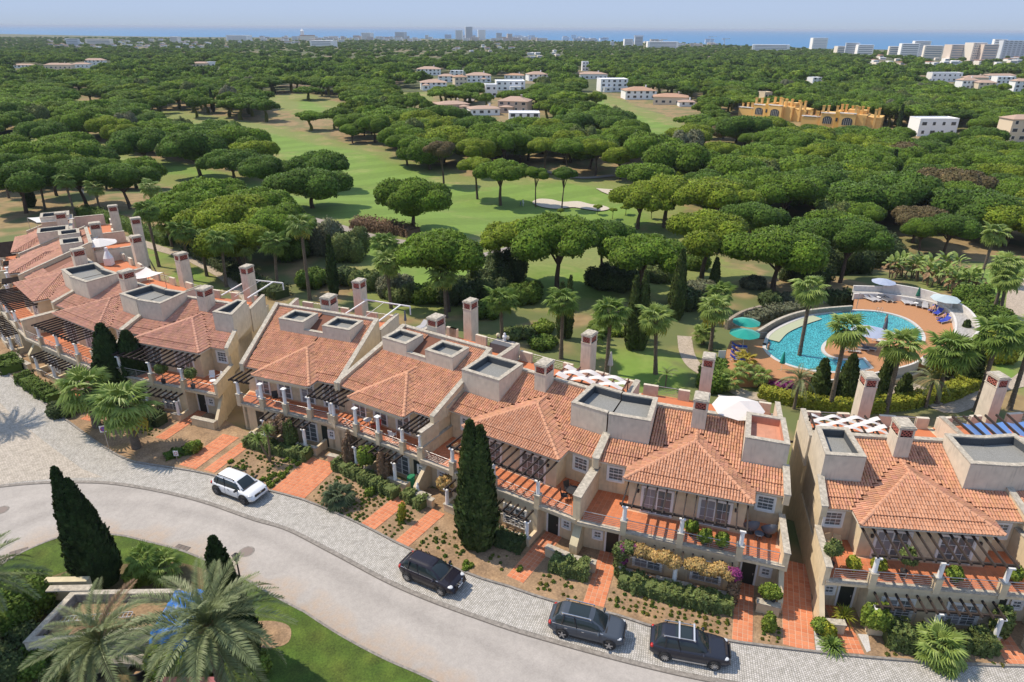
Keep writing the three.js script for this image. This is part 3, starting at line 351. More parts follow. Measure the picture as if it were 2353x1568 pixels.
    tileSpots(c0, V(1, 0, 0), up, s < 0 ? [sp(uL(mv) + 0.15, mv - 0.05), sp(-hw, mv - 0.05), sp(-hw + 0.75, mv + kick + 0.1), sp(uL(mv) + 0.15, mv + kick + 0.1)] : [sp(hw, mv - 0.05), sp(uR(mv) - 0.15, mv - 0.05), sp(uR(mv) - 0.15, mv + kick + 0.1), sp(hw - 0.75, mv + kick + 0.1)], rest, 0.01);
  }
  { const r2 = rest.filter(shown); rest.length = 0; rest.push(...r2); }
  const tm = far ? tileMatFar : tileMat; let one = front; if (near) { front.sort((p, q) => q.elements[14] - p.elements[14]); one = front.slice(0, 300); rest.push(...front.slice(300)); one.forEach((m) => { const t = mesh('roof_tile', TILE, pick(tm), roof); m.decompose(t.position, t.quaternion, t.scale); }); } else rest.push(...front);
  { const im = new THREE.InstancedMesh(TILE, tm[0], rest.length), c = new THREE.Color(), pat = rr(0, 99); rest.forEach((m, i) => { im.setMatrixAt(i, m); const e = m.elements, dk2 = rnd(), k = rr(0.92, 1.08) * (dk2 < 0.05 ? 0.72 : dk2 > 0.96 ? 1.2 : 1) * (1 + 0.13 * simplex.noise(e[12] * 0.6 + pat, e[14] * 0.6)); im.setColorAt(i, c.setRGB(k, k * rr(0.95, 1.06), k * rr(0.92, 1.1))); }); im.name = 'roof_tiles'; im.userData.kind = 'stuff'; shadow(im); roof.add(im); }
  const caps = []; capRow(FL, PK, caps); capRow(FR, PK, caps); capRow(PK, RB, caps); mesh('ridge_caps', caps, tm[2], roof);
  mesh('valley', [bar(VL.clone().add(V(0, 0.06, 0)), RB.clone().add(V(0, 0.05, 0)), 0.1, 0.05), bar(VR.clone().add(V(0, 0.06, 0)), RB.clone().add(V(0, 0.05, 0)), 0.1, 0.05)], M.deck, roof);
  // party parapets that follow the slope
  const pe = C ? rt : 3.7; for (const s of [-1, 1]) { if (o.noPar === s) continue; const e = s < 0 ? uL : uR, t = 0.19, oc = o.open?.includes(s) ? 0 : 0.1; const poly = [[e(mv - 0.25) - t, mv - 0.25], [e(mv - 0.25) + t, mv - 0.25], [e(pe) + t, pe], [e(pe) - t, pe]]; mesh('party_parapet', pprism(poly, (x, z) => 5.2, (u, v) => roofY(v) + 0.34), W, g); mesh('parapet_cap', pprism(poly.map(([u, v], i) => [u + (i === 0 || i === 3 ? -0.03 : 0.03), v]), (x, z) => roofY(-z) + 0.343, (u, v) => roofY(v) + 0.42), M.cap, g); }
  // flat-roofed stair boxes, chimneys
  if (C) {
    const y = 8.6; for (const [a, b] of [[-4.3, -1.6], [0.5, 3.4]]) roofBox(g, [[a, 6], [b, 6], [b, 8.4], [a, 8.4]], [], y, 5.3, null, 'roof_box', 0.46);
    mesh('low_wall', B(-1.58, 0.48, 5.3, 7.75, 6.002, 6.3), M.box, g); mesh('parapet_cap', B(-1.58, 0.48, 7.752, 7.83, 5.98, 6.34), M.cap, g); mesh('flat_roof', B(-1.58, 0.48, 7, 7.3, 6.31, 9), M.gravel, g);
    chimney(g, -1.6, 10.3, 1.1, 1.3, 5.5, 8.95, latA);
  } else {
    const bL = [[uL(3.6), 3.6], [-3.15, 3.6], [-3.15, 7.2], [uL(7.2), 7.2]], bR = [[3.2, 3.6], [uR(3.6), 3.6], [uR(7.2), 7.2], [3.2, 7.2]];
    if (!o.noBox?.includes(-1)) roofBox(g, bL, o.open?.includes(-1) ? [3] : [], 8.42, 3, o.boxMat?.[0]); if (!o.noBox?.includes(1)) roofBox(g, bR, o.open?.includes(1) ? [1] : [], 8.42, 3, o.boxMat?.[1]);
    chimney(g, o.ch ?? 0, 6.4, 1.0, 1.35, 5.6, 8.78, latA);
  }
  // roof terrace behind
  const ty = 5.82; mesh('roof_terrace_floor', pprism(q(rt, bk, 0.2), ty - 0.1, ty), M.terr, g);
  mesh('ridge_wall', pprism([[uL(rt), rt - 0.12], [uR(rt), rt - 0.12], [uR(rt), rt + 0.2], [uL(rt), rt + 0.2]], ty - 0.2, roofY(rt) + 0.2), M.box, g); mesh('parapet_cap', pprism([[uL(rt), rt - 0.17], [uR(rt), rt - 0.17], [uR(rt), rt + 0.25], [uL(rt), rt + 0.25]], roofY(rt) + 0.202, roofY(rt) + 0.29), M.cap, g);
  for (const s of [-1, 1]) { const e = s < 0 ? uL : uR, t = 0.16, poly = [[e(rt + 0.26) - t, rt + 0.26], [e(rt + 0.26) + t, rt + 0.26], [e(bk - 0.9) + t, bk - 0.9], [e(bk - 0.9) - t, bk - 0.9]]; mesh('terrace_side_wall', pprism(poly, ty - 1, 7.3), M.box, g); mesh('parapet_cap', pprism(poly.map(([u, v], i) => [u + (i === 0 || i === 3 ? -0.03 : 0.03), v]), 7.303, 7.38), M.cap, g); }
  chimney(g, C ? -1.2 : 0, bk + 0.55, 0.92, 1.2, G0, 9.05, latB, 'garden_chimney');
  const cu = C ? -1.2 : 0; for (const [a, b] of [[uL(bk) + 0.3, cu - 1.1], [cu + 1.1, uR(bk) - 0.3]]) { const m = (a + b) / 2; mesh('terrace_parapet', B(a, a + 1.2, ty, 6.75, bk - 0.3, bk - 0.02), M.box, g); mesh('terrace_parapet', B(b - 0.9, b, ty, 6.75, bk - 0.3, bk - 0.02), M.box, g); railing(g, L3(a + 1.2, 0, bk - 0.15), L3(b - 0.9, 0, bk - 0.15), ty, 0.9); }
  pergola(g, range(uL(bk) + 0.4, uR(bk) - 0.4, 12), bk + 1.4, bk + 0.02, 2.9, [uL(bk) + 0.2, uR(bk) - 0.2]).name = 'garden_pergola';
  // front terrace: piers, columns, railings, pergolas
  const ped = (u) => { mesh('pedestal', B(u - 0.2, u + 0.2, 2.7, 3.84, tf - 0.08, tf + 0.34), W, g); mesh('pedestal_cap', B(u - 0.24, u + 0.24, 3.842, 3.9, tf - 0.12, tf + 0.38), M.cap, g); };
  const cols = C ? [-4.3, -1.8, 0.65, 3.15] : [-3.7, 0, 3.7], ev = tf + 0.13; cols.forEach((u) => { ped(u); column(g, u, ev, 3.9, C && Math.abs(u) < 3 ? 5.32 : 5.05); });
  const stops = [uL(tf) + 0.2, ...cols, uR(tf) - 0.2]; for (let i = 0; i + 1 < stops.length; i++) { const a = stops[i] + 0.2, b = stops[i + 1] - 0.2; if (b - a > 0.5) railing(g, L3(a, 0, ev), L3(b, 0, ev), 3.03); }
  if (C) { ped(uR(tf) - 0.1); column(g, uR(tf) - 0.1, ev, 3.9, 5.05); pergola(g, range(-4.85, -3.25, 4), ev, uwv, 5.05, [-5.1, -2.95]); pergola(g, range(3.35, uR(0) - 0.1, 5), ev, uwv, 5.05, [3.05, uR(0)]); } else pergola(g, range(-3.9, 3.9, 13), ev, 0.4, 5.05, [-4.1, 4.1]);
  for (const s of [-1, 1]) { const e = s < 0 ? uL : uR, shared = o.open?.includes(s), t = shared ? 0.28 : 0.17, hgh = C ? (s > 0 && o.screen ? 5.3 : 0) : shared ? 4.9 : 4.0; if (hgh && !(shared && s < 0)) { const p = [[e(tf) - t, tf + 0.05], [e(tf) + t, tf + 0.05], [e(uwv) + t, uwv - 0.02], [e(uwv) - t, uwv - 0.02]]; mesh('terrace_side_wall', pprism(p, 2.6, hgh), W, g); mesh('parapet_cap', pprism(p.map(([u, v], i) => [u + (i === 0 || i === 3 ? -0.04 : 0.04), v + (i < 2 ? -0.05 : 0)]), hgh + 0.003, hgh + 0.08), M.cap, g); if (!C && shared) mesh('buttress', pprism([[e(-2.1) - 0.3, -2.3], [e(-2.1) + 0.3, -2.3], [e(-1) + 0.3, -1], [e(-1) - 0.3, -1]], -0.1, (u, v) => 0.95 + (v + 2.3) * 1.3), M.cream, g); } }
  // windows and doors
  if (C) { for (const u of [-3.3, -0.95, 1.5, 3.9]) addWindow(g, u, 3.02, uwv, 1.55, 2.2, 2, 4, true); for (const [u, ww] of [[-0.6, 1.5], [2.5, 1.7]]) addWindow(g, u, 0.25, gw, ww, 1.95, 2, 4, true); addWindow(g, uR(0) + (o.r?.[0] > 5.2 ? -0.4 : -0.55), 1.0, gw, 0.72, 0.85, 2, 2); mesh('door', B(3.75, 4.35, 0, 2.1, gw - 0.02, gw + 0.02), M.door, g); mesh('door', B(-3.2, -2.3, 0, 2.1, gw - 0.02, gw + 0.02), M.door, g); }
  else { for (const s of [-1, 1]) { addWindow(g, s * 1.9, 3.02, 0.4, 2.2, 2.2, 4, 3, true); addWindow(g, s * 5.05, 4.0, uwv, 1.3, 1.3, 3, 4); addWindow(g, s * 1.9, 0.35, -2.05, 2.0, 1.75, 4, 4, true); addWindow(g, s * 5.55, 1.0, gw, 0.78, 0.8, 2, 2); const d = mesh('door', B(s * 4.5 - 0.42, s * 4.5 + 0.42, 0, 2.1, gw - 0.03, gw + 0.01), M.door, g); mesh('door_frame', [B(s * 4.5 - 0.55, s * 4.5 - 0.425, 0, 2.2, gw - 0.06, gw + 0.01), B(s * 4.5 + 0.425, s * 4.5 + 0.55, 0, 2.2, gw - 0.06, gw + 0.01)], M.trim, d); mesh('door_handle', bx(0.05, 0.14, 0.05, s * 4.5 + 0.32, 1.0, -gw + 0.05), M.metal, d);
      railing(g, L3(s * 1.9 - 1.1, 0, -2.3), L3(s * 1.9 + 1.1, 0, -2.3), 0.35, 0.85, 3); mesh('wall_lamp', [bx(0.14, 0.22, 0.14, s * 3.2, 4.75, -0.28)], M.darkMetal, g); } }
  if (C) { pergola(g, range(-1.2, 3.2, 8), -1.5, gw, 2.45, [-1.4, 3.4]); column(g, 3.05, -1.5, 0.8, 2.45); column(g, -1.1, -1.5, 0.8, 2.45); const lw = [B(-2.75, -1.8, -0.1, 0.8, -1.65, -1.4), B(2.2, 4.2, -0.1, 0.8, -1.65, -1.4), B(-2.75, -2.5, -0.1, 0.8, -1.4, -0.02), B(3.95, 4.2, -0.1, 0.8, -1.4, -0.02), B(-0.1, 0.15, -0.1, 0.8, -1.6, -0.02)]; lw.forEach((q) => mesh('front_wall', q, W, g)); [B(-2.8, -1.75, 0.802, 0.86, -1.7, -1.35), B(2.15, 4.25, 0.802, 0.86, -1.7, -1.35)].forEach((q) => mesh('wall_cap', q, M.cap, g)); railing(g, L3(-1.8, 0, -1.5), L3(-0.1, 0, -1.5), 0.0, 0.85); railing(g, L3(0.15, 0, -1.5), L3(2.2, 0, -1.5), 0.0, 0.85);
    for (const u of o.scrolls ?? [-4.3, 4.95]) { mesh('scroll_wall', scroll(u, 0.3, scrollPts), M.cream, g).position.z = 0; } mesh('planter_wall', B(uR(0) + 0.35, uR(0) + 2.1, -0.1, 0.72, -2.1, -1.75), W, g); mesh('wall_cap', B(uR(0) + 0.3, uR(0) + 2.15, 0.722, 0.79, -2.15, -1.7), M.cap, g); }
  else { pergola(g, range(-3.4, 3.4, 12), -3.05, -2.06, 2.15, [-3.65, 3.65]); for (const u of [-3.5, 0, 3.5]) column(g, u, -3.05, 0.74, 2.15); const lw = [B(-1.1, 1.1, -0.1, 0.7, -3.2, -2.95), B(-3.75, -2.75, -0.1, 0.7, -3.2, -2.95), B(2.75, 3.75, -0.1, 0.7, -3.2, -2.95), B(-3.75, -3.5, -0.1, 0.7, -2.949, -2.05), B(3.5, 3.75, -0.1, 0.7, -2.949, -2.05), B(-0.14, 0.14, -0.1, 0.7, -2.949, -2.05)]; lw.forEach((q) => mesh('front_wall', q, W, g)); [B(-1.15, 1.15, 0.702, 0.745, -3.24, -2.9), B(-3.8, -2.7, 0.702, 0.745, -3.24, -2.9), B(2.7, 3.8, 0.702, 0.745, -3.24, -2.9)].forEach((q) => mesh('wall_cap', q, M.cap, g));
    for (const s of [-1, 1]) { railing(g, L3(s * 1.1, 0, -3.08), L3(s * 2.75, 0, -3.08), 0.02, 0.7, 3); const e = s < 0 ? uL(-3) : uR(-3), i0 = s * 5.15, sh = o.open?.includes(s), e1 = sh ? e : e; mesh('planter_wall', B(Math.min(i0, e1), Math.max(i0, e1), -0.1, 0.78, -3.35, -2.95), W, g); mesh('wall_cap', B(Math.min(i0, e1) - 0.04, Math.max(i0, e1) + (sh ? 0 : 0.04), 0.782, 0.84, -3.39, -2.9), M.cap, g); if (!sh) mesh('flank_wall', pprism([[e - 0.16, -2.94], [e + 0.16, -2.94], [uR && (s < 0 ? uL(gw) : uR(gw)) + 0.16, gw - 0.01], [(s < 0 ? uL(gw) : uR(gw)) - 0.16, gw - 0.01]], -0.1, (u, v) => v < -2 ? 0.9 : 2.6), W, g); } }
  return g;
}
const TN = 0.115;
house('E1', 'D', 'townhouse with the wide pyramid tiled roof next to the narrow alley, blue awning behind it', { near: 1, l: [-5.95, 0.11], r: [6.25, -TN], open: [1] });
house('E2', 'D', 'townhouse cut by the frame edge, tucked behind the low parapet beside the pyramid roof', { l: [-6.25, TN], r: [6.25, -TN], open: [-1] });
house('D2', 'D', 'townhouse whose front pergola carries yellow and purple bougainvillea, one red-floored roof box', { near: 1, l: [-6.4, TN], r: [6.2, -0.07], open: [-1], boxMat: [null, [M.pink, M.pink]] });
house('D1', 'D', 'townhouse behind the twin cypress, white woven sail over its roof terrace', { near: 1, l: [-6.75, 0], r: [6.35, -TN], open: [1], ch: -0.7 });
house('C2', 'C', 'townhouse with a long balcony, white plastic chair and green wheelie bin by its entrance', { l: [-5.2, 0.1], r: [5.05, 0], screen: 1 });
house('C1', 'C', 'townhouse with a long balcony, spiky yuccas in its front bed and white steel frame behind', { l: [-5.0, -0.25], r: [5.15, -0.1] });
house('B2', 'D', 'townhouse ending in a tall blank cream gable wall, white wire chairs on its balcony', { far: 1, l: [-6.4, TN], r: [6.2, -0.33], open: [-1] });
house('B1', 'D', 'townhouse behind the fan palms and the pair of dark cypresses, cream sail on its roof', { far: 1, l: [-6.8, 0.1], r: [6.4, -TN], open: [-1, 1] });
house('A2', 'D', 'townhouse with two stacked dark pergolas and curved garden walls at the bend', { far: 1, l: [-6.3, 0.1], r: [6.6, -0.1], open: [1], noBox: [-1] });
house('A1', 'C', 'townhouse with three small roof boxes in line and a white parasol behind', { far: 1, l: [-5.1, 0.03], r: [5.1, -0.1] });
house('Y2', 'D', 'townhouse at the far end of the row under a large white shade sail', { far: 1, l: [-6.3, 0.03], r: [6.3, -0.03] });
// ---------- vegetation ----------
const leafMat = (c, o = {}) => new THREE.MeshPhysicalMaterial({ color: new THREE.Color().setRGB(...c), roughness: 0.75, specularIntensity: 0.3, vertexColors: true, side: THREE.DoubleSide, transmission: 0.3, thickness: 0, ...o });
const lt = { transmission: 0.35, thickness: 0, roughness: 0.95 }; M.pine = leafMat([0.125, 0.215, 0.024], lt); M.pineB = leafMat([0.19, 0.265, 0.026], lt); M.pineC = leafMat([0.09, 0.17, 0.026], lt); M.pineBrown = leafMat([0.15, 0.125, 0.06]);
M.cyp = leafMat([0.045, 0.08, 0.024]); M.cypG = leafMat([0.085, 0.125, 0.035]); M.bush = leafMat([0.115, 0.19, 0.03]); M.bushD = leafMat([0.085, 0.125, 0.045]); M.bushG = leafMat([0.19, 0.25, 0.085]); M.lime = leafMat([0.33, 0.36, 0.045]); M.limeB = leafMat([0.20, 0.28, 0.045]); M.oleander = leafMat([0.15, 0.20, 0.065]); M.grey = leafMat([0.18, 0.20, 0.125]); M.dryBush = leafMat([0.27, 0.185, 0.12]); M.bougY = leafMat([0.50, 0.36, 0.15]); M.bougP = leafMat([0.26, 0.05, 0.19]);
M.palm = leafMat([0.26, 0.35, 0.085], { roughness: 0.5, specularIntensity: 0.6 }); M.palmY = leafMat([0.42, 0.36, 0.06]); M.palmD = leafMat([0.18, 0.27, 0.06], { roughness: 0.5 }); M.date = leafMat([0.185, 0.225, 0.095], { roughness: 0.5, specularIntensity: 0.6 }); M.dateY = leafMat([0.25, 0.27, 0.12]); M.dead = leafMat([0.34, 0.22, 0.13]);
M.bark = std([0.17, 0.12, 0.09], 1, { map: T.cap }); M.palmBark = std([0.25, 0.20, 0.155], 1, { map: T.cap }); M.stem = std([0.20, 0.15, 0.10], 1);
function tufts(n, sample, size, o = {}) { // many small leaf blades; sample() -> [point, outward normal]
  const pos = new Float32Array(n * 18), nor = new Float32Array(n * 18), col = new Float32Array(n * 18), a = V(), b = V(), t = V(), up = o.up ?? 0, cr = o.contrast ?? 0.36;
  for (let i = 0; i < n; i++) {
    const [p, m, kk] = sample(i), s = size * rr(0.65, 1.35); a.set(rr(-1, 1), rr(-1, 1), rr(-1, 1)); a.addScaledVector(m, -a.dot(m) + rr(0, o.out ?? 0.7)).normalize(); if (up) a.lerp(V(0, 1, 0), up).normalize();
    b.crossVectors(m, a).addScaledVector(t.set(rr(-1, 1), rr(-1, 1), rr(-1, 1)), o.jit ?? 0.45); b.addScaledVector(a, -b.dot(a)).normalize(); const l = s * (o.long ?? 1), w = s * 0.5; t.copy(p).addScaledVector(a, l);
    const q = [p.x - b.x * w, p.y - b.y * w, p.z - b.z * w, p.x + b.x * w, p.y + b.y * w, p.z + b.z * w, t.x + b.x * w * 0.5, t.y + b.y * w * 0.5, t.z + b.z * w * 0.5, t.x - b.x * w * 0.5, t.y - b.y * w * 0.5, t.z - b.z * w * 0.5];
    const f = a.clone().cross(b), back = f.dot(m) < 0; if (back) f.negate(); const N = m.clone().multiplyScalar(o.soft ?? 1.1).add(f).normalize(), k = (kk ?? 1) * rr(1 - cr, 1 + cr), kr = k * rr(0.9, 1.15), kb = k * rr(0.8, 1.1), Q = back ? [0, 1, 2, 0, 2, 3] : [0, 2, 1, 0, 3, 2];
    for (let j = 0; j < 6; j++) for (let c = 0; c < 3; c++) { const e = i * 18 + j * 3 + c; pos[e] = q[Q[j] * 3 + c]; nor[e] = N.getComponent(c); col[e] = c === 0 ? kr : c === 1 ? k : kb; }
  }
  const g = new THREE.BufferGeometry(); g.setAttribute('position', new THREE.BufferAttribute(pos, 3)); g.setAttribute('normal', new THREE.BufferAttribute(nor, 3)); g.setAttribute('color', new THREE.BufferAttribute(col, 3)); return g;
}
function hull(lobes, k = 0.86, det = 2, tone = 0.8) { const l = lobes.map(([c, r, h, q]) => { const g = new THREE.IcosahedronGeometry(1, det), p = g.attributes.position; for (let i = 0; i < p.count; i++) { const x = p.getX(i), y = p.getY(i), z = p.getZ(i), n = k * (1 + 0.12 * simplex.noise3d(x * 3 + c.x * 9, y * 3, z * 3 + c.z * 9)); p.setXYZ(i, c.x + x * r * n, c.y + y * h * n, c.z + z * r * n); } g.computeVertexNormals(); g.deleteAttribute('uv'); const t = tone * (q ?? 1); g.setAttribute('color', new THREE.BufferAttribute(new Float32Array(p.count * 3).fill(t), 3)); return g; }); return merge(l); }
const sph = () => { const z = rr(-1, 1), a = rr(0, 6.2832), r = Math.sqrt(1 - z * z); return V(r * Math.cos(a), z, r * Math.sin(a)); };
function lobed(lobes, low = -0.5) { // surface points of overlapping lobes [centre, rx, ry]; buried ones skipped
  const tot = lobes.reduce((s, l) => s + l[1] * l[1], 0);
  return () => { for (; ;) { let r = rnd() * tot, L = lobes[0]; for (const l of lobes) { r -= l[1] * l[1]; if (r <= 0) { L = l; break; } } const d = sph(); if (d.y < low) continue; const k = rr(0.88, 1.03) * (1 + 0.09 * simplex.noise3d(d.x * 2.6 + L[0].x * 5, d.y * 2.6, d.z * 2.6 + L[0].z * 5)), p = V(L[0].x + d.x * L[1] * k, L[0].y + d.y * L[2] * k, L[0].z + d.z * L[1] * k); let inside = false; for (const l of lobes) if (l !== L) { const ex = (p.x - l[0].x) / l[1], ey = (p.y - l[0].y) / l[2], ez = (p.z - l[0].z) / l[1]; if (ex * ex + ey * ey + ez * ez < 0.6) { inside = true; break; } } if (inside) continue; return [p, V(d.x / L[1], d.y / L[2], d.z / L[1]).normalize(), (L[3] ?? 1) * (1 + 0.24 * simplex.noise3d(d.x * 3.4 + L[0].z * 4, d.y * 3.4, d.z * 3.4 + L[0].x * 4))]; } };
}
// stone pine: flat lobed parasol, unit crown radius 1, crown base at y = 0
function parasol(nl, n, size, flat = 0.32, big = 0) {
  const lobes = [[V(0, 0.16, 0), 0.55, flat]]; for (let i = 0; i < nl; i++) { const a = i * 2.39996 + rr(-0.4, 0.4), r = 0.85 * Math.sqrt((i + 0.6) / nl) * rr(0.85, 1.05), q = rr(0.24, 0.37) * (1 + big); lobes.push([V(Math.cos(a) * r, (1 - r * r) * flat * 0.95 + rr(-0.03, 0.07), Math.sin(a) * r), q, q * rr(0.55, 0.72), rr(0.86, 1.16)]); }
  return { lobes, geo: merge([tufts(n, lobed(lobes, -0.55), size, { soft: 2.2 }), hull(lobes, 0.84, n > 6000 ? 2 : 1)]) };
}
function limb(pts, r0, r1, n = 6) { const c = new THREE.CatmullRomCurve3(pts), S = Math.max(3, pts.length * 2), g = new THREE.TubeGeometry(c, S, 1, n), p = g.attributes.position; for (let i = 0; i <= S; i++) { const q = c.getPointAt(i / S), r = lerp(r0, r1, i / S); for (let j = 0; j <= n; j++) { const k = i * (n + 1) + j; p.setXYZ(k, q.x + (p.getX(k) - q.x) * r, q.y + (p.getY(k) - q.y) * r, q.z + (p.getZ(k) - q.z) * r); } } g.computeVertexNormals(); return g; }
function pineTrunk(lobes, R, H, lean) { // trunk and limbs up to the crown, in metres (crown radius R, crown base H)
  const f = V(lean * H, H * 0.62, 0), out = [limb([V(0, -0.3, 0), V(lean * H * 0.4, H * 0.33, 0.1), f], R * 0.055 + 0.08, R * 0.036 + 0.05, 8)]; lobes.slice(0, 8).forEach((l) => out.push(limb([f, V(lerp(f.x, l[0].x * R + lean * H, 0.4), lerp(f.y, H + l[0].y * R, 0.6), l[0].z * R * 0.4), V(l[0].x * R + lean * H, H + l[0].y * R, l[0].z * R)], R * 0.028 + 0.03, 0.03, 5))); return merge(out);
}
const pineProto = [0, 1, 2, 3, 4, 5, 6].map((i) => { const nl = [8, 16, 7, 18, 9, 6, 13][i], c = parasol(nl, 15000, 0.04, [0.36, 0.30, 0.46, 0.28, 0.40, 0.44, 0.34][i], [0.45, 0, 0.5, 0, 0.3, 0.4, 0.1][i]); return c; });
const LEAN = [0.05, -0.06, 0.1, 0, 0.08, -0.1, 0.03];
const pineSets = pineProto.map((c, i) => ({ crown: c.geo, lean: LEAN[i], trunk: pineTrunk(c.lobes, 6, 6, LEAN[i]) }));
const pinesPlaced = [];
function pine(p, R, Hc, k, label, group, mat, turn) { // crown radius R, crown base height Hc
  const S = pineSets[k % 7], g = thing('stone_pine', label, 'pine tree', p, turn ?? rr(0, 6.28), group); const t = mesh('trunk', S.trunk, M.bark, g); t.scale.set(R / 6, Hc / 6, R / 6); const c = mesh('crown', S.crown, M[mat || 'pine'], g); c.scale.set(R, R * rr(0.95, 1.12), R); c.position.set(S.lean * R, Hc, 0); pinesPlaced.push([p.x, p.z, R]); return g;
}
// pines that the photograph lets you tell apart: crown centre x, y, crown width, foot x, y (pixels)
function pinePx(cx, cy, w, fx, fy, k, label, mat, group) {
  const f = ground(fx, fy), sc = FOC / (-f.z * Math.cos(PITCH) + (EYE - f.y) * Math.sin(PITCH)), R = w / 2 / sc, H = heightAbove(f, cy); return pine(f, R, Math.max(1.5, H - R * 0.12), k, label, group, mat);
}
[[935, 468, 168, 947, 533, 2, 'lone round stone pine on the fairway above the brown shrub strip'],
[712, 428, 165, 718, 478, 0, 'stone pine at the tip of the fairway clump, long shadow beside it', 'pineC'], [735, 385, 150, 742, 440, 1, 'broad stone pine behind the tip of the fairway clump', 'pineC'], [612, 393, 112, 608, 438, 2, 'round pine with a bare trunk in the middle of the fairway clump', 'pineC'], [538, 372, 132, 540, 424, 3, 'wide stone pine on bare soil in the fairway clump', 'pineC'], [462, 345, 142, 462, 408, 4, 'dense stone pine at the near end of the fairway clump', 'pineC'], [565, 333, 140, 560, 380, 5, 'flat-topped pine at the back of the fairway clump', 'pine'], [335, 333, 135, 336, 382, 6, 'big round pine on the dry slope beside the fairway clump', 'pineC'], [410, 312, 120, 412, 362, 0, 'stone pine behind the big round pine on the dry slope', 'pine'],
[1142, 398, 122, 1150, 472, 3, 'spreading pine with its shadow over the golf trolley', 'pine', null, 1], [1085, 382, 92, 1097, 458, 1, 'slim-trunked pine just behind the spreading pine on the green', 'pineB', null, 1], [1226, 402, 56, 1231, 476, 5, 'small thin pine at the near lip of the sand bunker', 'pine', null, 1], [1288, 402, 54, 1291, 480, 2, 'tall thin-stemmed pine standing in front of the sand bunker', 'pineC', null, 1], [1015, 348, 78, 1020, 428, 4, 'brownish pine with twin pale trunks at the fairway edge', 'pineBrown', null, 1], [932, 330, 84, 936, 380, 0, 'pale-trunked pine leaning over the fairway corner', 'pine', null, 1], [1094, 345, 88, 1098, 402, 2, 'bright rounded pine beside the brownish twin-trunk pine', 'pineB', null, 1],
[1152, 330, 104, 1160, 390, 6, 'wide pine above the sandy track', 'pine', null, 1], [1245, 336, 86, 1252, 400, 3, 'first of the five pines lined along the sandy track', 'pineB', null, 1], [1300, 342, 92, 1303, 405, 1, 'forked pine in the line along the sandy track', 'pine', null, 1], [1362, 345, 88, 1368, 405, 4, 'slim pine in the middle of the line along the sandy track', 'pineB', null, 1], [1420, 362, 84, 1425, 412, 5, 'low pine at the end of the line along the sandy track', 'pineB', null, 1], [1500, 345, 130, 1500, 410, 0, 'mid-green pine behind the line of track pines', 'pine', null, 1],
[1472, 462, 150, 1465, 526, 1, 'feathery pine right of the bunker over the mown grass', 'pineB', null, 1], [1545, 446, 170, 1527, 522, 3, 'big leaning pine beside the feathery pine', 'pineB', null, 1], [1650, 455, 170, 1640, 540, 6, 'wide yellow-green pine at the edge of the dense wood', 'pineB'], [1790, 440, 150, 1790, 530, 0, 'tall rounded pine in the dense wood behind the pool', 'pine'],
[1050, 588, 200, 1030, 716, 4, 'open-crowned leaning pine behind the white steel frame', 'pine', null, 1], [1170, 545, 170, 1182, 650, 1, 'bright green pine over dark undergrowth above the garden', 'pineB', null, 1], [1285, 556, 210, 1280, 672, 6, 'large pine with a dark forked trunk on the little lawn', 'pine', null, 1], [1385, 545, 120, 1380, 650, 2, 'pine crown pressed against the large forked pine', 'pineC', null, 1], [1478, 585, 190, 1470, 690, 3, 'round bright pine with shaded thick trunk above the slim cypresses', 'pine', null, 1], [1622, 545, 180, 1612, 640, 5, 'twin-stemmed pine leaning beside the dirt slope', 'pineB', null, 1], [1805, 578, 205, 1776, 668, 0, 'stout stone pine with a curved trunk next to the pool garden', 'pine', null, 1], [1900, 555, 150, 1930, 650, 2, 'dark pine behind the stout pool-side pine', 'pineC', null, 1],
[440, 480, 190, 440, 560, 3, 'low spreading pine behind the fan palm row, nearest the stone path', 'pine'], [545, 508, 190, 540, 585, 0, 'yellowish spreading pine behind the fan palm row', 'pineB'], [600, 480, 180, 600, 560, 6, 'second row spreading pine behind the yellowish one', 'pine'], [650, 520, 150, 648, 600, 4, 'open pine over the cart path end of the palm row', 'pine'], [500, 450, 170, 500, 530, 1, 'tall pine at the back of the palm row thicket', 'pine'], [560, 560, 160, 560, 630, 5, 'small pine tucked under the palm crowns', 'pineB'],
[205, 405, 130, 200, 475, 2, 'tangled pine between the lamp post and fan palms', 'pineC', null, 1], [300, 412, 130, 300, 480, 5, 'tangled pine with bare limbs beside the tall fan palms', 'pineC', null, 1], [60, 415, 150, 60, 490, 0, 'dense dark pine beyond the white shade sail', 'pineC'], [130, 390, 110, 130, 450, 4, 'mid-green pine behind the dense dark one', 'pine'], [20, 380, 110, 20, 440, 6, 'pine cut by the frame edge beyond the sail', 'pineC'],
[935, 410, 20, 934, 440, 1, 'tiny sapling pine on the fairway', 'pine']].filter((q) => q[2] > 30).forEach((q) => pinePx(q[0], q[1], q[2], q[3], q[4], q[5], q[6], q[7], q[8]));
[[17, 1603, 240, 1600, 292, 60], [17, 1700, 260, 1700, 320, 62], [17, 1360, 268, 1360, 310, 50], [17, 1793, 245, 1788, 292, 70], [17, 1960, 262, 1958, 318, 70]].forEach(([z, cx, cy, fx, fy, w], i) => { const c = Z(z, cx, cy), f = Z(z, fx, fy); pinePx(c[0], c[1], w / 2.353 / 1.224, f[0], f[1], i, ['young pine sapling right of the bunker tip', 'young grey-green sapling at the far side of the green', 'small sapling in front of the bunker', 'staked sapling under the feathery pine', 'thin sapling beside the big leaning pine'][i], 'pineB'); });
// the rest of the wood: scattered wherever no fairway, garden or house stands
const keepOut = []; // [x, z, radius] filled with villas before scattering

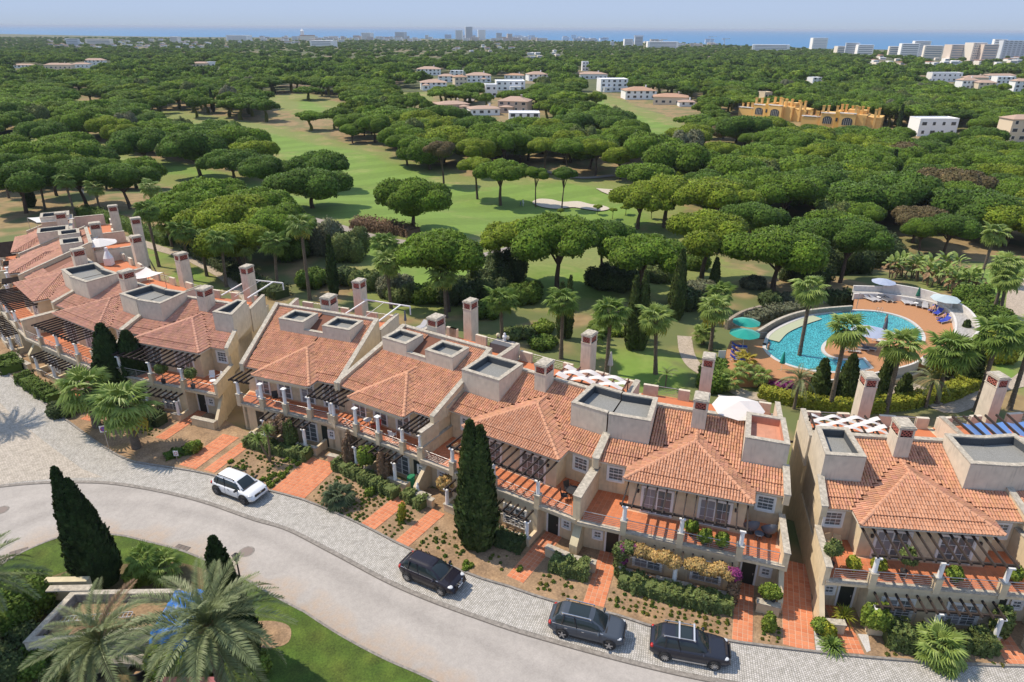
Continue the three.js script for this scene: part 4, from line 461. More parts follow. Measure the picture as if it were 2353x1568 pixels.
// ---------- palms ----------
const fanLeaf = (seg, droop) => { // petiole along +z, folded fan, tips hanging
  const P = [], C = []; const q = (a, b, c, k) => { P.push(a, b, c); C.push(k, k, k); };
  q(V(-0.025, 0, 0), V(0.025, 0, 0), V(0.012, 0.02, 0.85), 0.8); q(V(-0.025, 0, 0), V(0.012, 0.02, 0.85), V(-0.012, 0.02, 0.85), 0.8);
  for (let i = 0; i < seg; i++) { const a0 = (i / seg - 0.5) * 4.1, a1 = ((i + 1) / seg - 0.5) * 4.1, am = (a0 + a1) / 2, L = 0.92 * (1 - 0.12 * Math.abs(am)), o = V(0, 0.02, 0.82), pt = (a, r, y) => V(Math.sin(a) * r, 0.02 + y, 0.82 + Math.cos(a) * r); const m0 = pt(a0, L * 0.55, -0.03), m1 = pt(a1, L * 0.55, -0.03), mm = pt(am, L * 0.57, 0.06), tip = pt(am + rr(-0.05, 0.05), L * rr(0.92, 1.08), -droop * rr(0.6, 1.3)); const k = rr(0.82, 1.18); q(o, m0, mm, k * 0.92); q(o, mm, m1, k); q(m0, tip, mm, k * 1.05); q(mm, tip, m1, k * 1.15); }
  const g = new THREE.BufferGeometry().setFromPoints(P); g.setAttribute('color', new THREE.BufferAttribute(new Float32Array(C.flatMap((k) => [k, k, k * 0.95])), 3)); g.computeVertexNormals(); return g;
};
const fans = [fanLeaf(15, 0.28), fanLeaf(13, 0.42), fanLeaf(16, 0.2)], fansDry = [fanLeaf(11, 0.6)];
const palmTrunk = (() => { const N = 64, R = 10, P = [], uv = [], id = []; for (let i = 0; i <= N; i++) for (let j = 0; j <= R; j++) { const t = i / N, a = j / R * 6.2832, r = lerp(1.28, 0.92, Math.min(1, t * 3)) * (1 + 0.1 * ((i * 7 + j * 3) % 5 - 2) / 2) * (t > 0.94 ? 1.3 : 1) * (t < 0.03 ? 1.35 : 1); P.push(Math.cos(a) * r, t, Math.sin(a) * r); uv.push(j / R * 1.5, t * 14); if (i < N && j < R) { const k = i * (R + 1) + j; id.push(k, k + R + 1, k + 1, k + 1, k + R + 1, k + R + 2); } } const g = new THREE.BufferGeometry(); g.setAttribute('position', new THREE.Float32BufferAttribute(P, 3)); g.setAttribute('uv', new THREE.Float32BufferAttribute(uv, 2)); g.setIndex(id); g.computeVertexNormals(); return g; })();
function fanPalm(p, h, label, o = {}) {
  const g = thing('fan_palm', label, 'palm tree', p, 0, o.group), r = o.r ?? 0.24, sc = o.s ?? 1.35, tr = mesh('trunk', palmTrunk, M.palmBark, g); tr.scale.set(r, h, r); tr.position.y = -0.2; const n = o.n ?? 34; if (o.lean) { g.rotation.z = o.lean; }
  for (let i = 0; i < n; i++) { const t = i / n, el = lerp(1.35, o.low ?? -0.85, Math.pow(t, 0.9)) + rr(-0.12, 0.12), a = i * 2.39996 + rr(-0.2, 0.2), dry = o.dry && t > 1 - o.dry, f = mesh(dry ? 'dry_frond' : 'frond', dry ? fansDry[0] : pick(fans), dry ? M.palmY : (o.mat ?? M.palm), g); f.position.set(0, h - 0.15 + 0.25 * (1 - t), 0); f.rotation.order = 'YXZ'; f.rotation.set(-el + 0.2, a, rr(-0.35, 0.35)); const s = sc * rr(0.85, 1.12) * (t < 0.12 ? 0.75 : 1); f.scale.set(s, s, s * rr(0.95, 1.15)); }
  return g;
}
// date palm: arching feather fronds
function featherFrond(L, pairs, arch, wid) {
  const P = [], C = [], tri = (a, b, c, k) => { P.push(a, b, c); C.push(k, k, k); }, sp = (t) => V(0, arch[0] * t * L - arch[1] * t * t * L, L * t * (1 - 0.12 * t)); let pv = sp(0);
  for (let i = 1; i <= 12; i++) { const q = sp(i / 12), w = 0.035 * (1 - i / 13); tri(V(pv.x - w, pv.y, pv.z), V(pv.x + w, pv.y, pv.z), q, 1.5); tri(V(pv.x, pv.y - w, pv.z), V(pv.x, pv.y + w * 0.5, pv.z), q, 1.3); pv = q; }
  for (let i = 0; i < pairs; i++) { const t = 0.1 + 0.9 * i / pairs, o = sp(t), d = sp(Math.min(1, t + 0.02)).sub(sp(t - 0.02)).normalize(), l = wid * Math.pow(Math.sin(Math.PI * clamp(0.12 + t * 0.84, 0, 1)), 0.6) * rr(0.85, 1.1); for (const s of [-1, 1]) { const dir = V(s, 0.42 + rr(-0.15, 0.25), 0).addScaledVector(d, 0.75 + t * 0.6).normalize(), tip = o.clone().addScaledVector(dir, l).add(V(0, -0.1 * l, 0)), w = d.clone().multiplyScalar(0.019), mid = o.clone().addScaledVector(dir, l * 0.5); const k = rr(0.75, 1.25); tri(o.clone().sub(w.clone().multiplyScalar(0.4)), mid.clone().add(w), mid.clone().sub(w).add(V(0, 0.012, 0)), k); tri(mid.clone().sub(w).add(V(0, 0.012, 0)), mid.clone().add(w), tip, k * 1.05); } }
  const g = new THREE.BufferGeometry().setFromPoints(P); g.setAttribute('color', new THREE.BufferAttribute(new Float32Array(C.flatMap((k) => [k, k, k])), 3)); g.computeVertexNormals(); return g;
}
const feathers = [featherFrond(2.7, 62, [0.38, 0.62], 0.46), featherFrond(2.5, 58, [0.3, 0.85], 0.44), featherFrond(2.3, 54, [0.5, 0.5], 0.42)];
function datePalm(p, h, label, o = {}) {
  const g = thing('date_palm', label, 'palm tree', p, o.turn ?? 0, o.group), r = o.r ?? 0.28, tr = mesh('trunk', palmTrunk, M.palmBark, g); tr.scale.set(r, h, r); tr.position.y = -0.2; const n = o.n ?? 44, sc = o.s ?? 1;
  if (o.fruit) mesh('flower_stalks', tufts(260, () => { const d = sph(); return [V(d.x * 0.32, h + d.y * 0.22, d.z * 0.32), d]; }, 0.14, {}), M.dead, g); if (o.leanZ) g.rotation.z = o.leanZ; if (o.leanX) g.rotation.x = o.leanX;
  for (let i = 0; i < n; i++) { const t = i / n, el = lerp(1.4, o.low ?? -0.35, Math.pow(t, 1.15)) + rr(-0.1, 0.1), f = mesh(o.dead && i % 9 === 0 && t < 0.4 ? 'dead_frond' : 'frond', feathers[i % 3], o.dead && i % 9 === 0 && t < 0.4 ? M.dead : t > 0.82 ? M.dateY : M.date, g); f.position.y = h - 0.1; f.rotation.order = 'YXZ'; f.rotation.set(-el + 0.2, i * 2.39996 + rr(-0.15, 0.15), rr(-0.3, 0.3)); const s = sc * rr(0.88, 1.1) * (t < 0.15 ? 0.85 : 1); f.scale.setScalar(s); }
  return g;
}
// cypress: upright blades over a narrow spindle; [offset x, offset z, radius, height share]
function cypressGeo(stems, h, n, size) {
  const tot = stems.reduce((s, q) => s + q[2] * q[3], 0), ph = rr(0, 9);
  return tufts(n, () => { let r = rnd() * tot, S = stems[0]; for (const q of stems) { r -= q[2] * q[3]; if (r <= 0) { S = q; break; } } const t = Math.pow(rnd(), 1.15), a = rr(0, 6.2832), pr = Math.pow(Math.min(1, t * 2.6 + 0.3), 0.7) * Math.pow(1 - t, 0.66) * 1.18, lump = 1 + 0.16 * simplex.noise3d(Math.cos(a) * 1.7 + ph, t * 6.5, Math.sin(a) * 1.7) + 0.1 * simplex.noise3d(Math.cos(a) * 4, t * 16, Math.sin(a) * 4 + ph), R = S[2] * pr * lump * rr(0.8, 1.03), k = 0.72 + 0.55 * sst(-0.5, 0.6, simplex.noise3d(Math.cos(a) * 3.4, t * 9 + ph, Math.sin(a) * 3.4)); return [V(S[0] + Math.cos(a) * R, t * h * S[3] * 0.96, S[1] + Math.sin(a) * R), V(Math.cos(a), 0.35, Math.sin(a)).normalize(), k]; }, size, { up: 0.62, long: 1.5, soft: 0.9, contrast: 0.25 });
}
function cypress(p, h, stems, n, size, label, mat = M.cyp, o = {}) { const g = thing('cypress', label, 'cypress tree', p, 0, o.group); mesh('trunk', rod(V(0, -0.2, 0), V(0, h * 0.5, 0), 0.12, 0.05), M.bark, g); mesh('crown', cypressGeo(stems, h, n, size), mat, g); if (o.lean) g.rotation.z = o.lean; return g; }
// rounded bushes and hedges
function bushGeo(rx, ry, rz, n, size, o = {}) { const ls = []; const k = o.k ?? 7; for (let i = 0; i < k; i++) { const a = i * 2.4, r = i ? 0.62 : 0; ls.push([V(Math.cos(a) * r * rx, ry * rr(0.35, 0.62), Math.sin(a) * r * rz), rr(0.4, 0.6) * Math.min(rx, rz), ry * rr(0.42, 0.6), rr(0.85, 1.15)]); } return merge([tufts(n, lobed(ls, -0.9), size, o), hull(ls, 0.86, 1, 0.85)]); }
function bush(p, rx, ry, rz, n, size, label, mat, cat = 'bush', name = 'shrub', o = {}) { const g = thing(name, label, cat, p, o.turn ?? 0, o.group); mesh('foliage', bushGeo(rx, ry, rz, n, size, o), mat, g); mesh('stems', [rod(V(0, -0.05, 0), V(rx * 0.3, ry * 0.7, 0), 0.03), rod(V(0, -0.05, 0), V(-rx * 0.3, ry * 0.6, rz * 0.2), 0.03)], M.stem, g); return g; }
function hedge(pts, w, h, n, size, label, mat, o = {}) { // clipped or loose hedge along a line of ground points
  const c = new THREE.CatmullRomCurve3(pts, false, 'centripetal'), L = c.getLength(), b = o.loose ?? 0.12, base = pts[0].clone(), ph = rr(0, 50);
  const geo = tufts(n, () => { const t = rnd(), q = c.getPointAt(t), d = c.getTangentAt(t), nx = -d.z, nz = d.x; let f = rnd() * (w + 2 * h), p, m; const lump = 1 + b * simplex.noise(t * L * 1.1 + ph, 3) + b * 0.7 * simplex.noise(t * L * 3 + ph, f); if (f < w) { const s = f - w / 2; p = V(q.x + nx * s, q.y + h * lump * rr(0.93, 1.02), q.z + nz * s); m = V(0, 1, 0); } else { f -= w; const s = f < h ? -1 : 1, y = f < h ? f : f - h; p = V(q.x + nx * s * w / 2 * lump * rr(0.93, 1.03), q.y + y * lump, q.z + nz * s * w / 2 * lump * rr(0.93, 1.03)); m = V(nx * s, 0.35, nz * s).normalize(); } return [p.sub(base), m, 0.9 + 0.25 * simplex.noise(t * L * 2, ph + f)]; }, size, o);
  const core = ribbon(c.getSpacedPoints(20), w * 0.9, base.y, base.y + h * 0.9); core.translate(-base.x, -base.y, -base.z); core.deleteAttribute('uv'); core.setAttribute('color', new THREE.BufferAttribute(new Float32Array(core.attributes.position.count * 3).fill(0.85), 3)); const g = thing('hedge', label, 'hedge', base, 0, o.group); mesh('foliage', [geo, core], mat, g); return g;
}
// blades in a rosette: yucca, agave, flax
function rosette(n, L, w, lo, hi, bend) { const P = [], C = []; for (let i = 0; i < n; i++) { const a = i * 2.39996, el = lerp(hi, lo, i / n) + rr(-0.1, 0.1), l = L * rr(0.8, 1.1), d = V(Math.cos(a) * Math.cos(el), Math.sin(el), Math.sin(a) * Math.cos(el)), s = V(-Math.sin(a), 0, Math.cos(a)).multiplyScalar(w), m = d.clone().multiplyScalar(l * 0.55).add(V(0, 0, 0)), t = d.clone().multiplyScalar(l).add(V(0, -bend * l, 0)), k = rr(0.75, 1.2); P.push(s.clone().negate(), s.clone(), m.clone().add(s), s.clone().negate(), m.clone().add(s), m.clone().sub(s), m.clone().sub(s), m.clone().add(s), t); for (let j = 0; j < 9; j++) C.push(k, k, k); } const g = new THREE.BufferGeometry().setFromPoints(P); g.setAttribute('color', new THREE.Float32BufferAttribute(C, 3)); g.computeVertexNormals(); return g; }
// ---------- garden palms and cypresses ----------
const palmPx = (z, cx, cy, fx, fy, label, o = {}) => { const c = Z(z, cx, cy), q = Z(z, fx, fy), f = ground(...q); const h = heightAbove(f, c[1]), c2 = project(V(f.x, f.y + h, f.z)), dx = (c[0] - c2[0]) / FOC * (-f.z * Math.cos(PITCH) + (EYE - f.y) * Math.sin(PITCH)); return fanPalm(f, h, label, { lean: -Math.atan2(dx, h), group: 'fan palms in the gardens behind the houses', ...o }); };
[[1, 440, 62, 520, 312, 'fan palm behind the cream sail, second in the row by the lamp post'], [1, 265, 52, 310, 272, 'fan palm over the white sail at the start of the palm row'], [1, 650, 112, 690, 292, 'stocky fan palm right of the thin lamp post'], [1, 1030, 112, 1050, 330, 'fan palm half hidden behind the tallest palm of the row'], [1, 15, 25, 60, 190, 'fan palm cut by the frame edge above the chimney'], [1, 1005, 272, 1095, 662, 'tall fan palm rising from the lawn strip beside the stone path'], [1, 1140, 352, 1185, 525, 'fan palm next to the tall one beyond the stone path'], [1, 1250, 412, 1320, 757, 'fan palm with a yellowing frond beside the stone path', { dry: 0.12 }], [1, 1375, 462, 1425, 727, 'fan palm on the near edge of the winding stone path'], [1, 1520, 482, 1560, 802, 'full-crowned fan palm in the middle of the stone path row'], [1, 1680, 512, 1692, 740, 'fan palm behind the garden chimney of the gable house'], [1, 1885, 492, 1915, 832, 'fan palm with a rough brown trunk beside the gable house terrace'], [1, 2070, 372, 2135, 892, 'tallest slender fan palm with one yellow frond', { dry: 0.1 }],
[17, 195, 482, 200, 830, 'fan palm behind the other by the white frame, its crown higher'], [17, 205, 602, 235, 912, 'fan palm close to the white steel frame chimney'], [17, 582, 682, 600, 975, 'fan palm with a dry yellow skirt under the leaning pine', { dry: 0.1 }], [17, 960, 852, 970, 1112, 'fan palm on the shrub bank behind the roof terrace with statues'], [17, 1372, 862, 1360, 1245, 'fan palm in front of the pair of slim cypresses', { dry: 0.1 }], [17, 1690, 932, 1660, 1340, 'fan palm standing on the small lawn by the woven sail'], [17, 1990, 972, 1985, 1345, 'fan palm at the far side of the small lawn', { dry: 0.06 }],
[15, 270, 442, 235, 735, 'fan palm with hanging yellow fronds near the green parasols', { dry: 0.2 }], [15, 300, 345, 310, 480, 'fan palm behind the yellow-fronded one'], [15, 920, 312, 825, 835, 'very tall fan palm whose trunk crosses the pool'], [15, 1160, 582, 1040, 1140, 'fan palm whose trunk crosses the pool island'], [15, 1530, 692, 1420, 1155, 'fan palm in front of the pool deck with a drooping crown'], [15, 1850, 732, 1765, 1095, 'big fan palm with an orange-yellow dead frond', { dry: 0.1, s: 1.6 }], [15, 2190, 622, 2025, 1145, 'large fan palm leaning over the clipped yellow hedge', { s: 1.6 }], [15, 2240, 152, 2140, 505, 'fan palm on the lawn behind the pool wall'], [15, 2245, 240, 2185, 525, 'fan palm beside the one behind the pool wall'], [15, 2420, 620, 2255, 1135, 'fan palm at the frame edge by the last tall chimney', { s: 1.55 }], [15, 2160, -60, 2050, 292, 'fan palm with a long grey trunk behind the pool wall']].forEach(([z, a, b, c, d, l, o]) => palmPx(z, a, b, c, d, l, { mat: rnd() < 0.35 ? M.palmD : M.palm, ...o }));
const cyPx = (z, tx, ty, fx, fy, wpx, label, o = {}) => { const t = Z(z, tx, ty), q = Z(z, fx, fy), f = o.h !== undefined ? at(q[0], q[1], o.h) : ground(...q), h = heightAbove(f, t[1]), sc = FOC / (-f.z * Math.cos(PITCH) + (EYE - f.y) * Math.sin(PITCH)), r = wpx / 2 / sc; return cypress(f, h, o.stems ? o.stems(r) : [[0, 0, r, 1]], o.n ?? 2600, o.size ?? 0.24, label, o.mat ?? M.cypG, { group: 'garden cypresses' }); };
cyPx(17, 780, 632, 785, 835, 24, 'slim cypress between the leaning pine and dark shrubs'); cyPx(17, 1380, 688, 1382, 1110, 34, 'twin slim cypress behind the fan palm on the bank', { stems: (r) => [[-r * 0.5, 0, r * 0.6, 0.9], [r * 0.5, 0, r * 0.6, 1]] }); cyPx(17, 1890, 652, 1850, 1180, 52, 'fat double cypress beside the small lawn', { n: 5200, stems: (r) => [[-r * 0.35, 0, r * 0.75, 0.93], [r * 0.4, 0.2, r * 0.7, 1]] }); cyPx(17, 2170, 512, 2118, 985, 40, 'dark slender cypress alone on the dirt slope', { n: 4000 }); cyPx(16, 1348, 768, 1370, 1140, 26, 'near-black slim cypress among the garden trees left of the lawn', { mat: M.cyp });
cyPx(15, 988, 792, 958, 1072, 44, 'cypress at the near rim of the pool, first of the line'); cyPx(15, 1200, 765, 1135, 1082, 52, 'widest cypress in the line before the pool', { n: 3600 }); cyPx(15, 1400, 762, 1380, 1066, 32, 'cypress beside the tall chimney before the pool'); cyPx(15, 1568, 902, 1530, 1060, 32, 'small cypress below the pool deck wall'); cyPx(15, 1975, 640, 1955, 955, 62, 'broad dark cypress by the big dry-fronded palm', { n: 3400 }); cyPx(15, 1830, 700, 1790, 900, 60, 'leafy cypress at the deck corner', { n: 3000 }); cyPx(15, 285, 112, 258, 305, 22, 'little cypress on the slope above the pool'); cyPx(15, 1960, 540, 1935, 680, 24, 'thin cypress behind the pool wall end');
cyPx(1, 200, 40, 215, 250, 26, 'cypress in the shade behind the white sail', { mat: M.cyp });
// ---------- pool ----------
const DY = -2.5, pz = (x, y, h = DY) => za(15, x, y, h);
const flat = (outer, holes, y) => { const s = new THREE.Shape(outer.map((p) => new THREE.Vector2(p.x, -p.z))); for (const h of holes) s.holes.push(new THREE.Path(h.map((p) => new THREE.Vector2(p.x, -p.z)))); const g = new THREE.ShapeGeometry(s); g.rotateX(-Math.PI / 2); g.translate(0, y, 0); return uvm(g); };
const poolOuter = [...smooth([[600, 700], [640, 620], [770, 545], [900, 500], [1050, 475], [1200, 462], [1320, 465], [1450, 485], [1560, 520], [1640, 575], [1678, 640], [1668, 695]].map((q) => pz(...q)), 60), ...smooth([[1600, 665], [1500, 625], [1400, 600], [1300, 597], [1180, 612], [1080, 645], [1010, 690], [998, 735], [1040, 772], [1120, 793], [1200, 798]].map((q) => pz(...q)), 40), pz(1272, 786), pz(1328, 853), ...smooth([[1240, 872], [1100, 882], [960, 876], [820, 850], [710, 812], [640, 768], [600, 720]].map((q) => pz(...q)), 30)];
const deckPts = [pz(518, 660), pz(372, 668), pz(345, 740), pz(350, 850), pz(420, 905), pz(560, 905), pz(700, 925), pz(860, 945), pz(1010, 945), pz(1230, 915), pz(1390, 882), pz(1600, 828), pz(1710, 800), pz(1800, 720), pz(1890, 640), pz(1905, 560), pz(1850, 470), pz(1700, 395), pz(1500, 362), pz(1215, 352), pz(1200, 462), pz(1050, 472), pz(900, 497), pz(770, 540), pz(650, 605), pz(612, 660)];
const inset = (P, d) => { const n = P.length, ar = P.reduce((s, p, i) => s + p.x * P[(i + 1) % n].z - P[(i + 1) % n].x * p.z, 0) > 0 ? 1 : -1; return P.map((p, i) => { const a = P[(i + n - 1) % n], b = P[(i + 1) % n], t = b.clone().sub(a).setY(0).normalize(); return V(p.x + t.z * d * -ar, p.y, p.z - t.x * d * -ar); }); };
struct('pool_deck', [flat(deckPts, [poolOuter], DY), ribbon([...deckPts, deckPts[0]], 0.04, G0 - 0.5, DY - 0.01)], std([0.60, 0.295, 0.135], 0.85, { map: T.fine }));
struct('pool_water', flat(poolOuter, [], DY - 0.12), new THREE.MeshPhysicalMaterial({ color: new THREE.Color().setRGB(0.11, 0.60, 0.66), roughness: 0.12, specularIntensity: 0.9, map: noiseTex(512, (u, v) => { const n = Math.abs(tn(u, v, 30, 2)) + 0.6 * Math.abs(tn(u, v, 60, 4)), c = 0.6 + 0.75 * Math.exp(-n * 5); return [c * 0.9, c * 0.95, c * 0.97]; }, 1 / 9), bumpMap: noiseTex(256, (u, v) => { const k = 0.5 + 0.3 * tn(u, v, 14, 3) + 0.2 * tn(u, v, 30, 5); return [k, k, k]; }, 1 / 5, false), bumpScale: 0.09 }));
struct('pool_rim', ribbon([...poolOuter, poolOuter[0], poolOuter[1]], 0.42, DY - 0.3, DY + 0.035, 0), M.whiteStone);
struct('pool_steps', [0, 1, 2].map((i) => flat([pz(1188 + 0, 800 + i * 4), pz(1268 - i * 4, 790 + i * 8), pz(1320 - i * 12, 850 - i), pz(1160, 874 - i * 2)], [], DY - 0.11 + i * 0.004).scale(1, 1, 1)).slice(0, 1), std([0.30, 0.62, 0.62], 0.3));
{
  const lo = smooth([[1205, 350], [1300, 347], [1420, 352], [1560, 372], [1680, 392], [1780, 420], [1860, 470], [1895, 545], [1888, 620]].map((q) => pz(q[0], q[1], DY + 0.8)), 40), hi = smooth([[1205, 296], [1330, 300], [1415, 302], [1550, 312], [1700, 345], [1850, 385], [1960, 440], [2030, 515], [2048, 590], [1998, 665]].map((q) => pz(q[0], q[1], DY + 1.5)), 50);
  const wallM = std([0.74, 0.72, 0.70], 0.9, { map: T.wall }); const pw = thing('pool_wall', 'curved white stepped wall wrapped around the far side of the pool deck', 'wall', V(0, 0, 0)); mesh('inner_wall', ribbon(lo, 0.3, DY - 0.2, DY + 0.8), wallM, pw); mesh('outer_wall', ribbon(hi, 0.34, G0 - 0.3, DY + 1.5), wallM, pw); mesh('ledge', flat([...lo, ...hi.slice().reverse()], [], DY + 0.74), std([0.62, 0.60, 0.57], 0.9, { map: T.cap }), pw);
  const hb = smooth([[1410, 277], [1550, 298], [1700, 328], [1880, 388]].map((q) => pz(q[0], q[1], DY + 2.1)), 30); mesh('raised_wall', ribbon(hb, 0.3, G0, DY + 2.1), wallM, pw);
  const lf = smooth([[1010, 938], [1230, 908], [1390, 876], [1600, 824], [1690, 770]].map((q) => pz(q[0], q[1], DY + 0.25)), 30); const rw = thing('retaining_wall', 'long pale wall holding up the pool deck above the path', 'wall'); mesh('upper_wall', ribbon(lf, 0.25, G0 - 0.3, DY + 0.25), wallM, rw); mesh('plinth', ribbon(lf, 0.3, G0 - 0.3, G0 + 0.55, 0.5), M.wall, rw);
  const lg = smooth([[545, 608], [700, 520], [850, 470], [1000, 448], [1195, 432]].map((q) => pz(q[0], q[1], DY + 0.7)), 30); const gw2 = thing('low_garden_wall', 'low brownish curved wall along the far pool edge with stone coping', 'wall'); mesh('wall_body', ribbon(lg, 0.3, G0, DY + 0.62), M.stone, gw2); mesh('coping', ribbon(lg, 0.4, DY + 0.62, DY + 0.7), M.cap, gw2);
  const ch = smooth([[612, 655], [680, 590], [800, 535], [920, 495]].map((q) => pz(q[0], q[1], DY)), 24); struct('pool_channel', ribbon(ch, 1.5, DY + 0.006, DY + 0.006, 0.9), std([0.42, 0.45, 0.30], 0.5));
  const sw = thing('stone_wall', 'dry stone wall beside the dirt slope above the green parasols', 'wall'); const sp = [[15, 350, 520], [15, 460, 455], [15, 580, 420]].map((q) => za(...q, -2.4)); const c = smooth(sp, 14); for (let i = 0; i < 14; i++) for (let j = 0; j < 3; j++) { const a = c[i], b = c[i + 1]; mesh('stone', bar(V(a.x, -3.9 + j * 0.5, a.z), V(lerp(a.x, b.x, 0.96), -3.9 + j * 0.5, lerp(a.z, b.z, 0.96)), rr(0.4, 0.5), 0.47), M.stone, sw); }
}
function parasolOpen(p, R, h, mat, label, o = {}) { const g = thing('parasol', label, 'parasol', p, o.turn ?? 0, o.group), n = o.n ?? 8, L = []; for (let i = 0; i < n; i++) { const a0 = i / n * 6.2832, a1 = (i + 1) / n * 6.2832, e = (a, r, y) => V(Math.cos(a) * r, y, Math.sin(a) * r), am = (a0 + a1) / 2; L.push([V(0, h + 0.55 * R * 0.5, 0), e(a1, R * 0.55, h + 0.13 * R), e(a0, R * 0.55, h + 0.13 * R)], [e(a0, R * 0.55, h + 0.13 * R), e(a1, R * 0.55, h + 0.13 * R), e(am, R * 0.95, h - 0.05)], [e(a0, R * 0.55, h + 0.13 * R), e(am, R * 0.95, h - 0.05), e(a0, R, h - 0.03)], [e(a1, R * 0.55, h + 0.13 * R), e(a1, R, h - 0.03), e(am, R * 0.95, h - 0.05)]); } mesh('canopy', tris(L), mat, g); mesh('pole', rod(V(0, 0, 0), V(0, h + 0.25 * R, 0), 0.025), M.white, g); mesh('base', new THREE.CylinderGeometry(0.25, 0.3, 0.08, 12).translate(0, 0.04, 0), M.kerb, g); return g; }
function parasolClosed(p, h, mat, label, r = 0.2) { const g = thing('closed_parasol', label, 'parasol', p), pr = [[0.02, h], [0.07, h - 0.1], [r * 0.6, h * 0.75], [r, h * 0.5], [r * 1.05, h * 0.42], [r * 0.2, h * 0.41]].map((q) => new THREE.Vector2(...q)); const lg = new THREE.LatheGeometry(pr, 12), q = lg.attributes.position; for (let i = 0; i < q.count; i++) { const a = Math.atan2(q.getZ(i), q.getX(i)), k = 1 + 0.16 * Math.cos(a * 6); q.setX(i, q.getX(i) * k); q.setZ(i, q.getZ(i) * k); } lg.computeVertexNormals(); mesh('folded_canopy', lg, mat, g); mesh('pole', rod(V(0, 0, 0), V(0, h * 0.45, 0), 0.025), M.white, g); return g; }
const fab = (c) => new THREE.MeshPhysicalMaterial({ color: new THREE.Color().setRGB(...c), roughness: 0.9, transmission: 0.3, side: THREE.DoubleSide, thickness: 0 });
M.teal = fab([0.0, 0.36, 0.30]); M.dkGreen = std([0.01, 0.12, 0.08], 0.8); M.paleBlue = fab([0.42, 0.50, 0.68]); M.whiteFab = fab([0.80, 0.79, 0.77]); M.navy = std([0.10, 0.115, 0.17], 0.8); M.blueFab = fab([0.10, 0.25, 0.62]);
parasolOpen(pz(462, 655, DY), 1.75, 2.3, M.teal, 'teal parasol behind the other at the left end of the pool'); parasolOpen(pz(450, 735, DY), 1.85, 2.3, M.teal, 'teal parasol nearest the blue loungers at the left end of the pool'); parasolClosed(pz(712, 875), 2.5, M.teal, 'closed teal parasol at the pool rim above the pink flowers', 0.28); parasolClosed(pz(1625, 410), 2.4, M.dkGreen, 'closed dark green parasol by the white wall', 0.26); parasolClosed(pz(1398, 655), 3.1, M.navy, 'tall closed navy parasol on the pool island', 0.26);
parasolOpen(pz(1385, 365), 1.7, 2.2, M.paleBlue, 'pale blue parasol by the far white wall'); parasolOpen(pz(1285, 720), 2.3, 2.3, M.paleBlue, 'large square pale blue parasol on the pool island', { n: 4, turn: 0.5 }); parasolOpen(pz(1800, 475), 2.0, 2.0, fab([0.50, 0.62, 0.66]), 'square pale grey-green parasol in the deck corner', { n: 4, turn: 0.3 });
const loungerProto = {}; function lounger(p, turn, col, label, up = 0.6) { const g = thing('sun_lounger', label, 'sun lounger', p, turn, 'sun loungers round the pool'); const bed = []; for (let i = 0; i < 6; i++) bed.push(bx(0.64, 0.04, 0.17, 0, 0.3, 0.62 - i * 0.2)); mesh('bed', bx(0.66, 0.045, 1.25, 0, 0.3, 0.3), col, g); const b = mesh('backrest', bx(0.66, 0.045, 0.72, 0, 0, -0.36), col, g); b.position.set(0, 0.3, -0.33); b.rotation.x = up; mesh('frame', [bx(0.05, 0.05, 1.9, -0.34, 0.27, 0), bx(0.05, 0.05, 1.9, 0.34, 0.27, 0)], M.white, g); for (const [x, z] of [[-0.32, 0.8], [0.32, 0.8], [-0.32, -0.8], [0.32, -0.8]]) mesh('leg', bx(0.045, 0.26, 0.045, x, 0.13, z), M.white, g); return g; }
M.lg = std([0.38, 0.38, 0.40], 0.8); M.lgD = std([0.10, 0.105, 0.12], 0.8); M.lgB = std([0.02, 0.045, 0.36], 0.7); M.lgP = std([0.55, 0.52, 0.48], 0.8);
const loungers = [[1308, 395, 0.5, 'lg', 'grey sun lounger first from the corner of the white wall'], [1345, 395, 0.5, 'lg', 'grey sun lounger beside the small white table'], [1408, 398, 0.4, 'lgD', 'charcoal sun lounger under the pale blue parasol'], [1445, 400, 0.4, 'lgD', 'charcoal sun lounger at the outer side of the pale blue parasol'], [1548, 415, -0.1, 'lg', 'grey sun lounger left of the closed green parasol'], [1588, 420, -0.1, 'lg', 'grey sun lounger touching the closed green parasol'], [1640, 435, -0.4, 'lgD', 'dark-backed lounger right of the closed green parasol'], [1685, 445, -0.5, 'lg', 'grey lounger at the end of the wall row'], [1735, 470, -0.8, 'lgB', 'blue lounger with a sunbather nearest the wall row'], [1770, 490, -0.9, 'lgB', 'blue lounger in the shade of the square corner parasol'], [1800, 525, -1.1, 'lgB', 'blue lounger with a striped towel by the curved wall'], [1810, 545, -1.15, 'lgB', 'outermost blue lounger by the curved wall'], [1190, 745, 1.3, 'lgP', 'pale lounger with a sunbather on the pool island'], [1250, 730, 1.2, 'lgD', 'dark lounger in the middle of the pool island'], [1300, 728, 1.1, 'lgD', 'dark lounger under the large square parasol'], [1380, 680, 1.0, 'lgP', 'lounger at the foot of the closed navy parasol'], [430, 720, 1.4, 'lgB', 'blue lounger deep under the teal parasols'], [430, 748, 1.4, 'lgB', 'blue lounger at the edge of the teal parasol shade'], [425, 780, 1.35, 'lgB', 'blue lounger next to the palm bed by the teal parasols'], [420, 805, 1.35, 'lgB', 'nearest blue lounger to the palm bed']];
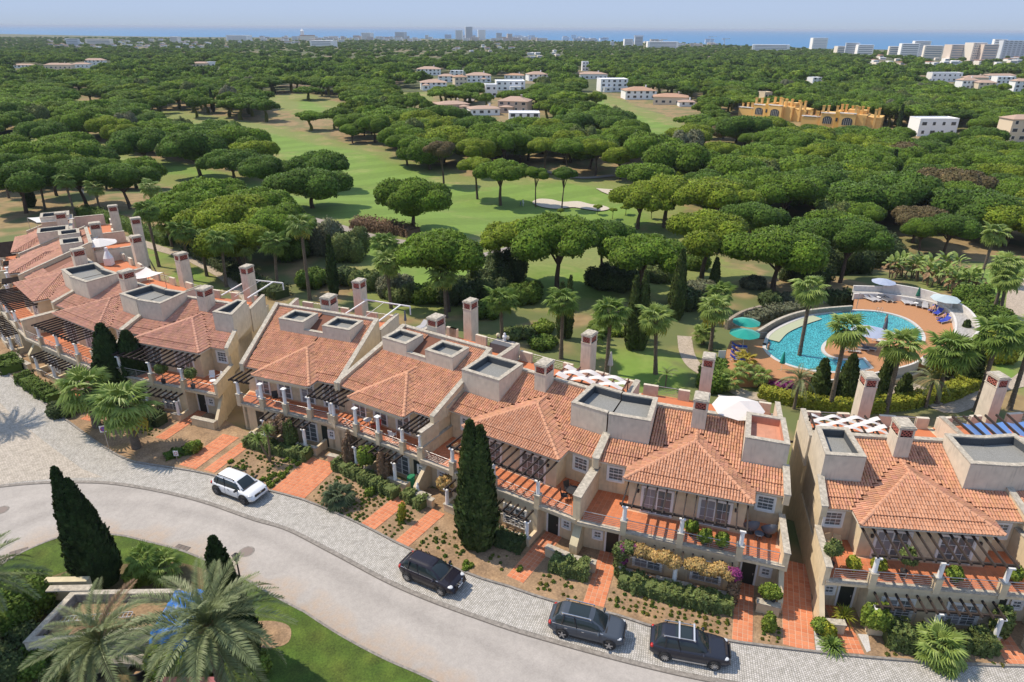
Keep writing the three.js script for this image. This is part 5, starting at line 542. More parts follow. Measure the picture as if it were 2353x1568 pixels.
loungers.forEach(([x, y, t, m, l]) => lounger(pz(x, y), t, M[m], l)); const tableL = (x, y, l) => { const g = thing('side_table', l, 'table', pz(x, y)); mesh('table_top', new THREE.CylinderGeometry(0.3, 0.3, 0.04, 16).translate(0, 0.42, 0), M.white, g); mesh('leg', rod(V(0, 0, 0), V(0, 0.4, 0), 0.04), M.white, g); }; tableL(1370, 392, 'white side table between the grey and charcoal loungers'); tableL(1622, 432, 'white side table under the closed green parasol');
{ const g = thing('pool_ladder', 'steel ladder at the far rim of the pool', 'ladder', pz(1372, 482)); for (const s of [-0.28, 0.28]) mesh('handrail', new THREE.TubeGeometry(new THREE.CatmullRomCurve3([V(s, -0.3, 0.45), V(s, 0.75, 0.35), V(s, 0.85, 0), V(s, 0, -0.3)]), 16, 0.025, 6), M.metal, g); for (let i = 0; i < 2; i++) mesh('rung', rod(V(-0.28, -0.05 - 0.15 * i, 0.42), V(0.28, -0.05 - 0.15 * i, 0.42), 0.02), M.metal, g); }
{ const g = thing('pool_shower', 'outdoor shower pole at the corner of the white pool wall', 'shower', pz(1222, 452)); mesh('pole', rod(V(0, 0, 0), V(0, 2.3, 0), 0.04), M.metal, g); mesh('shower_head', rod(V(0, 2.3, 0), V(0.25, 2.25, 0), 0.03), M.metal, g); const f = thing('litter_bin', 'white and black bin on the deck by the leafy cypress', 'bin', pz(1680, 830)); mesh('body', new THREE.CylinderGeometry(0.32, 0.28, 0.95, 14).translate(0, 0.48, 0), M.white, f); mesh('lid', new THREE.CylinderGeometry(0.34, 0.34, 0.14, 14).translate(0, 1.02, 0), M.darkMetal, f);
  const r = thing('pool_fence', 'low pale railing at the end of the pool channel', 'railing'); railing(r, pz(520, 660), pz(612, 662), DY, 0.95, 4); const w = thing('sign_board', 'plain pale notice board beside the palms at the pool entrance', 'sign', zg(15, 300, 860)); mesh('panel', bx(0.85, 1.1, 0.06, 0, 1.9, 0), M.trim, w); mesh('post', rod(V(0, 0, -0.06), V(0, 1.9, -0.06), 0.05), M.metal, w); }
// ---------- garden planting ----------
const gp = (z, pts) => pts.map((q) => zg(z, ...q));
hedge(gp(15, [[570, 1040], [700, 1075], [900, 1110], [1100, 1140], [1300, 1140], [1500, 1120], [1700, 1075]]), 1.6, 1.2, 9000, 0.16, 'clipped yellow-green hedge running behind the roof terraces', M.lime, { contrast: 0.2, group: null }); hedge(gp(15, [[1720, 1070], [1820, 1055], [1930, 1010], [2020, 970]]), 1.8, 1.3, 5000, 0.16, 'clipped yellow-green hedge curving past the dry-fronded palm', M.lime);
hedge(gp(1, [[560, 300], [700, 330], [860, 390], [1060, 470], [1180, 510]]), 2.6, 1.6, 9000, 0.2, 'long dark green hedge above the upper stone path', M.bush, { loose: 0.3 }); hedge(gp(1, [[1300, 560], [1480, 640], [1620, 720], [1760, 800], [1950, 880]]), 2.6, 1.4, 8000, 0.2, 'dark hedge between the stone path and the fan palm row', M.bushD, { loose: 0.35 });
hedge(gp(16, [[1490, 728], [1580, 738], [1680, 755], [1790, 765], [1850, 785]]), 3.2, 1.7, 8000, 0.2, 'brownish flowering shrub strip beside the cart path', M.dryBush, { loose: 0.4 }); hedge(gp(15, [[490, 560], [620, 510], [760, 480], [880, 462]]), 2.2, 1.1, 5000, 0.18, 'grey-green shrub bank above the far pool wall', M.grey, { loose: 0.4 }); hedge(gp(15, [[1030, 420], [1100, 415], [1190, 410]]), 2.2, 1.6, 4000, 0.18, 'dark dense shrubs at the corner of the white pool wall', M.bushD, { loose: 0.3 });
[[16, 1220, 870, 3.4, 5, 3.2, M.oleander, 'tall pale willow-like garden tree left of the slim dark cypress'], [16, 1120, 920, 2.8, 4, 2.8, M.bush, 'bright green garden tree behind the gable house terrace'], [16, 1330, 880, 3, 6, 3, M.grey, 'grey-green feathery tree behind the slim dark cypress'], [16, 1470, 920, 3.2, 5, 3, M.oleander, 'olive garden tree right of the slim dark cypress'], [16, 1240, 1080, 2.6, 2.6, 2.4, M.bush, 'rounded green shrub below the willow-like tree'], [16, 1420, 1060, 2.6, 2.4, 2.4, M.bushD, 'dark rounded shrub at the foot of the slim cypress'], [16, 1560, 1090, 2.4, 2.6, 2.2, M.oleander, 'olive shrub beside the first tall chimney'], [16, 1740, 1130, 3, 3, 2.6, M.grey, 'grey-green shrub behind the white steel frame'], [17, 310, 850, 2.8, 2.4, 2.4, M.oleander, 'pale shrub on the golf edge below the twin-crowned palms'], [17, 480, 860, 2.4, 2.4, 2.4, M.bush, 'green shrub beside the dry patch under the leaning pine'], [17, 680, 860, 3.4, 3, 3, M.bushD, 'big dark shrub under the leaning pine'], [17, 900, 820, 3.6, 4, 3.4, M.bushD, 'dark undergrowth below the bright green pine'], [17, 1010, 740, 3.4, 5, 3.2, M.bushD, 'tall dark undergrowth under the bright green pine'], [17, 1120, 860, 3, 2.6, 2.6, M.bush, 'leafy shrub between the fan palms on the bank'], [17, 850, 960, 3, 1.8, 2, M.bush, 'low shrub behind the chimney with the statues terrace'], [17, 1080, 1100, 2.2, 1.1, 1.6, M.oleander, 'low rounded shrub on the bank below the fan palm'], [17, 1240, 1060, 1.5, 1.2, 1.5, M.limeB, 'bright round euphorbia bush on bare soil'], [17, 1240, 1165, 2, 1.2, 1.6, M.bush, 'olive shrub mound beside the blue cover'], [17, 1740, 1080, 1.8, 0.9, 1.2, M.limeB, 'low bright green bush between the two palms on the lawn'], [17, 1600, 1100, 1.3, 1.6, 1.3, M.bush, 'leafy bush behind the palm on the lawn'], [17, 1650, 760, 3.4, 3, 3, M.bushD, 'dark shrubs at the end of the little lawn'], [17, 1760, 780, 3, 3, 3, M.bushD, 'shaded shrubs behind the fat double cypress'], [17, 2000, 720, 3, 2.6, 3, M.oleander, 'dry bush below the slender dark cypress'], [17, 2200, 900, 2.6, 2.4, 2.6, M.bushD, 'round dark bush at the foot of the slender dark cypress'], [17, 2290, 800, 2.6, 1.6, 2.4, M.grey, 'grey bush on the dirt slope'], [17, 2240, 650, 2.6, 2.6, 2.6, M.bush, 'green bush under the twin-stemmed pine'], [15, 640, 425, 1.6, 1.7, 1.5, M.bushD, 'round dark bush on the dirt slope by the stone wall'], [15, 530, 310, 2, 1.6, 1.8, M.grey, 'shaggy grey bush on the dirt slope'], [15, 760, 390, 1.4, 0.8, 1.2, M.grey, 'low grey plant on bare soil above the pool'], [15, 870, 265, 4, 4, 4, M.bushD, 'dark thicket beside the curved pine trunk'], [15, 1150, 200, 5, 5, 4, M.bushD, 'very dark thicket behind the pool lawn'], [15, 1330, 150, 5, 6, 5, M.bushD, 'dark leafy thicket at the back of the pool garden'], [15, 1010, 200, 4, 5, 4, M.bushD, 'shaded thicket under the stout pool-side pine'], [15, 2020, 420, 3, 2.4, 2.6, M.bush, 'leafy bush outside the curved white wall'], [15, 2080, 560, 3, 3, 3, M.bush, 'pale green bush at the end of the white wall'], [15, 2120, 780, 2.6, 2.6, 2.6, M.lime, 'yellow-green bush by the leaning palm'], [15, 260, 900, 1.8, 1.8, 1.6, M.bush, 'palm-bed bush beside the blue loungers'], [15, 240, 990, 1.8, 2, 1.6, M.bush, 'leafy bush behind the last roof chimney'], [15, 740, 900, 1.4, 1.0, 1.2, M.bougP, 'magenta flowering bush at the pool rim'], [15, 720, 1000, 1.6, 1.2, 1.3, M.bougP, 'pink flowering bush near the yellow hedge'], [15, 860, 1010, 1.8, 1.7, 1.5, M.dryBush, 'reddish leafy bush before the cypress line']].forEach(([z, x, y, a, b, c, m, l]) => bush(zg(z, x, y), a, b, c, Math.round(900 * a * Math.sqrt(b)), 0.22, l, m));
[[[15, 460, 900], 1.9, 'yellowish multi-stem garden palm by the teal parasol shade', M.palmY], [[15, 560, 985], 1.6, 'drooping garden palm left of the pink flowers'], [[15, 440, 960], 1.8, 'small fan palm clump by the pool path'], [[15, 360, 1010], 1.4, 'single small palm on the pool path'], [[15, 190, 690], 1.8, 'low palm tuft beside the yellow-fronded fan palm'], [[17, 1580, 1180], 2.0, 'squat palm tuft between the lawn palms and cypress'], [[17, 1610, 1060], 1.6, 'spiky palm behind the squat palm tuft'], [[17, 1890, 1130], 1.4, 'low palm at the base of the fat double cypress'], [[17, 2290, 1150], 1.5, 'palm tuft beside the rocks on the lawn edge']].forEach(([q, h, l, m]) => fanPalm(zg(...q), h, l, { n: 20, s: 0.85, r: 0.14, low: -0.5, mat: m }));
[[[15, 800, 1130], 3.6, 'arching yellow-green date palm in front of the pool rim'], [[15, 1690, 1120], 3.4, 'arching yellow-green palm below the pool deck corner'], [[17, 2290, 0], 0, '']].filter((q) => q[1]).forEach(([q, h, l]) => { const g = datePalm(zg(...q), h, l, { n: 24, s: 0.95, r: 0.16, low: -0.5 }); });
{ const g = datePalm(za(4, 905, 370, G0), 1.8, 'small young palm on the lawn behind the red terrace', { n: 12, s: 0.6, r: 0.08, low: -0.1 }); }
// bird-of-paradise trees behind the pool: paddle leaves on tall stems
const paddle = (() => { const P = [], C = []; const n = 6, pt = (i, s) => { const t = i / n, w = 0.3 * Math.sin(Math.PI * Math.min(1, t * 0.95 + 0.05)); return V(s * w, 0.35 * t - 0.75 * t * t + (s ? 0.05 : 0), 0.5 + 1.5 * t * (1 - 0.2 * t)); }; P.push(V(-0.03, 0, 0), V(0.03, 0, 0), pt(0, 0)); C.push(0.8, 0.8, 0.8); for (let i = 0; i < n; i++) for (const s of [-1, 1]) { P.push(pt(i, 0), pt(i, s), pt(i + 1, s), pt(i, 0), pt(i + 1, s), pt(i + 1, 0)); const k = s > 0 ? 1.15 : 0.9; for (let j = 0; j < 6; j++) C.push(k, k, k); } const g = new THREE.BufferGeometry().setFromPoints(P); g.setAttribute('color', new THREE.Float32BufferAttribute(C.flatMap((k) => [k, k, k]), 3)); g.computeVertexNormals(); return g; })();
[[1460, 245, 5], [1540, 235, 4.5], [1650, 270, 6], [1720, 300, 6.5], [1790, 290, 5.5], [1860, 330, 6], [1920, 340, 5], [1980, 330, 5], [1600, 240, 5.5], [1830, 260, 6]].forEach(([x, y, h], i) => { const g = thing('strelitzia', 'paddle-leaved tropical clump in the bank behind the white pool wall', 'tropical plant', zg(15, x, y), rr(0, 6), 'paddle-leaved plants behind the pool'); for (let s = 0; s < 4; s++) { const a = rr(0, 6.28), b = V(Math.cos(a) * 0.5, 0, Math.sin(a) * 0.5), t = b.clone().multiplyScalar(2).setY(h * rr(0.3, 0.6)); mesh('stem', rod(b, t, 0.12, 0.09, 6), M.stem, g); for (let k = 0; k < 9; k++) { const f = mesh(k > 6 ? 'dry_leaf' : 'leaf', paddle, k > 6 ? M.dead : M.palm, g); f.position.copy(t); f.rotation.order = 'YXZ'; f.rotation.set(-lerp(1.25, -0.3, k / 8), k * 2.1 + rr(-0.3, 0.3), rr(-0.3, 0.3)); f.scale.setScalar(rr(1.0, 1.3)); } } });
// ---------- villas among the pines ----------
M.vWhite = std([0.86, 0.87, 0.88], 0.85); M.vCream = std([0.70, 0.60, 0.46], 0.9); M.vBeige = std([0.58, 0.46, 0.36], 0.9); M.vRoof = std([0.62, 0.44, 0.34], 0.9, { map: T.fine }); M.vRoofO = std([0.62, 0.38, 0.25], 0.9, { map: T.fine }); M.vWin = std([0.05, 0.06, 0.075], 0.2); M.vYel = std([0.74, 0.47, 0.17], 0.9); M.vYelB = std([0.66, 0.39, 0.10], 0.9);
const clear = []; function clearing(m, w, h, cut = 0.3) { const b = project(m), t = project(V(m.x, m.y + h, m.z)), s = (b[1] - t[1]) / h * w / 2; clear.push([b[0] - s, b[0] + s, t[1], lerp(b[1], t[1], cut), m.z]); } // a glade is kept open in front of each house
function villa(z, x0, x1, yb, yt, roof, wall, label, o = {}) {
  const a = zg(z, x0, yb), b = zg(z, x1, yb), w = Math.max(4, a.distanceTo(b)), m = a.clone().lerp(b, 0.5), turn = -Math.atan2(b.z - a.z, b.x - a.x), py = Z(z, (x0 + x1) / 2, yt)[1], Ht = heightAbove(m, py), d = o.d ?? clamp(w * 0.7, 6, 14), rh = roof === 'flat' ? 0 : Math.min(Ht * 0.28, w * 0.13), H = Ht - rh, g = thing('villa', label, 'villa', m, turn + (o.turn ?? 0), o.group);
  g.position.add(V(Math.sin(turn) * -d / 2, 0, -Math.cos(turn) * d / 2)); mesh('wall', bx(w, H + 0.5, d, 0, H / 2 - 0.25, 0), wall, g); keepOut.push([g.position.x, g.position.z, Math.max(w, d) * 0.62 + 2.5]); clearing(m, w, Ht, 0.1);
  if (rh) { const W = w / 2 + 0.5, D = d / 2 + 0.5, r = Math.max(0, W - D), r2 = Math.max(0, D - W), e = (x, zz) => V(x, H, zz), t = (x, zz) => V(x, H + rh, zz); mesh('roof', tris([[e(-W, D), e(W, D), t(r, r2), t(-r, r2)], [e(W, -D), e(-W, -D), t(-r, -r2), t(r, -r2)], [e(W, D), e(W, -D), t(r, -r2), t(r, r2)], [e(-W, -D), e(-W, D), t(-r, r2), t(-r, -r2)]]), o.roofMat ?? M.vRoof, g); if (o.chim !== 0) { const c = mesh('chimney', bx(0.8, 2, 0.8, w * 0.22, H + rh * 0.9, 0), wall, g); mesh('chimney_cap', bx(0.95, 0.15, 0.95, w * 0.22, H + rh * 0.9 + 1.07, 0), M.trim, c); } } else mesh('parapet', [bx(w + 0.1, 0.35, 0.3, 0, H + 0.175, d / 2 - 0.1), bx(w + 0.1, 0.35, 0.3, 0, H + 0.175, -d / 2 + 0.1), bx(0.3, 0.35, d - 0.5, w / 2 - 0.1, H + 0.175, 0), bx(0.3, 0.35, d - 0.5, -w / 2 + 0.1, H + 0.175, 0)], wall, g);
  const fl = Math.max(1, Math.round(H / 3.1)), n = clamp(Math.round(w / 4), 2, 6); for (let f = 0; f < fl; f++) for (let i = 0; i < n; i++) { const ww = (i + f) % 3 === 1 ? 2 : 1.2, x = -w / 2 + w * (i + 0.5) / n, wd = mesh('window', bx(ww + 0.2, 1.5, 0.06, x, f * H / fl + 1.7, d / 2 + 0.03), M.trim, g); mesh('pane', bx(ww, 1.3, 0.04, x, f * H / fl + 1.7, d / 2 + 0.06), M.vWin, wd); }
  if (o.wing) { const [ww, wh, wx, wz] = o.wing; mesh('wing', bx(ww, wh + 0.5, wz, wx, wh / 2 - 0.25, d / 2 + wz / 2), wall, g); mesh('wing_roof', roof === 'flat' ? bx(ww + 0.1, 0.25, wz + 0.1, wx, wh + 0.125, d / 2 + wz / 2 + 0.06) : (() => { const q = new THREE.ConeGeometry(0.72, 1, 4, 1).rotateY(Math.PI / 4).scale(ww + 0.8, wh * 0.32, wz + 0.8); q.translate(wx, wh * 1.16, d / 2 + wz / 2); return q; })(), roof === 'flat' ? M.trim : (o.roofMat ?? M.vRoof), g); mesh('window', bx(1.6, 1.3, 0.06, wx, wh * 0.55, d / 2 + wz + 0.03), M.vWin, g); }
  return g;
}
const vg = 'villas between the golf pines';
[[220, 410, 268, 195, 'hip', M.vWhite, 'white villa with low pinkish hip roofs at the head of the palm-lined street', { wing: [5, 3.4, -6, 4] }], [345, 465, 215, 152, 'hip', M.vWhite, 'white tower-like villa with a pyramid roof'], [435, 532, 170, 130, 'flat', M.vWhite, 'flat-roofed white villa behind the pyramid-roofed one'], [470, 562, 238, 160, 'hip', M.vCream, 'cream villa beside the tall street palms', { roofMat: M.vRoofO }], [555, 735, 215, 142, 'hip', M.vWhite, 'white villa with a wide hip roof above the street palms', { wing: [5, 3, 4, 3] }], [695, 780, 322, 232, 'flat', M.vWhite, 'tall plain white cubic villa on the street corner', { d: 9 }], [775, 985, 275, 205, 'flat', M.vWhite, 'long modern white villa with glazed upper floor', { wing: [8, 3, 3, 5] }], [832, 972, 190, 150, 'hip', M.vWhite, 'terracotta hip-roofed villa behind the modern white one', { roofMat: M.vRoofO }], [1012, 1150, 205, 135, 'hip', M.vWhite, 'white villa behind the lone dark-leaved tree'], [355, 575, 425, 355, 'hip', M.vBeige, 'long low pinkish villa with twin chimneys above the pines', { wing: [5, 2.6, 5, 3] }], [585, 800, 455, 390, 'hip', M.vWhite, 'white villa with a rounded tiled roof and fat white chimneys'], [785, 1000, 435, 322, 'hip', M.vBeige, 'two-storey beige villa with a broad hip roof and small pool', { wing: [7, 3, -3, 3] }], [868, 1092, 525, 442, 'flat', M.vWhite, 'white flat-roofed villa with black slot windows and roof panels'], [1390, 1590, 190, 138, 'hip', M.vWhite, 'villa with a brown hip roof behind the fairway pines'], [1540, 1738, 282, 192, 'flat', M.vWhite, 'white cubist villa with a large dark window beside the fairway', { wing: [6, 3, -5, 3] }], [1722, 1950, 340, 250, 'hip', M.vWhite, 'white villa with paired chimneys and a pale orange roof', { roofMat: M.vRoofO }], [1925, 2180, 378, 300, 'hip', M.vCream, 'orange-roofed villa half hidden by round pines', { roofMat: M.vRoofO }], [2120, 2235, 392, 345, 'hip', M.vWhite, 'small pavilion with a pale roof right of the orange-roofed villa'], [190, 362, 162, 98, 'hip', M.vWhite, 'long white house with a shallow tiled roof farthest up the street'], [1405, 1450, 130, 62, 'flat', M.vWhite, 'narrow white gable sticking out of the treetops']].forEach(([a, b, c, d, r, w, l, o]) => villa(22, a, b, c, d, r, w, l, { group: vg, ...o }));
[[19, 388, 480, 300, 268, 'hip', 'low white villas with dome-like vents among the western pines'], [19, 205, 330, 318, 290, 'hip', 'pale hip-roofed villa in the western pines'], [19, 62, 150, 312, 294, 'hip', 'pale villa roof at the western frame edge'], [19, 330, 410, 312, 288, 'hip', 'second villa roof right of the pale hip-roofed one'], [19, 885, 950, 308, 284, 'hip', 'pinkish roof standing alone mid-wood'], [19, 950, 990, 306, 286, 'flat', 'small white house beside the lone pinkish roof'], [21, 1630, 1890, 440, 325, 'flat', 'white glazed pavilion among dark trees right of the yellow blocks'], [21, 2240, 2420, 480, 300, 'hip', 'terracotta and white house at the eastern frame edge'], [21, 1725, 1930, 72, 12, 'flat', 'long white terrace of cubic houses in the eastern wood'], [21, 1930, 2040, 122, 45, 'hip', 'white stepped house with terracotta patches'], [21, 2040, 2160, 128, 62, 'hip', 'pale house with a peach roof in the white cluster'], [21, 2160, 2280, 112, 40, 'flat', 'white cubic house behind the dark round tree'], [21, 2280, 2400, 145, 52, 'hip', 'white house at the edge of the white cluster'], [21, 1960, 2110, 80, 30, 'hip', 'peach-roofed house behind the stepped white one'], [21, 2110, 2300, 62, 18, 'hip', 'row of small white houses at the top of the cluster'], [21, 925, 985, 85, 45, 'flat', 'small white block between two cypresses'], [21, 600, 650, 185, 145, 'flat', 'tiny white building behind the yellow blocks'], [21, 40, 125, 230, 195, 'hip', 'pale pink roof beside the yellow blocks']].forEach(([z, a, b, c, d, r, l], i) => villa(z, a, b, c, d, r, i % 3 === 1 ? M.vCream : M.vWhite, l, { group: vg, chim: i % 2, d: 8 }));
{ // yellow apartment blocks bristling with chimney posts
  const block = (x0, y0, x1, y1, label, flip) => { const a = zg(21, x0, y0), b = zg(21, x1, y1), w = a.distanceTo(b), g = thing('apartment_block', label, 'apartment block', a, -Math.atan2(b.z - a.z, b.x - a.x)); const s = w / 36, X = (u0, u1, h, d0, d1, m = M.vYel, n = 'wall') => mesh(n, bx((u1 - u0) * s, h + 0.6, d1 - d0, (u0 + u1) / 2 * s, h / 2 - 0.3, -(d0 + d1) / 2), m, g);
    clearing(a.clone().lerp(b, 0.5), w * 1.05, 8, 0.22); keepOut.push([a.x + (b.x - a.x) * 0.3, a.z + (b.z - a.z) * 0.3 - 4, w * 0.36], [a.x + (b.x - a.x) * 0.72, a.z + (b.z - a.z) * 0.72 - 4, w * 0.36]);
    X(0, 9, 4.2, 1, 12); X(9, 15.5, 6.2, 0, 13); X(15.6, 17.6, 7.4, -0.4, 12, M.vYelB); X(17.7, 25, 6.6, -0.8, 13); X(25.1, 29.5, 6.4, 1.5, 14); X(29.6, 36, 5.6, 3, 15, M.vYel); 
    [[9, 15.5, 6.2, 0], [17.7, 25, 6.6, -0.8], [0, 9, 4.2, 1]].forEach(([u0, u1, h, d]) => mesh('cornice', bx((u1 - u0) * s + 0.2, 0.35, 1.4, (u0 + u1) / 2 * s, h + 0.45, -d - 0.5), M.trim, g));
    [[10.2, 14.4, 0], [19.2, 23.8, -0.8]].forEach(([u0, u1, d]) => { const sh = new THREE.Shape(), W = (u1 - u0) * s / 2; sh.moveTo(-W, 0); sh.lineTo(W, 0); sh.lineTo(W, 2); sh.absellipse(0, 2, W, 1.3, 0, Math.PI, false); const fr = mesh('window', new THREE.ExtrudeGeometry(sh, { depth: 0.12, bevelEnabled: false }).translate((u0 + u1) / 2 * s, 1.9, -d + 0.02), M.vWin, g); for (let k = 1; k < 5; k++) mesh('glazing_bar', bx(0.08, 2.9, 0.05, u0 * s + (u1 - u0) * s * k / 5, 3.2, -d + 0.17), M.trim, fr); });
    [[0.6, 6.2, 4], [2.2, 6.6, 7], [4, 6.6, 3], [5.6, 6.2, 8], [7.4, 6.8, 1.4], [8.4, 6.6, 6], [9.6, 9.4, 1], [11.6, 9.4, 3], [15.9, 9.6, 1.2], [17.2, 10, 6], [18.8, 9.8, 9], [21.5, 9.2, 10], [24.4, 10.2, 0.2], [25.4, 9.6, 2.5], [26.6, 9.6, 6], [28.6, 9, 10], [33, 8.9, 2.8], [34.2, 9.3, 5]].forEach(([u, h, d]) => { const c = mesh('chimney', bx(0.95, h, 0.95, u * s, h / 2, -d), M.vYel, g); mesh('chimney_cap', bx(1.2, 0.3, 1.2, u * s, h + 0.15, -d), M.vYelB, c); }); X(25.6, 28.4, 8, 6, 12, M.vYel); X(20, 24, 8, 7, 13); mesh('window', bx(0.9, 1.6, 0.1, 16.6 * s, 4, 0.45), M.vWin, g); mesh('terrace_floor', bx(8 * s, 0.2, 6, 4.5 * s, 4.45, -5), M.terrR, g); mesh('pitched_roof', tris([[V(29.6 * s, 5.9, -2.8), V(36.2 * s, 4.6, -2.8), V(36.2 * s, 4.6, -15.2), V(29.6 * s, 5.9, -15.2)]].map((q) => q.map((p) => p.add(V(0, 0.05, 0))))), M.vYel, g); };
  block(840, 372, 1372, 404, 'nearer yellow apartment block with arched glazed windows and many chimney posts'); block(415, 305, 850, 350, 'farther yellow apartment block with arched glazed windows, half behind a grey tree');
  // two parked cars up the villa street
  struct('villa_street', sheet([[22, 540, 360], [22, 590, 262], [22, 625, 262], [22, 610, 360]].map((q) => { const p = zg(...q); p.y = hgt(p.x, p.z) + 0.55; return p; })), M.asphalt); keepOut.push([zg(22, 585, 310).x, zg(22, 585, 310).z, 9]);
}
// ---------- coastal town ----------
M.tA = std([0.9, 0.9, 0.9], 0.9); M.tB = std([0.86, 0.79, 0.70], 0.9); M.tC = std([0.72, 0.61, 0.53], 0.9); M.tD = std([0.62, 0.66, 0.72], 0.9); M.tWin = std([0.30, 0.33, 0.38], 0.4); M.tRoof = std([0.45, 0.25, 0.17], 0.9);
function tower(z, x0, x1, yb, yt, mat, label, cat = 'building', o = {}) {
  const q = (x, y) => { const p = Z(z, x, y); return at(p[0], p[1], G1); }, a = q(x0, yb), b = q(x1, yb), w = Math.max(6, Math.abs(b.x - a.x)), m = a.clone().lerp(b, 0.5), h = Math.max(3.5, heightAbove(m, Z(z, (x0 + x1) / 2, yt)[1])), g = thing(o.name ?? 'town_building', label, cat, m, rr(-0.35, 0.35), o.group), d = o.d ?? clamp(w * 0.6, 8, 24);
  mesh('wall', bx(w, h, d, 0, h / 2, 0), mat, g); const fl = o.plain ? 0 : clamp(Math.round(h / 3.2), 1, 14), wide = o.win ?? 0.86; for (let f = 0; f < fl; f++) mesh('window_band', bx(w * wide, h / fl * 0.42, d + 0.5, 0, h * (f + 0.55) / fl, 0), o.wm ?? M.tWin, g); if (o.bays) for (let i = 0; i <= o.bays; i++) mesh('wall_pier', bx(w * 0.035, h, d + 1, -w / 2 * wide + w * wide * i / o.bays, h / 2, 0), mat, g);
  if (o.top) mesh('roof_house', bx(w * o.top, h * 0.08 + 1, d * 0.6, 0, h + h * 0.04 + 0.5, 0), mat, g); if (o.red) mesh('roof', bx(w + 0.6, 0.8, d + 0.6, 0, h + 0.4, 0), M.tRoof, g); keepOut.push([m.x, m.z, w * 0.55 + 3]); clearing(m, w, h, 0.2); return g;
}
[[19, 2138, 2171, 182, 123, M.tD, 'tallest grey tower on the seafront'], [19, 2094, 2127, 182, 139, M.tA, 'white tower left of the tallest grey one'], [19, 2196, 2231, 184, 137, M.tA, 'white-framed dark tower right of the tallest grey one', { wm: M.tD, win: 0.7 }], [19, 2280, 2306, 184, 151, M.tD, 'short grey tower alone right of the three towers'], [19, 2330, 2353, 186, 155, M.tC, 'brown block at the right of the short grey tower'], [19, 1664, 1716, 184, 150, M.tA, 'white slab block in the middle of the old town'], [19, 1818, 1868, 180, 147, M.tD, 'blue-grey block behind the old town'], [19, 1430, 1548, 218, 186, M.tA, 'long white terraced hotel in front of the old town'], [19, 785, 832, 196, 168, M.tB, 'beige block alone in the western trees'], [19, 1035, 1165, 188, 162, M.tA, 'stepped white apartments west of the church'], [19, 398, 520, 208, 179, M.tB, 'long low pale resort on the western shore'], [19, 310, 368, 210, 178, M.tD, 'grey block beside the long western resort'], [20, 513, 552, 216, 179, M.tA, 'white block left of the flared tower'], [20, 562, 597, 214, 168, M.tD, 'grey tower with a flared lookout top', { top: 1.15 }], [20, 622, 755, 222, 191, M.tA, 'long white seafront apartments'], [20, 1373, 1434, 234, 174, M.tA, 'isolated white slab tower by the sea', { wm: M.tD }], [20, 1484, 1532, 252, 212, M.tB, 'cream block at the start of the eastern seafront'], [20, 1530, 1584, 256, 197, M.tD, 'grey-blue blocks behind the cream one'], [20, 1582, 1645, 258, 206, M.tA, 'white block right of the grey-blue ones'], [20, 1730, 1790, 262, 213, M.tB, 'beige and brown block at the eastern beach'], [20, 1780, 1850, 266, 200, M.tA, 'stepped white block, lower half of the white pile'], [20, 1838, 1900, 262, 188, M.tA, 'tall white block in the middle of the white pile'], [20, 1890, 1960, 272, 210, M.tB, 'cream block at the end of the white pile'], [20, 1990, 2070, 280, 205, M.tC, 'brown terraced block next to the white pile'], [20, 2078, 2150, 282, 196, M.tB, 'ribbed cream tower at the eastern seafront', { bays: 6 }], [20, 2145, 2205, 284, 204, M.tC, 'dark and cream stair tower beside the ribbed one'], [20, 2198, 2245, 270, 180, M.tA, 'white rounded end of the big dark-glazed hotel'], [20, 2240, 2420, 272, 186, M.tD, 'big dark-glazed grid-front hotel', { bays: 10, win: 0.95 }], [20, 1112, 1262, 232, 205, M.tA, 'low pale apartments left of the isolated slab']].forEach(([z, a, b, c, d, m, l, o]) => tower(z, a, b, c, d, m, l, 'building', o));
{ const p = Z(19, 1392, 186), f = at(p[0], p[1], G1), g = thing('church', 'white church with a pointed bell tower above the old town', 'church', f), h = heightAbove(f, Z(19, 1392, 131)[1]); mesh('bell_tower', bx(9, h * 0.8, 9, 0, h * 0.4, 0), M.tA, g); mesh('spire', new THREE.ConeGeometry(6.3, h * 0.22, 4).rotateY(Math.PI / 4).translate(0, h * 0.91, 0), M.tA, g); mesh('nave', bx(46, h * 0.4, 16, 16, h * 0.2, 0), M.tB, g); mesh('nave_roof', bx(48, 2, 18, 16, h * 0.4 + 1, 0), M.tRoof, g); }
[[910, 168, 200, 940], [975, 178, 206, 955], [690, 182, 206, 712]].forEach(([x, yt, yb, x2], i) => { const p = Z(20, x, yb), f = at(p[0], p[1], G1), h = heightAbove(f, Z(20, x, yt)[1]), g = thing('tower_crane', ['thin tower crane with its jib to the east', 'white tower crane right of the thin one', 'far tower crane behind the long white apartments'][i], 'crane', f); mesh('mast', bx(2, h, 2, 0, h / 2, 0), M.trim, g); mesh('jib', bx(h * 1.3, 1.6, 1.6, h * 0.35, h, 0), M.trim, g); mesh('counterweight', bx(4, 4, 3, -h * 0.28, h - 1, 0), M.tD, g); });
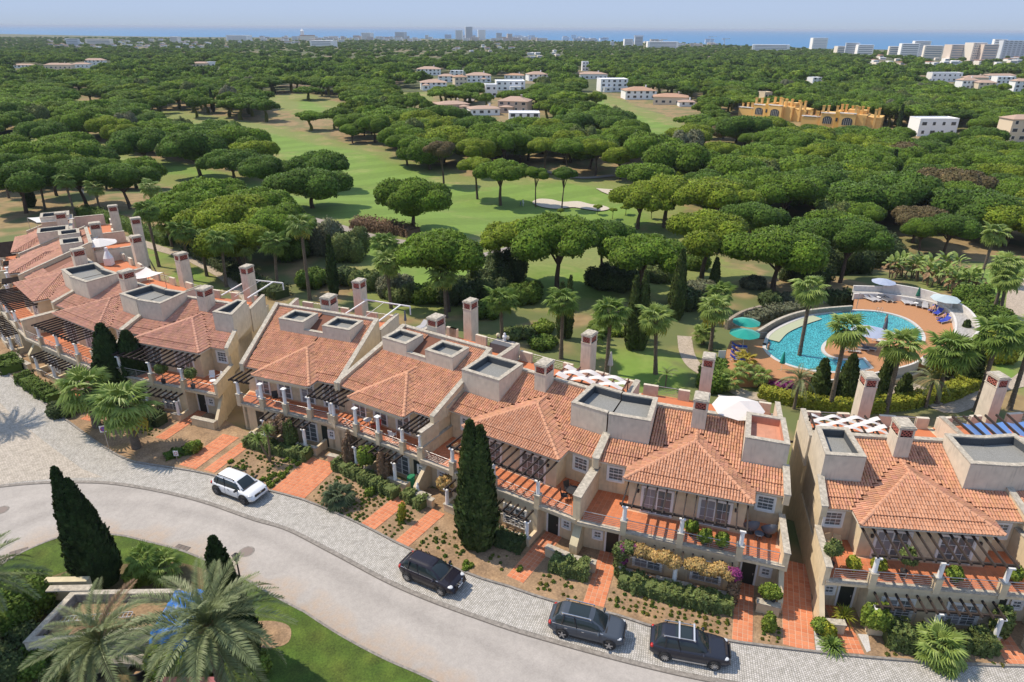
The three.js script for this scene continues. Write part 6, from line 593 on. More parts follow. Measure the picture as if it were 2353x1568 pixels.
{ const lab = ['pale low building in the crowded coastal town', 'small whitish house scattered in the coastal woods']; const cl = [[19, 1180, 2353, 176, 190, 62, 0], [19, 1300, 1560, 178, 202, 18, 0], [20, 0, 420, 178, 190, 26, 0], [20, 420, 960, 196, 216, 22, 0], [19, 150, 900, 186, 222, 30, 1], [19, 560, 1130, 190, 225, 18, 1], [20, 1640, 2000, 262, 300, 20, 1], [20, 2000, 2353, 262, 300, 22, 0], [19, 2050, 2353, 205, 240, 10, 1], [20, 0, 200, 238, 275, 9, 1]]; for (const [z, xa, xb, ya, yb, n, k] of cl) for (let i = 0; i < n; i++) { const x = rr(xa, xb), y = rr(ya, yb), w = rr(14, 38) * (k ? 0.7 : 1), h = rr(7, 19) * (k ? 0.55 : 1); tower(z, x, x + w, y, y - h, pick([M.tA, M.tA, M.tA, M.tB, M.tC]), lab[k], 'building', { group: k ? 'small houses in the coastal woods' : 'low buildings of the coastal town', red: rnd() < 0.25, d: 9 }); } }
// ---------- the wood: scattered wherever no fairway, garden or house stands ----------
{
  const cand = [], bare = (x, z) => pinesPlaced.some((q) => Math.hypot(q[0] - x, q[1] - z) < q[2] * 1.0 + 2.6), kept = (x, z) => keepOut.some((q) => (q[0] - x) ** 2 + (q[1] - z) ** 2 < q[2] * q[2]);
  const hides = (x, z, R, h) => { const f = V(x, G1, z), t = project(V(x, G1 + h, z)), c = project(f), pr = (c[1] - t[1]) / h * R * 0.8; for (const q of clear) if (z > q[4] - 4 && t[0] + pr > q[0] && t[0] - pr < q[1] && t[1] < q[3]  && c[1] > q[2]) return true; return false; };
  const onFairway = (x, z, h) => { const t = project(V(x, G1 + h * 0.75, z)), g = ground(t[0], t[1]); const o = openAt(g.x, g.z); return (o === 2 || (o === 1 && rnd() < 0.97)) && g.z < z - 2; };
  const inFrame = (x, z, m) => { const q = project(V(x, G1 + 6, z)); return q[0] > -m && q[0] < 2353 + m && q[1] < 1100; };
  for (let z = -96; z > -520; z -= 10.4) for (let x = -420; x < 420; x += 10.4) { const X = x + rr(-4.2, 4.2), Zz = z + rr(-4.2, 4.2), d = behind(X, Zz), q = project(V(X, G1, Zz)); if (d < (X < -40 ? 66 : X < 20 ? 75 : 88) || !inFrame(X, Zz, 120)) continue; const o = openAt(X, Zz); if (o === 2 || (o === 1 && rnd() > 0.07) || bare(X, Zz) || kept(X, Zz)) continue; if (rnd() < 0.06) continue; const R0 = rnd() < 0.2 ? rr(3.6, 5.2) : rr(5.6, 10); if (hides(X, Zz, R0, 4.6 + R0 * 0.5) || (onFairway(X, Zz, 6.5) && rnd() < 0.92)) continue; if (Zz < -430 && simplex.noise(X / 50, Zz / 50) > 0.72) continue; cand.push([X, Zz, R0]); }
  const mixCol = (x, z) => { const n = simplex.noise(x / 40, z / 40) * 0.6 + rr(-0.6, 0.6), r = rnd(); return r < 0.03 ? 'pineBrown' : n > 0.4 ? 'pineB' : n < -0.3 ? 'pineC' : 'pine'; };
  const odd = []; cand.forEach((c, i) => { if (i % 19 === 7) odd.push(c); }); odd.forEach((c) => cand.splice(cand.indexOf(c), 1)); odd.sort((a, b) => b[1] - a[1]);
  const bg = [0, 1, 2].map(() => bushGeo(1, 1.9, 1, 5200, 0.085, { k: 8 })), cg = cypressGeo([[0, 0, 1, 1]], 9, 2200, 0.4); odd.slice(0, 60).forEach((c, i) => { const p = V(c[0], hgt(c[0], c[1]), c[1]); if (i % 4 === 3) { const g = thing('cypress', 'slim dark cypress spire standing among the stone pines', 'cypress tree', p, rr(0, 6), 'cypress spires in the pine wood'); mesh('trunk', rod(V(0, -0.2, 0), V(0, 4, 0), 0.15, 0.06), M.bark, g); mesh('crown', cg, M.cyp, g); g.scale.set(1, rr(0.9, 1.3), 1); } else { const R = rr(3.2, 5), g = thing('broadleaf_tree', 'grey-green round-headed tree standing among the stone pines', 'tree', p, rr(0, 6), 'broadleaf trees in the pine wood'); mesh('trunk', rod(V(0, -0.3, 0), V(0, R * 0.9, 0), 0.3, 0.18, 7), M.bark, g); const cr = mesh('crown', bg[i % 3], i % 2 ? M.grey : M.oleander, g); cr.scale.setScalar(R); cr.position.y = R * 0.25; } });
  cand.sort((a, b) => b[1] - a[1]); const N = Math.max(0, 296 - pinesPlaced.length);
  cand.slice(0, N).forEach((c, i) => { const f = V(c[0], hgt(c[0], c[1]), c[1]), q = project(f); const east = q[0] > 1450, west = q[0] < 640; pine(f, c[2], rr(2.8, 6), i, east ? 'stone pine in the unbroken wood behind the pool garden' : west ? 'stone pine in the wood on the dry western slope' : 'stone pine in the wood between the fairways', east ? 'stone pines of the eastern wood' : west ? 'stone pines of the western wood' : 'stone pines between the fairways', mixCol(c[0], c[1])); });
  const wood = thing('pine_wood', 'far-off mass of stone pines reaching from the golf course to the coast', 'woodland'); wood.userData.kind = 'stuff';
  const vt = (l, k, n, size, tr) => { const c = parasol(l, n, size, k), g = [c.geo]; if (tr) { const t = pineTrunk(c.lobes.slice(0, 4), 1, 0.9, 0.03); t.setAttribute('color', new THREE.BufferAttribute(new Float32Array(t.attributes.position.count * 3).map((_, i) => [1.5, 0.9, 1.6][i % 3]), 3)); c.geo.translate(0, 0.9, 0); g.push(t); } else c.geo.translate(0, 0.8, 0); return merge(g); };
  const far = []; for (let z = -520; z > -2600;) { const st = 12 + (-z - 520) * 0.006; for (let x = z * 0.95; x < -z * 0.95; x += st) { const X = x + rr(-5, 5), Zz = z + rr(-5, 5); if (!inFrame(X, Zz, 60)) continue; const q = project(V(X, G1, Zz)), R1 = rr(4.6, 8) * lerp(1, 0.62, sst(-700, -1500, Zz)), q2 = project(V(X, G1 + R1 * 1.25, Zz)), lim = q[0] < 700 ? lerp(78, 90, q[0] / 700) : q[0] < 1500 ? lerp(90, 95, (q[0] - 700) / 800) : lerp(96, 128, (q[0] - 1500) / 853); if (q2[1] < lim + rr(-2, 3) || kept(X, Zz) || hides(X, Zz, R1, R1 * 1.25)) continue; const cn = simplex.noise(X / 90, Zz / 90); if (cn > 0.74 || (q[1] < 150 && q[1] > 118 && q[0] > 560 && q[0] < 1080 && rnd() < 0.55)) continue; far.push([X, Zz, R1 * (cn < -0.5 ? 0.75 : 1)]); } z -= st; }
  const put = (list, geos, hs) => geos.forEach((g, k) => { const l = list.filter((_, i) => i % geos.length === k), im = new THREE.InstancedMesh(g, M.pine, l.length), m = new THREE.Matrix4(), c = new THREE.Color(), qn = new THREE.Quaternion(); l.forEach(([x, z, R], i) => { qn.setFromAxisAngle(V(0, 1, 0), rr(0, 6.28)); m.compose(V(x, z < -500 ? G1 : hgt(x, z), z), qn, V(R, z < -520 ? R * rr(0.85, 1.15) : rr(5.4, 7.4), R)); im.setMatrixAt(i, m); const n = simplex.noise(x / 40, z / 40) * 0.6 + rr(-0.6, 0.6), b = rr(0.75, 1.2); im.setColorAt(i, n > 0.5 ? c.setRGB(1.3 * b, 1.16 * b, 1.1 * b) : n < -0.35 ? c.setRGB(0.75 * b, 0.82 * b, 0.95 * b) : c.setRGB(b, b, b)); }); im.name = 'tree_crowns'; im.userData.kind = 'stuff'; shadow(im); wood.add(im); });
  put(cand.slice(N), [vt(12, 0.33, 5200, 0.07, 1), vt(14, 0.28, 5200, 0.07, 1), vt(10, 0.4, 5200, 0.07, 1)], 1); put(far, [vt(8, 0.36, 900, 0.15), vt(9, 0.3, 900, 0.15), vt(7, 0.44, 900, 0.15)], 1);
  console.log('pines', pinesPlaced.length, 'mid', cand.length - N, 'far', far.length);
}
// ---------- front paths laid with square terracotta pavers ----------
const PAV = new THREE.BoxGeometry(0.292, 0.03, 0.292);
function path(n, u0, u1, v0, v1, y = 0.085) { const f = frame(n), o = struct('garden_path', bx(Math.abs(u1 - u0), 0.16, v1 - v0, 0, 0, 0), M.grout); o.position.copy(toW(n, (u0 + u1) / 2, (v0 + v1) / 2, y - 0.08)); o.rotation.y = -f.a; const nu = Math.round((u1 - u0) / 0.335), nv = Math.round((v1 - v0) / 0.335), su = (u1 - u0) / nu, sv = (v1 - v0) / nv; for (let i = 0; i < nu; i++) for (let j = 0; j < nv; j++) { const t = mesh('paver', PAV, pick(M.paver), o); t.position.set((i + 0.5) * su - (u1 - u0) / 2, 0.078 + rr(0, 0.004), (j + 0.5) * sv - (v1 - v0) / 2); t.scale.set(su / 0.335, 1, sv / 0.335); } return o; }
const PATHS = [['D2', 3.85, 5.03, -6.1, -1.02], ['D2', -5.3, -3.95, -6.15, -1.02], ['D2', 6.75, 8.55, -5.5, 2.2], ['D1', 3.95, 5.25, -6.4, -1.02], ['C2', 3.8, 5.15, -6.35, -1.75], ['C2', 7.2, 8.4, -6.4, -2.1], ['C1', 3.7, 6.8, -6.95, -2.0], ['C1', -5.75, -3.95, -6.9, -1.7], ['C1', -3.3, -2.15, -6.75, -2.35], ['E1', -5.6, -4.4, -4.75, -1.02], ['E1', 3.6, 4.9, -4.5, -1.02], ['B2', 3.6, 4.8, -6.2, -1.02], ['B2', -5.4, -4.2, -6.0, -1.02], ['B1', 3.7, 4.9, -5.2, -1.02]];
PATHS.forEach((q) => path(...q)); 
// ---------- front hedges, bedding, shrubs ----------
const hl = (n, pts) => pts.map(([u, v]) => toW(n, u, v, 0.04)), hz = (z, pts, y = 0.05) => pts.map((q) => za(z, ...q, y));
hedge(hl('D2', [[-3.4, -3.75], [0, -3.95], [3.7, -3.75]]), 1.0, 0.85, 9000, 0.11, 'long grey-green hedge under the bougainvillea pergola', M.bushG, { loose: 0.3 }); hedge(hl('D2', [[-8.1, -3.7], [-6.7, -3.9], [-5.5, -3.75]]), 0.95, 0.9, 4200, 0.11, 'variegated yellow-green hedge before the low wall between two entrances', M.bushG, { loose: 0.3 }); hedge(hl('D1', [[-1, -3.9], [1.2, -3.9], [3.6, -3.7]]), 1.0, 0.9, 5200, 0.11, 'dark shaded hedge at the foot of the twin cypress', M.bushD, { loose: 0.3 }); hedge(hl('C2', [[-3.1, -2.1], [0.5, -2.3], [4.0, -2.5]]), 0.85, 0.8, 7800, 0.1, 'narrow hedge below the balcony with the white plastic chair', M.bushG, { loose: 0.3 }); hedge(hl('C1', [[-2.6, -2.3], [0.4, -2.4], [3.9, -2.3]]), 0.95, 0.8, 8200, 0.1, 'grey-green hedge behind the spiky yuccas', M.bushG, { loose: 0.3 }); hedge(hl('D1', [[-7.4, -3.4], [-6.2, -3.6], [-5.2, -3.7]]), 0.9, 0.7, 3200, 0.1, 'short hedge left of the twin cypress beside a tiled path', M.bushG, { loose: 0.3 }); hedge(hl('E1', [[-2.9, -3.5], [-1, -3.7], [1.0, -3.6]]), 1.2, 1.0, 6200, 0.11, 'loose olive hedge beside the white gravel bed', M.oleander, { loose: 0.4 }); hedge(hl('E1', [[1.4, -3.5], [3.4, -3.5]]), 1.0, 0.9, 3600, 0.11, 'loose olive hedge right of the fan-leaved shrub', M.oleander, { loose: 0.4 }); hedge(hl('B2', [[-3.8, -4.0], [-1, -4.0], [2.6, -4.2]]), 1.3, 1.1, 6200, 0.13, 'dark hedge in the shade behind the two fan palms', M.bushD, { loose: 0.4 });
hedge(hz(18, [[190, 570], [280, 640], [380, 700], [470, 760]]), 1.3, 0.9, 6500, 0.12, 'hedge beside stepping stones along the curving street', M.bush, { loose: 0.3 }); hedge(hz(18, [[30, 410], [80, 460], [110, 510]]), 2.0, 0.9, 4000, 0.13, 'green shrub mound at the far bend of the street', M.bush, { loose: 0.3 }); bush(za(18, 560, 850), 1.7, 1.2, 1.3, 3200, 0.13, 'dark bush at the foot of the first street fan palm', M.bushD); hedge(hz(13, [[1090, 95], [1200, 60], [1290, 40]]), 1.0, 0.35, 1500, 0.12, 'low green edging beside the back of the small sign', M.bush, { loose: 0.4 });
{ // bedding: small tufts in rows in the bare earth
  const tuft = tufts(70, () => { const d = sph(); d.y = Math.abs(d.y); return [V(d.x * 0.12, d.y * 0.12, d.z * 0.12), d]; }, 0.085, { up: 0.3, long: 1.3 }), spots = []; const blocked = (n, u, v) => { const p = toW(n, u, v); return PATHS.some(([m, a, b, c, d]) => { const f = frame(m), x = p.x - f.x, z = p.z - f.z, uu = x * f.u.x + z * f.u.z, vv = x * f.v.x + z * f.v.z; return uu > a - 0.25 && uu < b + 0.25 && vv > c - 0.2 && vv < d; }); };
  for (const [n, u0, u1, v0, v1, dens] of [['D2', -3.7, 3.6, -5.8, -4.5, 0.9], ['D2', -8.4, -5.5, -5.9, -4.5, 0.6], ['D2', 5.2, 6.5, -5.5, -3.8, 0.9], ['D1', -5, 3.7, -6.0, -4.6, 0.45], ['C2', -3.6, 3.6, -6.2, -2.9, 0.85], ['C2', 5.4, 7.1, -6.2, -3.2, 0.95], ['C2', 8.6, 12, -6.2, -4.5, 0.5], ['C1', -2.0, 3.5, -6.6, -3.1, 0.6], ['E1', -3, 3.4, -4.6, -4.2, 0.5], ['B2', -4, 3.5, -6, -4.9, 0.5], ['D1', -7.6, -5.2, -5.9, -4.2, 0.5]]) for (let u = u0; u < u1; u += 0.42) for (let v = v0; v < v1; v += 0.4) if (rnd() < dens && !blocked(n, u, v)) { const p = toW(n, u + rr(-0.09, 0.09), v + rr(-0.09, 0.09), 0.06); spots.push(p); }
  const im = new THREE.InstancedMesh(tuft, M.bush, spots.length), m = new THREE.Matrix4(), q = new THREE.Quaternion(), c = new THREE.Color(); spots.forEach((p, i) => { const s = rr(0.45, 0.95) * (rnd() < 0.25 ? 0.55 : 1); q.setFromAxisAngle(V(0, 1, 0), rr(0, 6)); im.setMatrixAt(i, m.compose(p, q, V(s, s, s))); const d = rnd(); im.setColorAt(i, d < 0.2 ? c.setRGB(1.7, 1.05, 1.3) : c.setRGB(rr(0.9, 1.3), rr(0.9, 1.1), rr(0.8, 1.2))); }); im.name = 'bedding_plants'; shadow(im); scene.add(im); tag(im, 'small green tufts planted in rows in the bare front beds', 'bedding plants', null, 'stuff');
  const lush = [[8, 480, 790], [8, 540, 800], [8, 440, 740], [8, 760, 880], [8, 800, 850], [8, 850, 850], [8, 900, 830], [8, 760, 920], [8, 820, 900], [8, 700, 890], [8, 780, 940], [8, 870, 870], [8, 930, 790], [8, 1000, 760], [8, 960, 740], [8, 900, 730], [6, 30, 850], [6, 30, 890], [6, 75, 870], [6, 480, 895]]; lush.forEach(([z, x, y], i) => bush(za(z, x, y, 0.05), 0.22, 0.2, 0.22, 220, 0.1, 'round green tussock in the street-side bed among yuccas and parked car', M.limeB, 'tussock', 'grass_tussock', { k: 3, up: 0.3, group: 'green tussocks in the front beds' }));
}
const yucca = (p, h, label, heads = 1) => { const g = thing('yucca', label, 'yucca', p); const geo = rosette(60, 0.85, 0.03, -0.5, 1.45, 0.12); for (let i = 0; i < heads; i++) { const t = V(i ? -0.55 : 0.15, h * (i ? 0.8 : 1), i ? 0.3 : 0); mesh('stem', limb([V(0, 0, 0), V(t.x * 0.7, h * 0.5, t.z * 0.6), t], 0.1, 0.07), M.stem, g); const m = mesh('leaf_rosette', geo, M.palmD, g); m.position.copy(t); } return g; };
yucca(za(8, 765, 735), 3.1, 'two-headed yucca rising over the hedge of the long-balcony house', 2); bush(toW('C1', 0.4, -1.5, 1.6), 1.4, 1.3, 0.9, 3000, 0.13, 'brown-green vine heaped over the pergola beside the yucca', M.dryBush, 'climber', 'climbing_vine'); bush(toW('C1', 1.6, -1.5, 0.1), 0.6, 2.6, 0.5, 2400, 0.12, 'leafy climber on the pergola post beside the yucca', M.oleander, 'climber', 'climbing_vine'); bush(toW('C2', 0.1, -1.4, 1.4), 0.8, 1.3, 0.6, 2200, 0.13, 'bright green climber on the pergola of the white-chair house', M.limeB, 'climber', 'climbing_vine'); bush(toW('C2', -2.0, -1.4, 0), 0.5, 3.0, 0.45, 2200, 0.11, 'brown twiggy climber at the corner post of the white-chair house', M.dryBush, 'climber', 'climbing_vine'); bush(toW('C2', 1.9, -1.4, 0), 0.55, 2.7, 0.5, 2200, 0.11, 'reddish climber beside the bright green one', M.dryBush, 'climber', 'climbing_vine'); bush(toW('C2', 7.6, -0.9, 1.5), 0.7, 0.9, 0.6, 1500, 0.11, 'yellowing vine over the small pergola left of the twin cypress', M.bougY, 'climber', 'climbing_vine');
{ const g = thing('bougainvillea', 'bougainvillea with yellow leaves trailing from a purple clump along the pergola', 'climber', toW('D2', -3.6, -3.0, 0), -frame('D2').a), ls = (a, b, y, r) => range(a, b, 6).map((x, i) => [V(x, y + 0.12 * Math.sin(i * 2), rr(-0.2, 0.2)), r * rr(0.8, 1.1), r * 0.6, rr(0.85, 1.15)]); mesh('yellow_foliage', tufts(3600, lobed(ls(0.7, 3.4, 2.45, 0.5), -0.8), 0.11), M.bougY, g); mesh('purple_flowers', tufts(700, lobed([[V(0.2, 2.45, 0.1), 0.42, 0.4], [V(0.9, 2.65, 0), 0.3, 0.2], [V(0.25, 1.6, 0.2), 0.25, 0.3]], -0.9), 0.1), M.bougP, g); mesh('trailing_foliage', tufts(2600, lobed([[V(0, 2.2, 0.1), 0.5, 0.6], [V(0, 1.2, 0.1), 0.38, 0.7], [V(0.05, 0.5, 0.1), 0.35, 0.5], [V(0.5, 2.6, 0), 0.5, 0.3]], -0.9), 0.11), M.oleander, g);
  const k = thing('bougainvillea', 'bougainvillea drooping down the pergola corner by the end planter', 'climber', toW('D2', 3.5, -3.0, 0), -frame('D2').a); mesh('yellow_foliage', tufts(3200, lobed(ls(-2.6, -0.3, 2.45, 0.48), -0.8), 0.11), M.bougY, k); mesh('purple_flowers', tufts(600, lobed([[V(0.1, 2.4, 0.1), 0.4, 0.4], [V(-0.4, 2.55, 0), 0.25, 0.2]], -0.9), 0.1), M.bougP, k); mesh('trailing_foliage', tufts(3000, lobed([[V(0.15, 1.9, 0.1), 0.35, 0.5], [V(0.15, 1.1, 0.1), 0.34, 0.6], [V(0.12, 0.3, 0.1), 0.34, 0.5]], -0.9), 0.11), M.dryBush, k); }
fanPalm(za(8, 1335, 1085), 0.75, 'blue-green dwarf fan palm in the middle of a bare front bed', { n: 28, s: 0.8, low: -0.3, r: 0.2, mat: leafMat([0.12, 0.16, 0.085]), group: 'low fan palms in the front beds' }); fanPalm(za(7, 1690, 1270), 0.9, 'large bright fan-leaved shrub before the house with the wide pyramid roof', { n: 30, s: 0.95, low: -0.4, r: 0.2, group: 'low fan palms in the front beds' });
{ const g = thing('flax', 'dark strap-leaved clump in the white gravel bed', 'flax plant', za(7, 905, 1185)); mesh('leaves', rosette(110, 1.2, 0.04, -0.1, 1.3, 0.35), M.palmD, g); const h = thing('agave', 'spiky variegated plant in a grey pot by the entrance', 'potted plant', za(7, 985, 1000)); mesh('leaves', rosette(70, 1.0, 0.03, -0.2, 1.4, 0.2), M.lime, h).position.y = 0.6; mesh('pot', new THREE.CylinderGeometry(0.3, 0.22, 0.6, 14).translate(0, 0.3, 0), M.darkMetal, h);
  struct('white_gravel', [sheet([[7, 770, 1040], [7, 950, 1060], [7, 1010, 1235], [7, 790, 1215]].map((q) => za(...q)), 0.07), sheet([[7, 1100, 1085], [7, 1180, 1090], [7, 1200, 1210], [7, 1170, 1225]].map((q) => za(...q)), 0.07)], M.whiteStone);
  bush(za(7, 430, 1050), 0.36, 1.2, 0.36, 900, 0.11, 'lemon-green young shrub in the bed by the tiled alley', M.limeB, 'bush', 'shrub'); bush(za(7, 870, 1100), 0.4, 0.9, 0.4, 900, 0.13, 'yellow-leaved young plant before the corner planter', M.lime, 'bush', 'shrub'); bush(za(7, 1230, 1010, 0.7), 0.85, 1.4, 0.7, 3000, 0.15, 'bright green rose-like climber with white flowers on the pergola end', M.limeB, 'climber', 'climbing_vine'); bush(za(7, 2150, 1080, 0.4), 0.6, 1.9, 0.5, 2200, 0.12, 'thin brownish climber at the far pergola post', M.oleander, 'climber', 'climbing_vine'); bush(za(8, 1860, 1225), 0.25, 1.6, 0.25, 260, 0.13, 'slim sapling between two narrow tiled paths', M.lime, 'sapling', 'sapling'); bush(za(8, 130, 650), 0.7, 0.9, 0.6, 800, 0.13, 'thin leafy shrub beside the sloping tiled drive', M.limeB); bush(za(8, 1590, 1010), 0.35, 0.6, 0.3, 500, 0.12, 'small bright plant near the dwarf fan palm', M.limeB); }
cypress(za(6, 120, 690, 0.05), heightAbove(za(6, 120, 690, 0.05), 962), [[-0.3, 0, 1.12, 1], [0.36, 0.15, 1.15, 0.97]], 26000, 0.2, 'dense twin cypress standing before the balcony with the folding chair', M.cypG); 
{ const f = za(18, 1075, 720, 0.05); cypress(f, heightAbove(f, Z(18, 955, 88)[1]), [[-0.7, 0.2, 1.75, 1], [1.2, -0.3, 1.75, 0.88]], 22000, 0.24, 'dark double cypress towering over the two street fan palms', M.cyp); }
// street fan palms at the bend
fanPalm(za(18, 1160, 1150), heightAbove(za(18, 1160, 1150), Z(18, 1075, 770)[1]), 'stout fan palm beside the round no-parking sign', { n: 34, s: 1.6, r: 0.34, low: -0.7, dry: 0.08, lean: 0.04 }); fanPalm(za(18, 825, 970), heightAbove(za(18, 825, 970), Z(18, 745, 640)[1]), 'stout fan palm behind the one with the no-parking sign', { n: 34, s: 1.6, r: 0.34, low: -0.7, lean: 0.03 });
// ---------- pots and furniture on the terraces ----------
const pot = (p, kind, label) => { const g = thing('potted_plant', label, 'potted plant', p); mesh('pot', new THREE.CylinderGeometry(0.22, 0.16, 0.42, 14).translate(0, 0.21, 0), kind === 'clay' ? M.terr : M.darkMetal, g); if (kind === 'tree') { mesh('stem', rod(V(0, 0.4, 0), V(0, 1.3, 0), 0.03), M.stem, g); mesh('foliage', bushGeo(0.5, 0.8, 0.5, 900, 0.1).translate(0, 1.15, 0), M.oleander, g); } else mesh('foliage', bushGeo(0.42, 0.62, 0.42, 900, 0.1).translate(0, 0.4, 0), kind === 'clay' ? M.lime : M.limeB, g); return g; };
pot(za(6, 1890, 600, 3.02), 'x', 'round topiary in the deepest terrace pot by the column'); pot(za(6, 2005, 680, 3.02), 'x', 'round topiary in the middle pot behind the railing'); pot(za(6, 2145, 710, 3.02), 'x', 'round topiary in the pot nearest the end column'); pot(za(7, 895, 580, 3.02), 'tree', 'small round standard tree by the pale terrace side wall'); pot(za(7, 1060, 610, 3.02), 'clay', 'yellow-green bush in a pot left of the first column'); pot(za(7, 1245, 620, 3.02), 'clay', 'yellow-green bush in a pot right of the first column'); pot(za(7, 1440, 640, 3.02), 'tree', 'standard tree in a clay pot on the wide terrace'); pot(za(7, 1815, 690, 3.02), 'x', 'grey round plant behind the second terrace railing'); pot(za(7, 2265, 690, 3.02), 'x', 'dark pot plant beside the high side wall'); pot(za(18, 1390, 600, 3.02), 'tree', 'climbing shrub against the left terrace column of the gable house'); pot(za(18, 1640, 640, 3.02), 'tree', 'pinkish climbing shrub at the right terrace column of the gable house'); pot(za(7, 410, 815, 0.82), 'x', 'first small round cactus on the corner planter'); pot(za(7, 465, 830, 0.82), 'x', 'second small round cactus on the corner planter'); pot(za(7, 805, 1080), 'x', 'dark green tub with plants in the white gravel');
function chair(p, turn, mat, label, o = {}) { const g = thing(o.name ?? 'garden_chair', label, 'chair', p, turn); mesh('seat', bx(0.48, 0.04, 0.46, 0, 0.43, 0), mat, g); const b = mesh('backrest', bx(0.48, 0.5, 0.035, 0, 0.25, 0), mat, g); b.position.set(0, 0.44, -0.23); b.rotation.x = -0.18; for (const [x, z] of [[-0.21, 0.2], [0.21, 0.2], [-0.21, -0.2], [0.21, -0.2]]) mesh('leg', rod(V(x, 0, z * 1.15), V(x, 0.42, z), 0.018), o.leg ?? mat, g); for (const s of [-1, 1]) mesh('armrest', bx(0.04, 0.03, 0.42, s * 0.25, 0.64, 0), mat, g); return g; }
function table(p, r, mat, label, h = 0.72) { const g = thing('round_table', label, 'table', p); mesh('table_top', new THREE.CylinderGeometry(r, r, 0.035, 24).translate(0, h, 0), mat, g); for (let i = 0; i < 4; i++) { const a = i * 1.571 + 0.6; mesh('leg', rod(V(Math.cos(a) * r * 0.75, 0, Math.sin(a) * r * 0.75), V(Math.cos(a) * r * 0.4, h, Math.sin(a) * r * 0.4), 0.02), mat, g); } return g; }
const t3 = (z, x, y) => za(z, x, y, 3.02); M.plastic = std([0.72, 0.73, 0.74], 0.5); M.redPl = std([0.5, 0.06, 0.04], 0.6); M.woodL = std([0.48, 0.36, 0.22], 0.8);
table(t3(6, 915, 300), 0.52, M.darkMetal, 'black round table among black chairs on the terrace'); chair(t3(6, 875, 260), 0.5, M.darkMetal, 'black chair behind the round table'); chair(t3(6, 985, 260), -1.2, M.darkMetal, 'black chair tucked beside the pier'); chair(t3(6, 845, 315), 1.5, M.darkMetal, 'black chair nearest the terrace railing'); chair(t3(18, 1805, 575), 0.3, M.plastic, 'white wire chair with a cushion on the gable house balcony'); chair(t3(18, 1870, 585), -0.6, M.plastic, 'white wire chair beside the gable wall'); table(t3(18, 1810, 615), 0.28, M.plastic, 'little white round table between the wire chairs', 0.5); chair(t3(8, 1780, 545), 2.6, M.plastic, 'white plastic chair behind the balcony rail'); chair(t3(8, 1590, 420), 0.2, M.woodL, 'brown chair at the back of the long balcony'); table(t3(8, 1575, 445), 0.35, M.plastic, 'pale round table beside the brown chair'); chair(t3(8, 1650, 470), -0.6, M.redPl, 'red folding chair on the long balcony'); chair(t3(8, 810, 235), 0.4, M.darkMetal, 'grey lounge chair on the second long balcony'); chair(t3(8, 680, 225), 0.5, M.plastic, 'pale chair near the first balcony column'); chair(t3(3, 635, 1270), 0.8, M.woodL, 'wooden folding chair left of the twin cypress'); chair(t3(7, 885, 430), 0.2, M.woodL, 'first pale folding chair by the corner window'); chair(t3(7, 935, 440), -0.3, M.woodL, 'second pale folding chair by the corner window');
for (const [x, y, l] of [[290, 310, 'dark round wicker armchair by the end column'], [425, 335, 'dark round wicker armchair against the end wall']]) { const g = thing('wicker_chair', l, 'chair', t3(7, x, y)); mesh('shell', new THREE.SphereGeometry(0.55, 20, 10, 0, 6.2832, 0, 1.5).rotateX(2.2).translate(0, 0.75, 0), M.lgD, g); mesh('base', new THREE.CylinderGeometry(0.22, 0.3, 0.3, 12).translate(0, 0.15, 0), M.darkMetal, g); } table(t3(7, 355, 365), 0.3, M.lgD, 'small dark table between the wicker armchairs', 0.45);
{ const g = thing('wheelie_bin', 'green wheelie bin beside a house entrance', 'bin', za(8, 1935, 945)); mesh('body', bx(0.55, 0.95, 0.6, 0, 0.5, 0), std([0.02, 0.2, 0.09], 0.5), g); mesh('lid', bx(0.6, 0.08, 0.68, 0, 1.02, 0), std([0.02, 0.2, 0.09], 0.5), g); for (const s of [-1, 1]) mesh('wheel', new THREE.CylinderGeometry(0.1, 0.1, 0.06, 12).rotateZ(1.571).translate(s * 0.24, 0.1, -0.3), M.darkMetal, g); const st = thing('garden_statue', 'small white statue on the low entrance wall', 'statue', za(8, 1985, 965, 0.8)); mesh('body', new THREE.LatheGeometry([[0.16, 0], [0.15, 0.08], [0.1, 0.12], [0.14, 0.3], [0.1, 0.45], [0.06, 0.5], [0.09, 0.6], [0, 0.7]].map((q) => new THREE.Vector2(...q)), 14), M.white, st); }
// ---------- roof terrace canopies ----------
function sail(pts, mat, label, sag = 0.35) { const g = thing('shade_sail', label, 'shade sail', pts[0].clone()), N = 10, L = [], P = (i, j) => { const u = i / N, v = j / N, a = pts[0].clone().lerp(pts[1], u), b = pts[3].clone().lerp(pts[2], u), p = a.lerp(b, v); p.y -= sag * 4 * u * (1 - u) * 0.5 + sag * 4 * v * (1 - v) * 0.5; const c = 0.12; const uu = (u - 0.5) * (1 - c * 4 * v * (1 - v)) + 0.5, vv = (v - 0.5) * (1 - c * 4 * u * (1 - u)) + 0.5, q = pts[0].clone().lerp(pts[1], uu).lerp(pts[3].clone().lerp(pts[2], uu), vv); q.y = p.y; return q.sub(pts[0]); }; for (let i = 0; i < N; i++) for (let j = 0; j < N; j++) L.push([P(i, j), P(i + 1, j), P(i + 1, j + 1), P(i, j + 1)]); mesh('cloth', tris(L), mat, g); pts.forEach((p, i) => { const q = p.clone().sub(pts[0]); mesh('post', rod(V(q.x, -1.8 - (p.y - 7.6), q.z), q, 0.03), M.metal, g); }); return g; }
const rz = (y) => (z, x, yy) => za(z, x, yy, y), r8 = rz(8.0);
